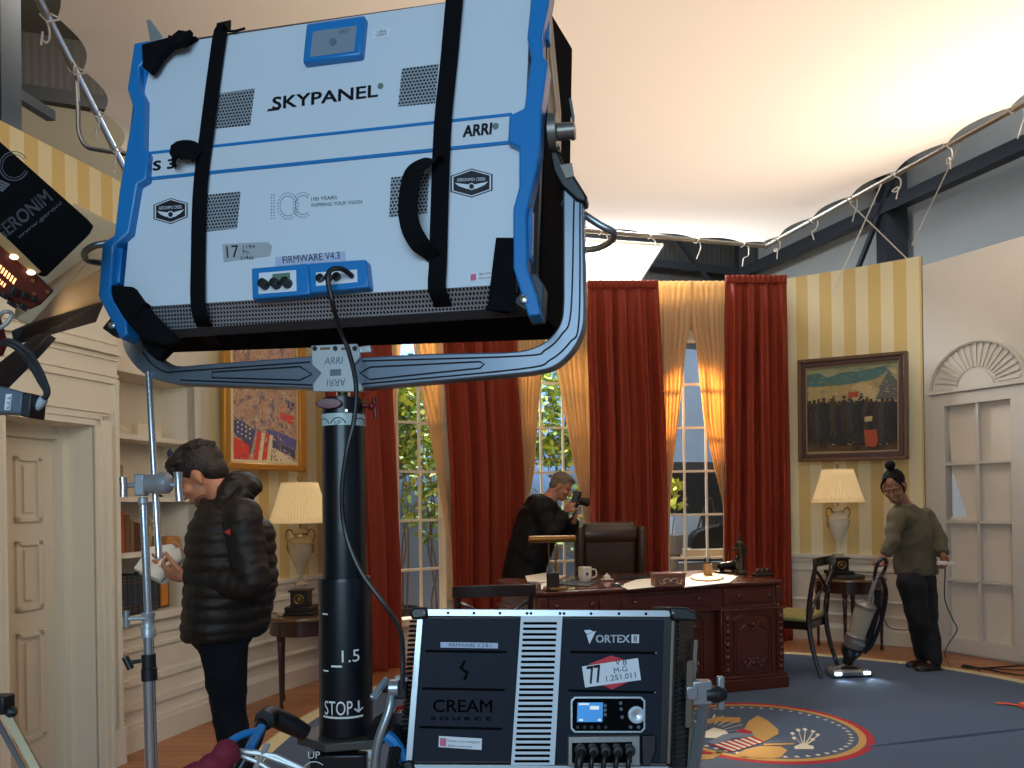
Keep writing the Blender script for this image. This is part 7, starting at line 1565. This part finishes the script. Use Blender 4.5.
for k in range(5):
    mm = M(); mm.lathe([(.001, 0), (.0045, 0), (.004, .003), (.001, .003)], VO.at(577.5+k*7, 727, .011), 12, axis=VO.N); mm.build('button', VBLK, parent=cr_)
for x, y in ((605, 705.5), (605, 710), (605, 714.5), (620.5, 703), (621, 709), (622, 717), (630.5, 727), (638.5, 727)):
    mm = M(); mm.lathe([(.001, 0), (.0045, 0), (.004, .003), (.001, .003)], VO.at(x, y, .011), 12, axis=VO.N); mm.build('button', mat('button_grey', (84, 94, 106), .4), parent=cr_)
mm = M(); mm.pp([(568.5, 737), (640, 736), (640, 766), (568, 766)], VO, .024, .024); mm.build('connector_box', mat('worn_alloy', (150, 148, 144), .35, metal=.6), parent=rf_, bevel=.002)
mm = M(); mm.pp([(572, 743), (632, 742), (632, 763), (572, 763)], VO, .026, .003); mm.build('connector_face', SLOTM, parent=rf_, smooth=False)
for k in range(5):
    mm = M(); a = VO.at(580+k*12, 749, .026); mm.lathe([(.002, 0), (.013, 0), (.014, .02), (.011, .034), (.002, .035)], a, 16, axis=VO.N); pl_ = mm.build('plug', VBLK, parent=rf_)
    mm = M(); mm.tube(crom([a+VO.N*.03, a+VO.N*.05+V((-.008, 0, -.02)), a+VO.N*.045+V((-.012, 0, -.08)), a+VO.N*.02+V((-.02, 0, -.2))], 5), .010 if k == 0 else .006, 10); mm.build('plug_cable', VBLK, parent=pl_)
mm = M(); mm.pp([(642, 736), (656, 735), (656, 752), (650, 766), (642, 766)], VO, .02, .018); mm.build('power_latch', BLKM, parent=rf_, bevel=.003)
# yoke of the small lamp: aluminium arms both sides, crank handles
ARM = mat('alloy_arm', (168, 176, 182), .3, metal=.7)
d_r = 1.92
mm = M(); mm.tube([P(704, 688, d_r), P(702, 720, d_r), P(694, 768, d_r), P(690, 800, d_r)], .012, 4, rf=lambda t: .014); mm.build('yoke_arm', ARM, parent=vo)
mm = M(); mm.box(P(701, 692, d_r), (.05, .03, .06)); mm.box(P(691, 692, d_r-.01), (.03, .03, .035)); mm.build('arm_clamp', ARM, parent=vo, bevel=.004)
mm = M(); mm.lathe([(.004, 0), (.02, .0), (.022, .03), (.015, .045), (.012, .05), (.004, .05)], P(706, 694, d_r), 20, axis=(1, -.1, 0)); mm.build('clamp_barrel', BLKM, parent=vo)
mm = M(); mm.box(P(720.5, 693, d_r), (.018, .018, .085)); mm.build('clamp_handle', ARM, parent=vo, bevel=.004)
mm = M(); mm.pp([(687, 662), (694, 660), (692, 728), (685, 728)], facing(1.9), 0, .01); mm.build('arm_plate', mat('worn_rail', (120, 110, 96), .4, metal=.5), parent=vo, bevel=.002)
d_l = 1.82
mm = M(); mm.tube(crom([P(392, 690, d_l), P(389, 710, d_l-.02), P(378, 742, d_l-.03), P(374, 775, d_l-.03)], 6), .012, 10, rf=lambda t: .009+.003*t); mm.build('yoke_arm', ARM, parent=vo)
mm = M(); mm.prism([P(369, 696, d_l-.06), P(384, 676, d_l-.02), P(389, 678, d_l-.02), P(374, 699, d_l-.06)], V((0, .012, -.012))); mm.build('clamp_handle', ARM, parent=vo, bevel=.003)
mm = M(); mm.cyl(P(379, 688, d_l), P(390, 688, d_l), .011); mm.build('clamp_barrel', BLKM, parent=vo)
mm = M(); mm.lathe([(.004, 0), (.02, .0), (.02, .024), (.004, .024)], P(389, 688, d_l), 20, axis=(1, 0, 0)); mm.prism([P(394, 678, d_l), P(408, 678, d_l), P(408, 682, d_l), P(394, 682, d_l)], V((0, .03, 0))); mm.build('arm_clamp', ARM, parent=vo, bevel=.002)
mm = M(); mm.box(P(400, 688, d_l+.01), (.035, .02, .05)); mm.build('arm_block', BLKM, parent=vo, bevel=.004)
mm = M(); mm.tube([VO.at(540, 775, -.06), V((VO.at(540, 775, -.06).x, 1.86, .02))], .018, 12); mm.build('stand_post', CB_, parent=vo)
mm = M(); mm.tube([P(690, 798, d_r), V((P(690, 798, d_r).x, 1.9, .52)), V((P(378, 798, d_l).x, 1.86, .52)), P(374, 774, d_l-.03)], .014, 8); mm.build('yoke_crossbar', ARM, parent=vo)
# ================================================================ C-STAND
CHR = mat('polished_steel', (205, 208, 212), .22, metal=.85); CHD = mat('satin_cast_steel', (168, 174, 178), .38, metal=.45)
cs = thing('c_stand', 'chrome grip stand with riser and knuckle head before the bookcase', 'light stand', V((P(150, 700, 1.95).x, 1.95, 0)))
D_ = 1.95; top_ = P(143.5, 500, D_); m1 = P(148.5, 612, D_); m2 = P(152, 655, D_); xb = V((P(154, 700, D_).x, D_, 0))
mm = M(); mm.cyl(P(143, 497, D_), P(148.5, 618, D_), .0095, n=16); mm.build('riser', CHR, parent=cs)
mm = M(); mm.cyl(P(148.3, 634, D_), P(149, 660, D_), .0125, n=16); mm.build('riser', CHR, parent=cs)
mm = M(); b1 = P(149, 678, D_); b2 = P(152, 790, D_); bt = b1+(b2-b1)*((.25-b1.z)/(b2.z-b1.z)); mm.cyl(b1, bt, .0148, n=18); mm.build('column', CHR, parent=cs)
mm = M(); mm.lathe([(.008, 0), (.017, 0), (.017, .022), (.0145, .025), (.0145, .05), (.016, .052), (.016, .062), (.008, .063)], P(148.5, 637, D_), 20, axis=(P(148, 612, D_)-P(148.5, 637, D_))); cl_ = mm.build('collar', CHD, parent=cs)
mm = M(); mm.cyl(P(146, 618, D_-.01), P(127, 619, D_-.015), .005); mm.build('knob_shaft', CHD, parent=cl_)
mm = M(); mm.tube([P(126.5, 611, D_-.015), P(126.5, 627, D_-.015)], .0075, 10); mm.build('t_handle', CHR, parent=cl_)
mm = M(); mm.lathe([(.01, 0), (.019, 0), (.019, .03), (.017, .032), (.017, .065), (.01, .067)], P(149.5, 680, D_), 20, axis=(P(148.5, 653, D_)-P(149.5, 680, D_))); cl_ = mm.build('collar', BLKM, parent=cs)
mm = M(); mm.cyl(P(146, 660, D_-.01), P(128, 663, D_-.015), .005); mm.build('knob_shaft', BLKM, parent=cl_)
mm = M(); mm.tube([P(125, 657, D_-.015), P(131, 669, D_-.015)], .0085, 10); mm.build('t_handle', BLKM, parent=cl_)
for k in range(3):
    a = k*2.094+.5; f_ = bt; mm = M(); e_ = V((xb.x+math.cos(a)*.42, D_+math.sin(a)*.42, .015)); mm.tube(crom([bt+V((0, 0, .02)), bt+V((math.cos(a)*.10, math.sin(a)*.10, -.02)), e_+V((-math.cos(a)*.08, -math.sin(a)*.08, .02)), e_], 5), .012, 10); mm.build('leg', CHR, parent=cs)
# knuckle head
hc = P(150, 484, D_-.02)
mm = M(); mm.box(P(141.5, 485, D_), (.026, .03, .055)); mm.cyl(P(143, 497, D_), P(143.4, 505, D_), .012); hd_ = mm.build('head_body', CHD, parent=cs, bevel=.004)
mm = M(); mm.lathe([(.006, 0), (.022, .0), (.024, .006), (.024, .03), (.027, .034), (.027, .055), (.02, .062), (.006, .064)], P(146, 484, D_), 24, axis=(1, .05, .03)); mm.build('grip_disc', CHD, parent=cs)
mm = M(); mm.cyl(P(137, 485, D_), P(128, 485.5, D_), .006); mm.cyl(P(168, 485, D_), P(176, 485, D_), .007); mm.build('head_shaft', CHD, parent=cs)
mm = M(); mm.tube([P(123, 477, D_-.01), P(123.5, 486, D_-.01), P(123.5, 497, D_-.01)], .009, 12); mm.build('t_handle', CHR, parent=cs)
mm = M(); mm.tube([P(178, 472, D_-.01), P(178.5, 485, D_-.01), P(180, 501, D_-.01)], .011, 12, rf=lambda t: .0115-.003*math.sin(t*3.14)); mm.build('t_handle', CHR, parent=cs)
mm = M(); mm.cyl(P(148.5, 372, D_+.06), P(159, 557, D_-.01), .0085, n=14); mm.cyl(P(159, 557, D_-.01), P(159.1, 558.5, D_-.01), .0095, n=14); tag(mm.build('extension_rod', CHR, loc=P(154, 470, D_+.01)), 'long thin steel rod clamped upright in the knuckle of the chrome grip stand', 'rod')
# ================================================================ LEFT EDGE: lamp head, softbox, black flag, connector
LD = 1.62
fl = Plane(P(40, 200, LD+.1), P(94, 226, LD+.16)-P(0, 150, LD+.02), P(0, 150, LD+.02)-P(46, 277, LD+.1)) 
fpts = [(-60, 100), (-40, 108), (0, 141), (88, 219), (94, 226), (90, 234), (47, 276), (42, 275), (0, 240), (-60, 190)]
mm = M(); mm.pp(fpts, fl, 0, .02); fg = tag(mm.build('black_flag_panel', mat('black_printed_cloth', (6, 6, 7), .85, spec=.15), bevel=.003, loc=fl.at(30, 200)), 'black cloth panel printed with grey company lettering at the upper left', 'panel')
mm = M(); GP = mat('print_dark_grey', (92, 94, 100), .6)
tx(mm, 'GERONIM', 0, 243, 53, 200, 14, pl=fl, lift=.001, bold=.3); mm.build('lettering', GP, parent=fg, smooth=False, auto=False); mm = M(); tx(mm, 'www.geroni', 20, 240, 63, 205, 5, pl=fl, lift=.001)
def arc(mm, cx_, cy_, r0_, r1_, a0_, a1_, n=20):
    for k in range(n):
        a, b_ = math.radians(a0_+(a1_-a0_)*k/n), math.radians(a0_+(a1_-a0_)*(k+1)/n); mm.add([fl.at(cx_+math.cos(t)*r, cy_+math.sin(t)*r, .001) for r, t in ((r0_, a), (r1_, a), (r1_, b_), (r0_, b_))], [(0, 1, 2, 3)])
mm.build('lettering', GP, parent=fg, smooth=False, auto=False); mm = M(); arc(mm, 14, 166, 14, 15, 20, 330); arc(mm, 14, 166, 11.5, 12.2, 20, 330)
for k in range(4): mm.pp([(-4, 178+k*3), (10-k*2, 184+k*2), (9-k*2, 186+k*2), (-4, 180+k*3)], fl, .001, .0005)
mm.build('emblem', GP, parent=fg, smooth=False, auto=False)
# softbox side walls
SB = mat('softbox_silver_lining', (206, 184, 150), .55, var=.08, scale=5, metal=.1); SBK = mat('softbox_black_fabric', (24, 20, 20), .7)
sb = thing('softbox', 'beige fabric softbox seen from its side beyond the black printed panel', 'softbox', P(70, 290, 2.1))
q = lambda x, y, d: P(x, y, d)
def face(pts, name, m_, t_=.006):
    mm = M(); vs = [q(*p) for p in pts]; n_ = (vs[1]-vs[0]).cross(vs[2]-vs[0]).normalized(); mm.prism(vs, n_*t_); return mm.build(name, m_, parent=sb, smooth=False)
face([(74, 203, 2.35), (116, 224, 2.35), (116, 236, 2.3), (14, 318, 1.85), (16, 306, 1.85)], 'upper_wall', SB)
face([(116, 232, 2.3), (150, 240, 2.4), (150, 300, 2.4), (98, 305, 2.25), (30, 325, 1.85), (14, 318, 1.85)], 'side_wall', SB)
face([(30, 325, 1.85), (104, 303, 2.25), (96, 322, 2.26), (40, 338, 1.95), (16, 345, 1.85), (14, 332, 1.84)], 'lower_wall', SBK)
# LED lamp head with lit slots
LHP = Plane(P(20, 275, 1.5), P(55, 290, 1.56)-P(0, 233, 1.47), P(0, 233, 1.47)-P(-12, 262, 1.47))
lh = thing('tungsten_lamp_head', 'dark red-brown lamp head with glowing vents cut by the left edge', 'film light', LHP.at(10, 280))
mm = M(); mm.pp([(-60, 190), (0, 238), (8, 246), (55, 291), (41, 305), (30, 310), (0, 296), (-60, 270)], LHP, 0, .12); mm.build('housing', mat('red_brown_housing', (96, 40, 28), .4, metal=.2), parent=lh, bevel=.004)
mm = M(); mm.pp([(-60, 184), (0, 232), (12, 243), (42, 272), (35, 276), (8, 252), (0, 245), (-60, 196)], LHP, .012, .03); mm.build('rim', mat('gold_rim', (206, 170, 120), .3, metal=.5), parent=lh, bevel=.002)
for x, y in ((14, 257), (31, 272.5)):
    mm = M(); mm.ell(LHP.at(x, y, .014), (.008, .006, .005)); mm.build('lit_bulb', mat('glare_white', (255, 244, 220), .3, emit=(255, 236, 200), es=2.5), parent=lh)
mm = M()
for k in range(9):
    x, y = -8+k*2.9, 257+k*2.6; mm.pp([(x, y), (x+1.4, y+1.2), (x-1.5, y+6.5), (x-2.9, y+5.3)], LHP, .002, .002)
for k in range(6):
    x, y = -8+k*2.6, 272+k*2.2; mm.pp([(x, y), (x+1.2, y+1), (x-.8, y+4.5), (x-2, y+3.5)], LHP, .002, .002)
mm.build('glowing_slot', mat('hot_slot', (255, 200, 140), .3, emit=(255, 190, 120), es=2.2), parent=lh, smooth=False)
mm = M()
for x, y, w_, h_ in ((4, 292, 7, 5), (14, 286, 6, 8), (24, 291, 5, 6), (10, 300, 10, 4), (22, 303, 8, 5), (33, 296, 6, 4)): mm.pp([(x, y), (x+w_*.8, y+w_*.5), (x+w_*.8-h_*.5, y+w_*.5+h_), (x-h_*.5, y+h_)], LHP, .012, .014)
mm.build('terminal_block', BLKM, parent=lh, bevel=.001)
for x, y in ((33, 281), (47.5, 292), (34, 294)):
    mm = M(); mm.lathe([(.001, 0), (.004, 0), (.003, .003), (.001, .003)], LHP.at(x, y, .001), 10, axis=LHP.N); mm.build('bolt', mat('brass_bolt', (180, 140, 80), .3, metal=.8), parent=lh)
mm = M(); mm.tube(crom([LHP.at(-4, 320, -.02), LHP.at(4, 312, .0), LHP.at(12, 314, .0), LHP.at(6, 324, .0), LHP.at(-8, 332, 0)], 5), .004, 8); mm.build('wire_loop', mat('grey_wire', (150, 150, 146), .4), parent=lh)
mm = M(); mm.pp([(-30, 335), (0, 312), (9, 344), (4, 356), (-30, 366)], LHP, -.01, .05); mm.build('red_connector', mat('deep_red_connector', (86, 14, 16), .4), parent=lh, bevel=.006)
mm = M(); mm.prism([q(-14, 392, 1.6), q(0, 384, 1.6), q(32, 352, 1.7), q(50, 334, 1.8), q(36, 334, 1.8), q(10, 354, 1.66), q(-14, 372, 1.6)], V((0, .03, -.004))); tag(mm.build('lamp_yoke_bar', mat('brown_black_bar', (40, 30, 28), .5), bevel=.004, loc=q(20, 360, 1.7)), 'dark flat bar slanting up beneath the softbox at the left edge', 'bar')
# grey connector and cables
CPl = Plane(P(15, 402, 1.5), P(31, 393, 1.5)-P(0, 385, 1.5), (0, 0, 1)); CPl = facing(1.5)
mm = M(); mm.pp([(-30, 382), (0, 386), (23, 392.5), (22, 414), (-30, 412)], CPl, 0, .045); gc = tag(mm.build('cable_connector', mat('blue_grey_connector', (84, 98, 112), .45), bevel=.004, loc=CPl.at(10, 400)), 'blue-grey cable connector box at the left edge above the door', 'connector')
mm = M(); mm.pp([(22.5, 392), (32, 393.5), (29.5, 418), (20, 416)], CPl, .003, .05); mm.build('end_cap', BLKM, parent=gc, bevel=.003)
mm = M(); mm.pp([(5.8, 394), (12, 394), (10, 410), (4.2, 410)], CPl, .001, .001); lb_ = mm.build('logo_plate', STK, parent=gc, smooth=False)
mm = M(); mm.text('FSY', mm.quadf([CPl.at(5.6, 408.5, .0016), CPl.at(7.6, 395.5, .0016), CPl.at(11.4, 395.5, .0016), CPl.at(9.4, 408.5, .0016)])); mm.build('lettering', INK, parent=lb_, smooth=False, auto=False)
mm = M(); mm.tube(crom([P(30, 408, 1.52), P(38, 406, 1.52), P(44, 399, 1.52)], 5), .009, 10); mm.build('white_sleeve', mat('pale_sleeve', (168, 176, 186), .5), parent=gc)
for k, off_ in enumerate(((0, 0), (3, 2), (-3, 3))):
    ox, oy = off_; mm = M(); mm.tube(crom([P(4+ox, 341+oy, 1.5), P(14+ox, 342+oy, 1.5), P(27+ox, 352+oy, 1.51), P(36+ox, 366+oy, 1.52), P(43+ox*.7, 380+oy, 1.52), P(47+ox*.3, 392, 1.52), P(44, 400, 1.52)], 6), .0052, 8); mm.build('cable', mat('cable_grey_black', (38, 40, 42), .4), parent=gc)
# tripod leg at the lower left
tl_ = thing('tripod', 'silver and pale tripod leg cutting the lower left corner', 'tripod', V((P(20, 700, 1.7).x, 1.7, 0)))
a_ = P(2, 705, 1.7); dirn = (P(38, 772, 1.64)-a_).normalized(); e_ = a_+dirn*((a_.z-.01)/-dirn.z)
mm = M(); mm.tube([a_, e_], .011, 4); mm.build('leg', mat('pale_tube', (206, 190, 156), .3, metal=.3), parent=tl_)
mm = M(); mm.tube([a_+V((-.014, -.01, -.012)), e_+V((-.03, 0, 0))], .006, 8); mm.build('leg_rail', CHR, parent=tl_)
mm = M(); mm.box(P(2, 704, 1.7), (.035, .04, .04)); mm.build('leg_joint', BLKM, parent=tl_, bevel=.004)
mm = M(); mm.lathe([(.002, 0), (.011, 0), (.013, .01), (.004, .02), (.002, .022)], P(9, 712, 1.69), 14, axis=(1, -.3, 0)); mm.build('wing_knob', BLKM, parent=tl_)
mm = M(); mm.tube([P(-12, 768, 1.7), P(-12, 480, 1.7)], .02, 8); mm.build('centre_post', BLKM, parent=tl_)
# steel tangle and maroon cloth at the bottom
sp_ = thing('junior_stand', 'chrome stand struts wrapped with maroon cloth at the bottom left of the column', 'light stand', V((P(235, 760, 1.45).x, 1.45, 0)))
for pts, r in (([(232, 750), (262, 754), (300, 768), (330, 790)], .007), ([(232, 752), (258, 762), (285, 780)], .006), ([(254, 752), (276, 756), (316, 775)], .006), ([(255, 770), (262, 755), (268, 744)], .007)):
    mm = M(); mm.tube([P(x, y, 1.45) for x, y in pts], r*.8, 8); mm.build('strut', CHD, parent=sp_)
mm = M(); mm.cyl(P(290, 770, 1.45), V((P(290, 770, 1.45).x, 1.45, .0)), .016, n=14); mm.build('post', CHR, parent=sp_)
mm = M()
for k in range(10):
    t = k/9; mm.ell(P(190+38*t, 774-16*t+2*math.sin(k*2), 1.42), (.022, .02, .016+.006*math.sin(k*1.7)))
mm.ell(P(226, 752, 1.42), .024); tag(mm.build('maroon_cloth', mat('maroon_cloth', (112, 20, 44), .8, bump=.4, scale=40), remesh=.005, smoothit=2, loc=P(215, 760, 1.42)), 'maroon cloth roll tied round the steel struts at the bottom', 'cloth')
mm = M(); 
for k in range(5): mm.ell(P(401+2*math.sin(k*2), 712+k*5, 1.88), (.016, .016, .018))
tag(mm.build('red_cloth', mat('red_cloth', (160, 14, 26), .7, bump=.4, scale=40), remesh=.005, smoothit=1, loc=P(401, 720, 1.88)), 'small red cloth bundle behind the left side of the square panel lamp', 'cloth')
mm = M(); mm.tube(crom([P(386, 735, 1.8), P(394, 742, 1.8), P(402, 756, 1.8), P(406, 775, 1.8)], 5), .014, 8); tag(mm.build('blue_hose', BLUEP, loc=P(394, 742, 1.8)), 'short bright blue handle beside the left yoke of the square panel lamp', 'handle')
light('lamp_head_spill', 'SPOT', P(40, 300, 1.75)+V((.0, .25, 0)), V((-2.2, 4.6, 1.3)), 5, (1, .78, .5), .12, spot=110)
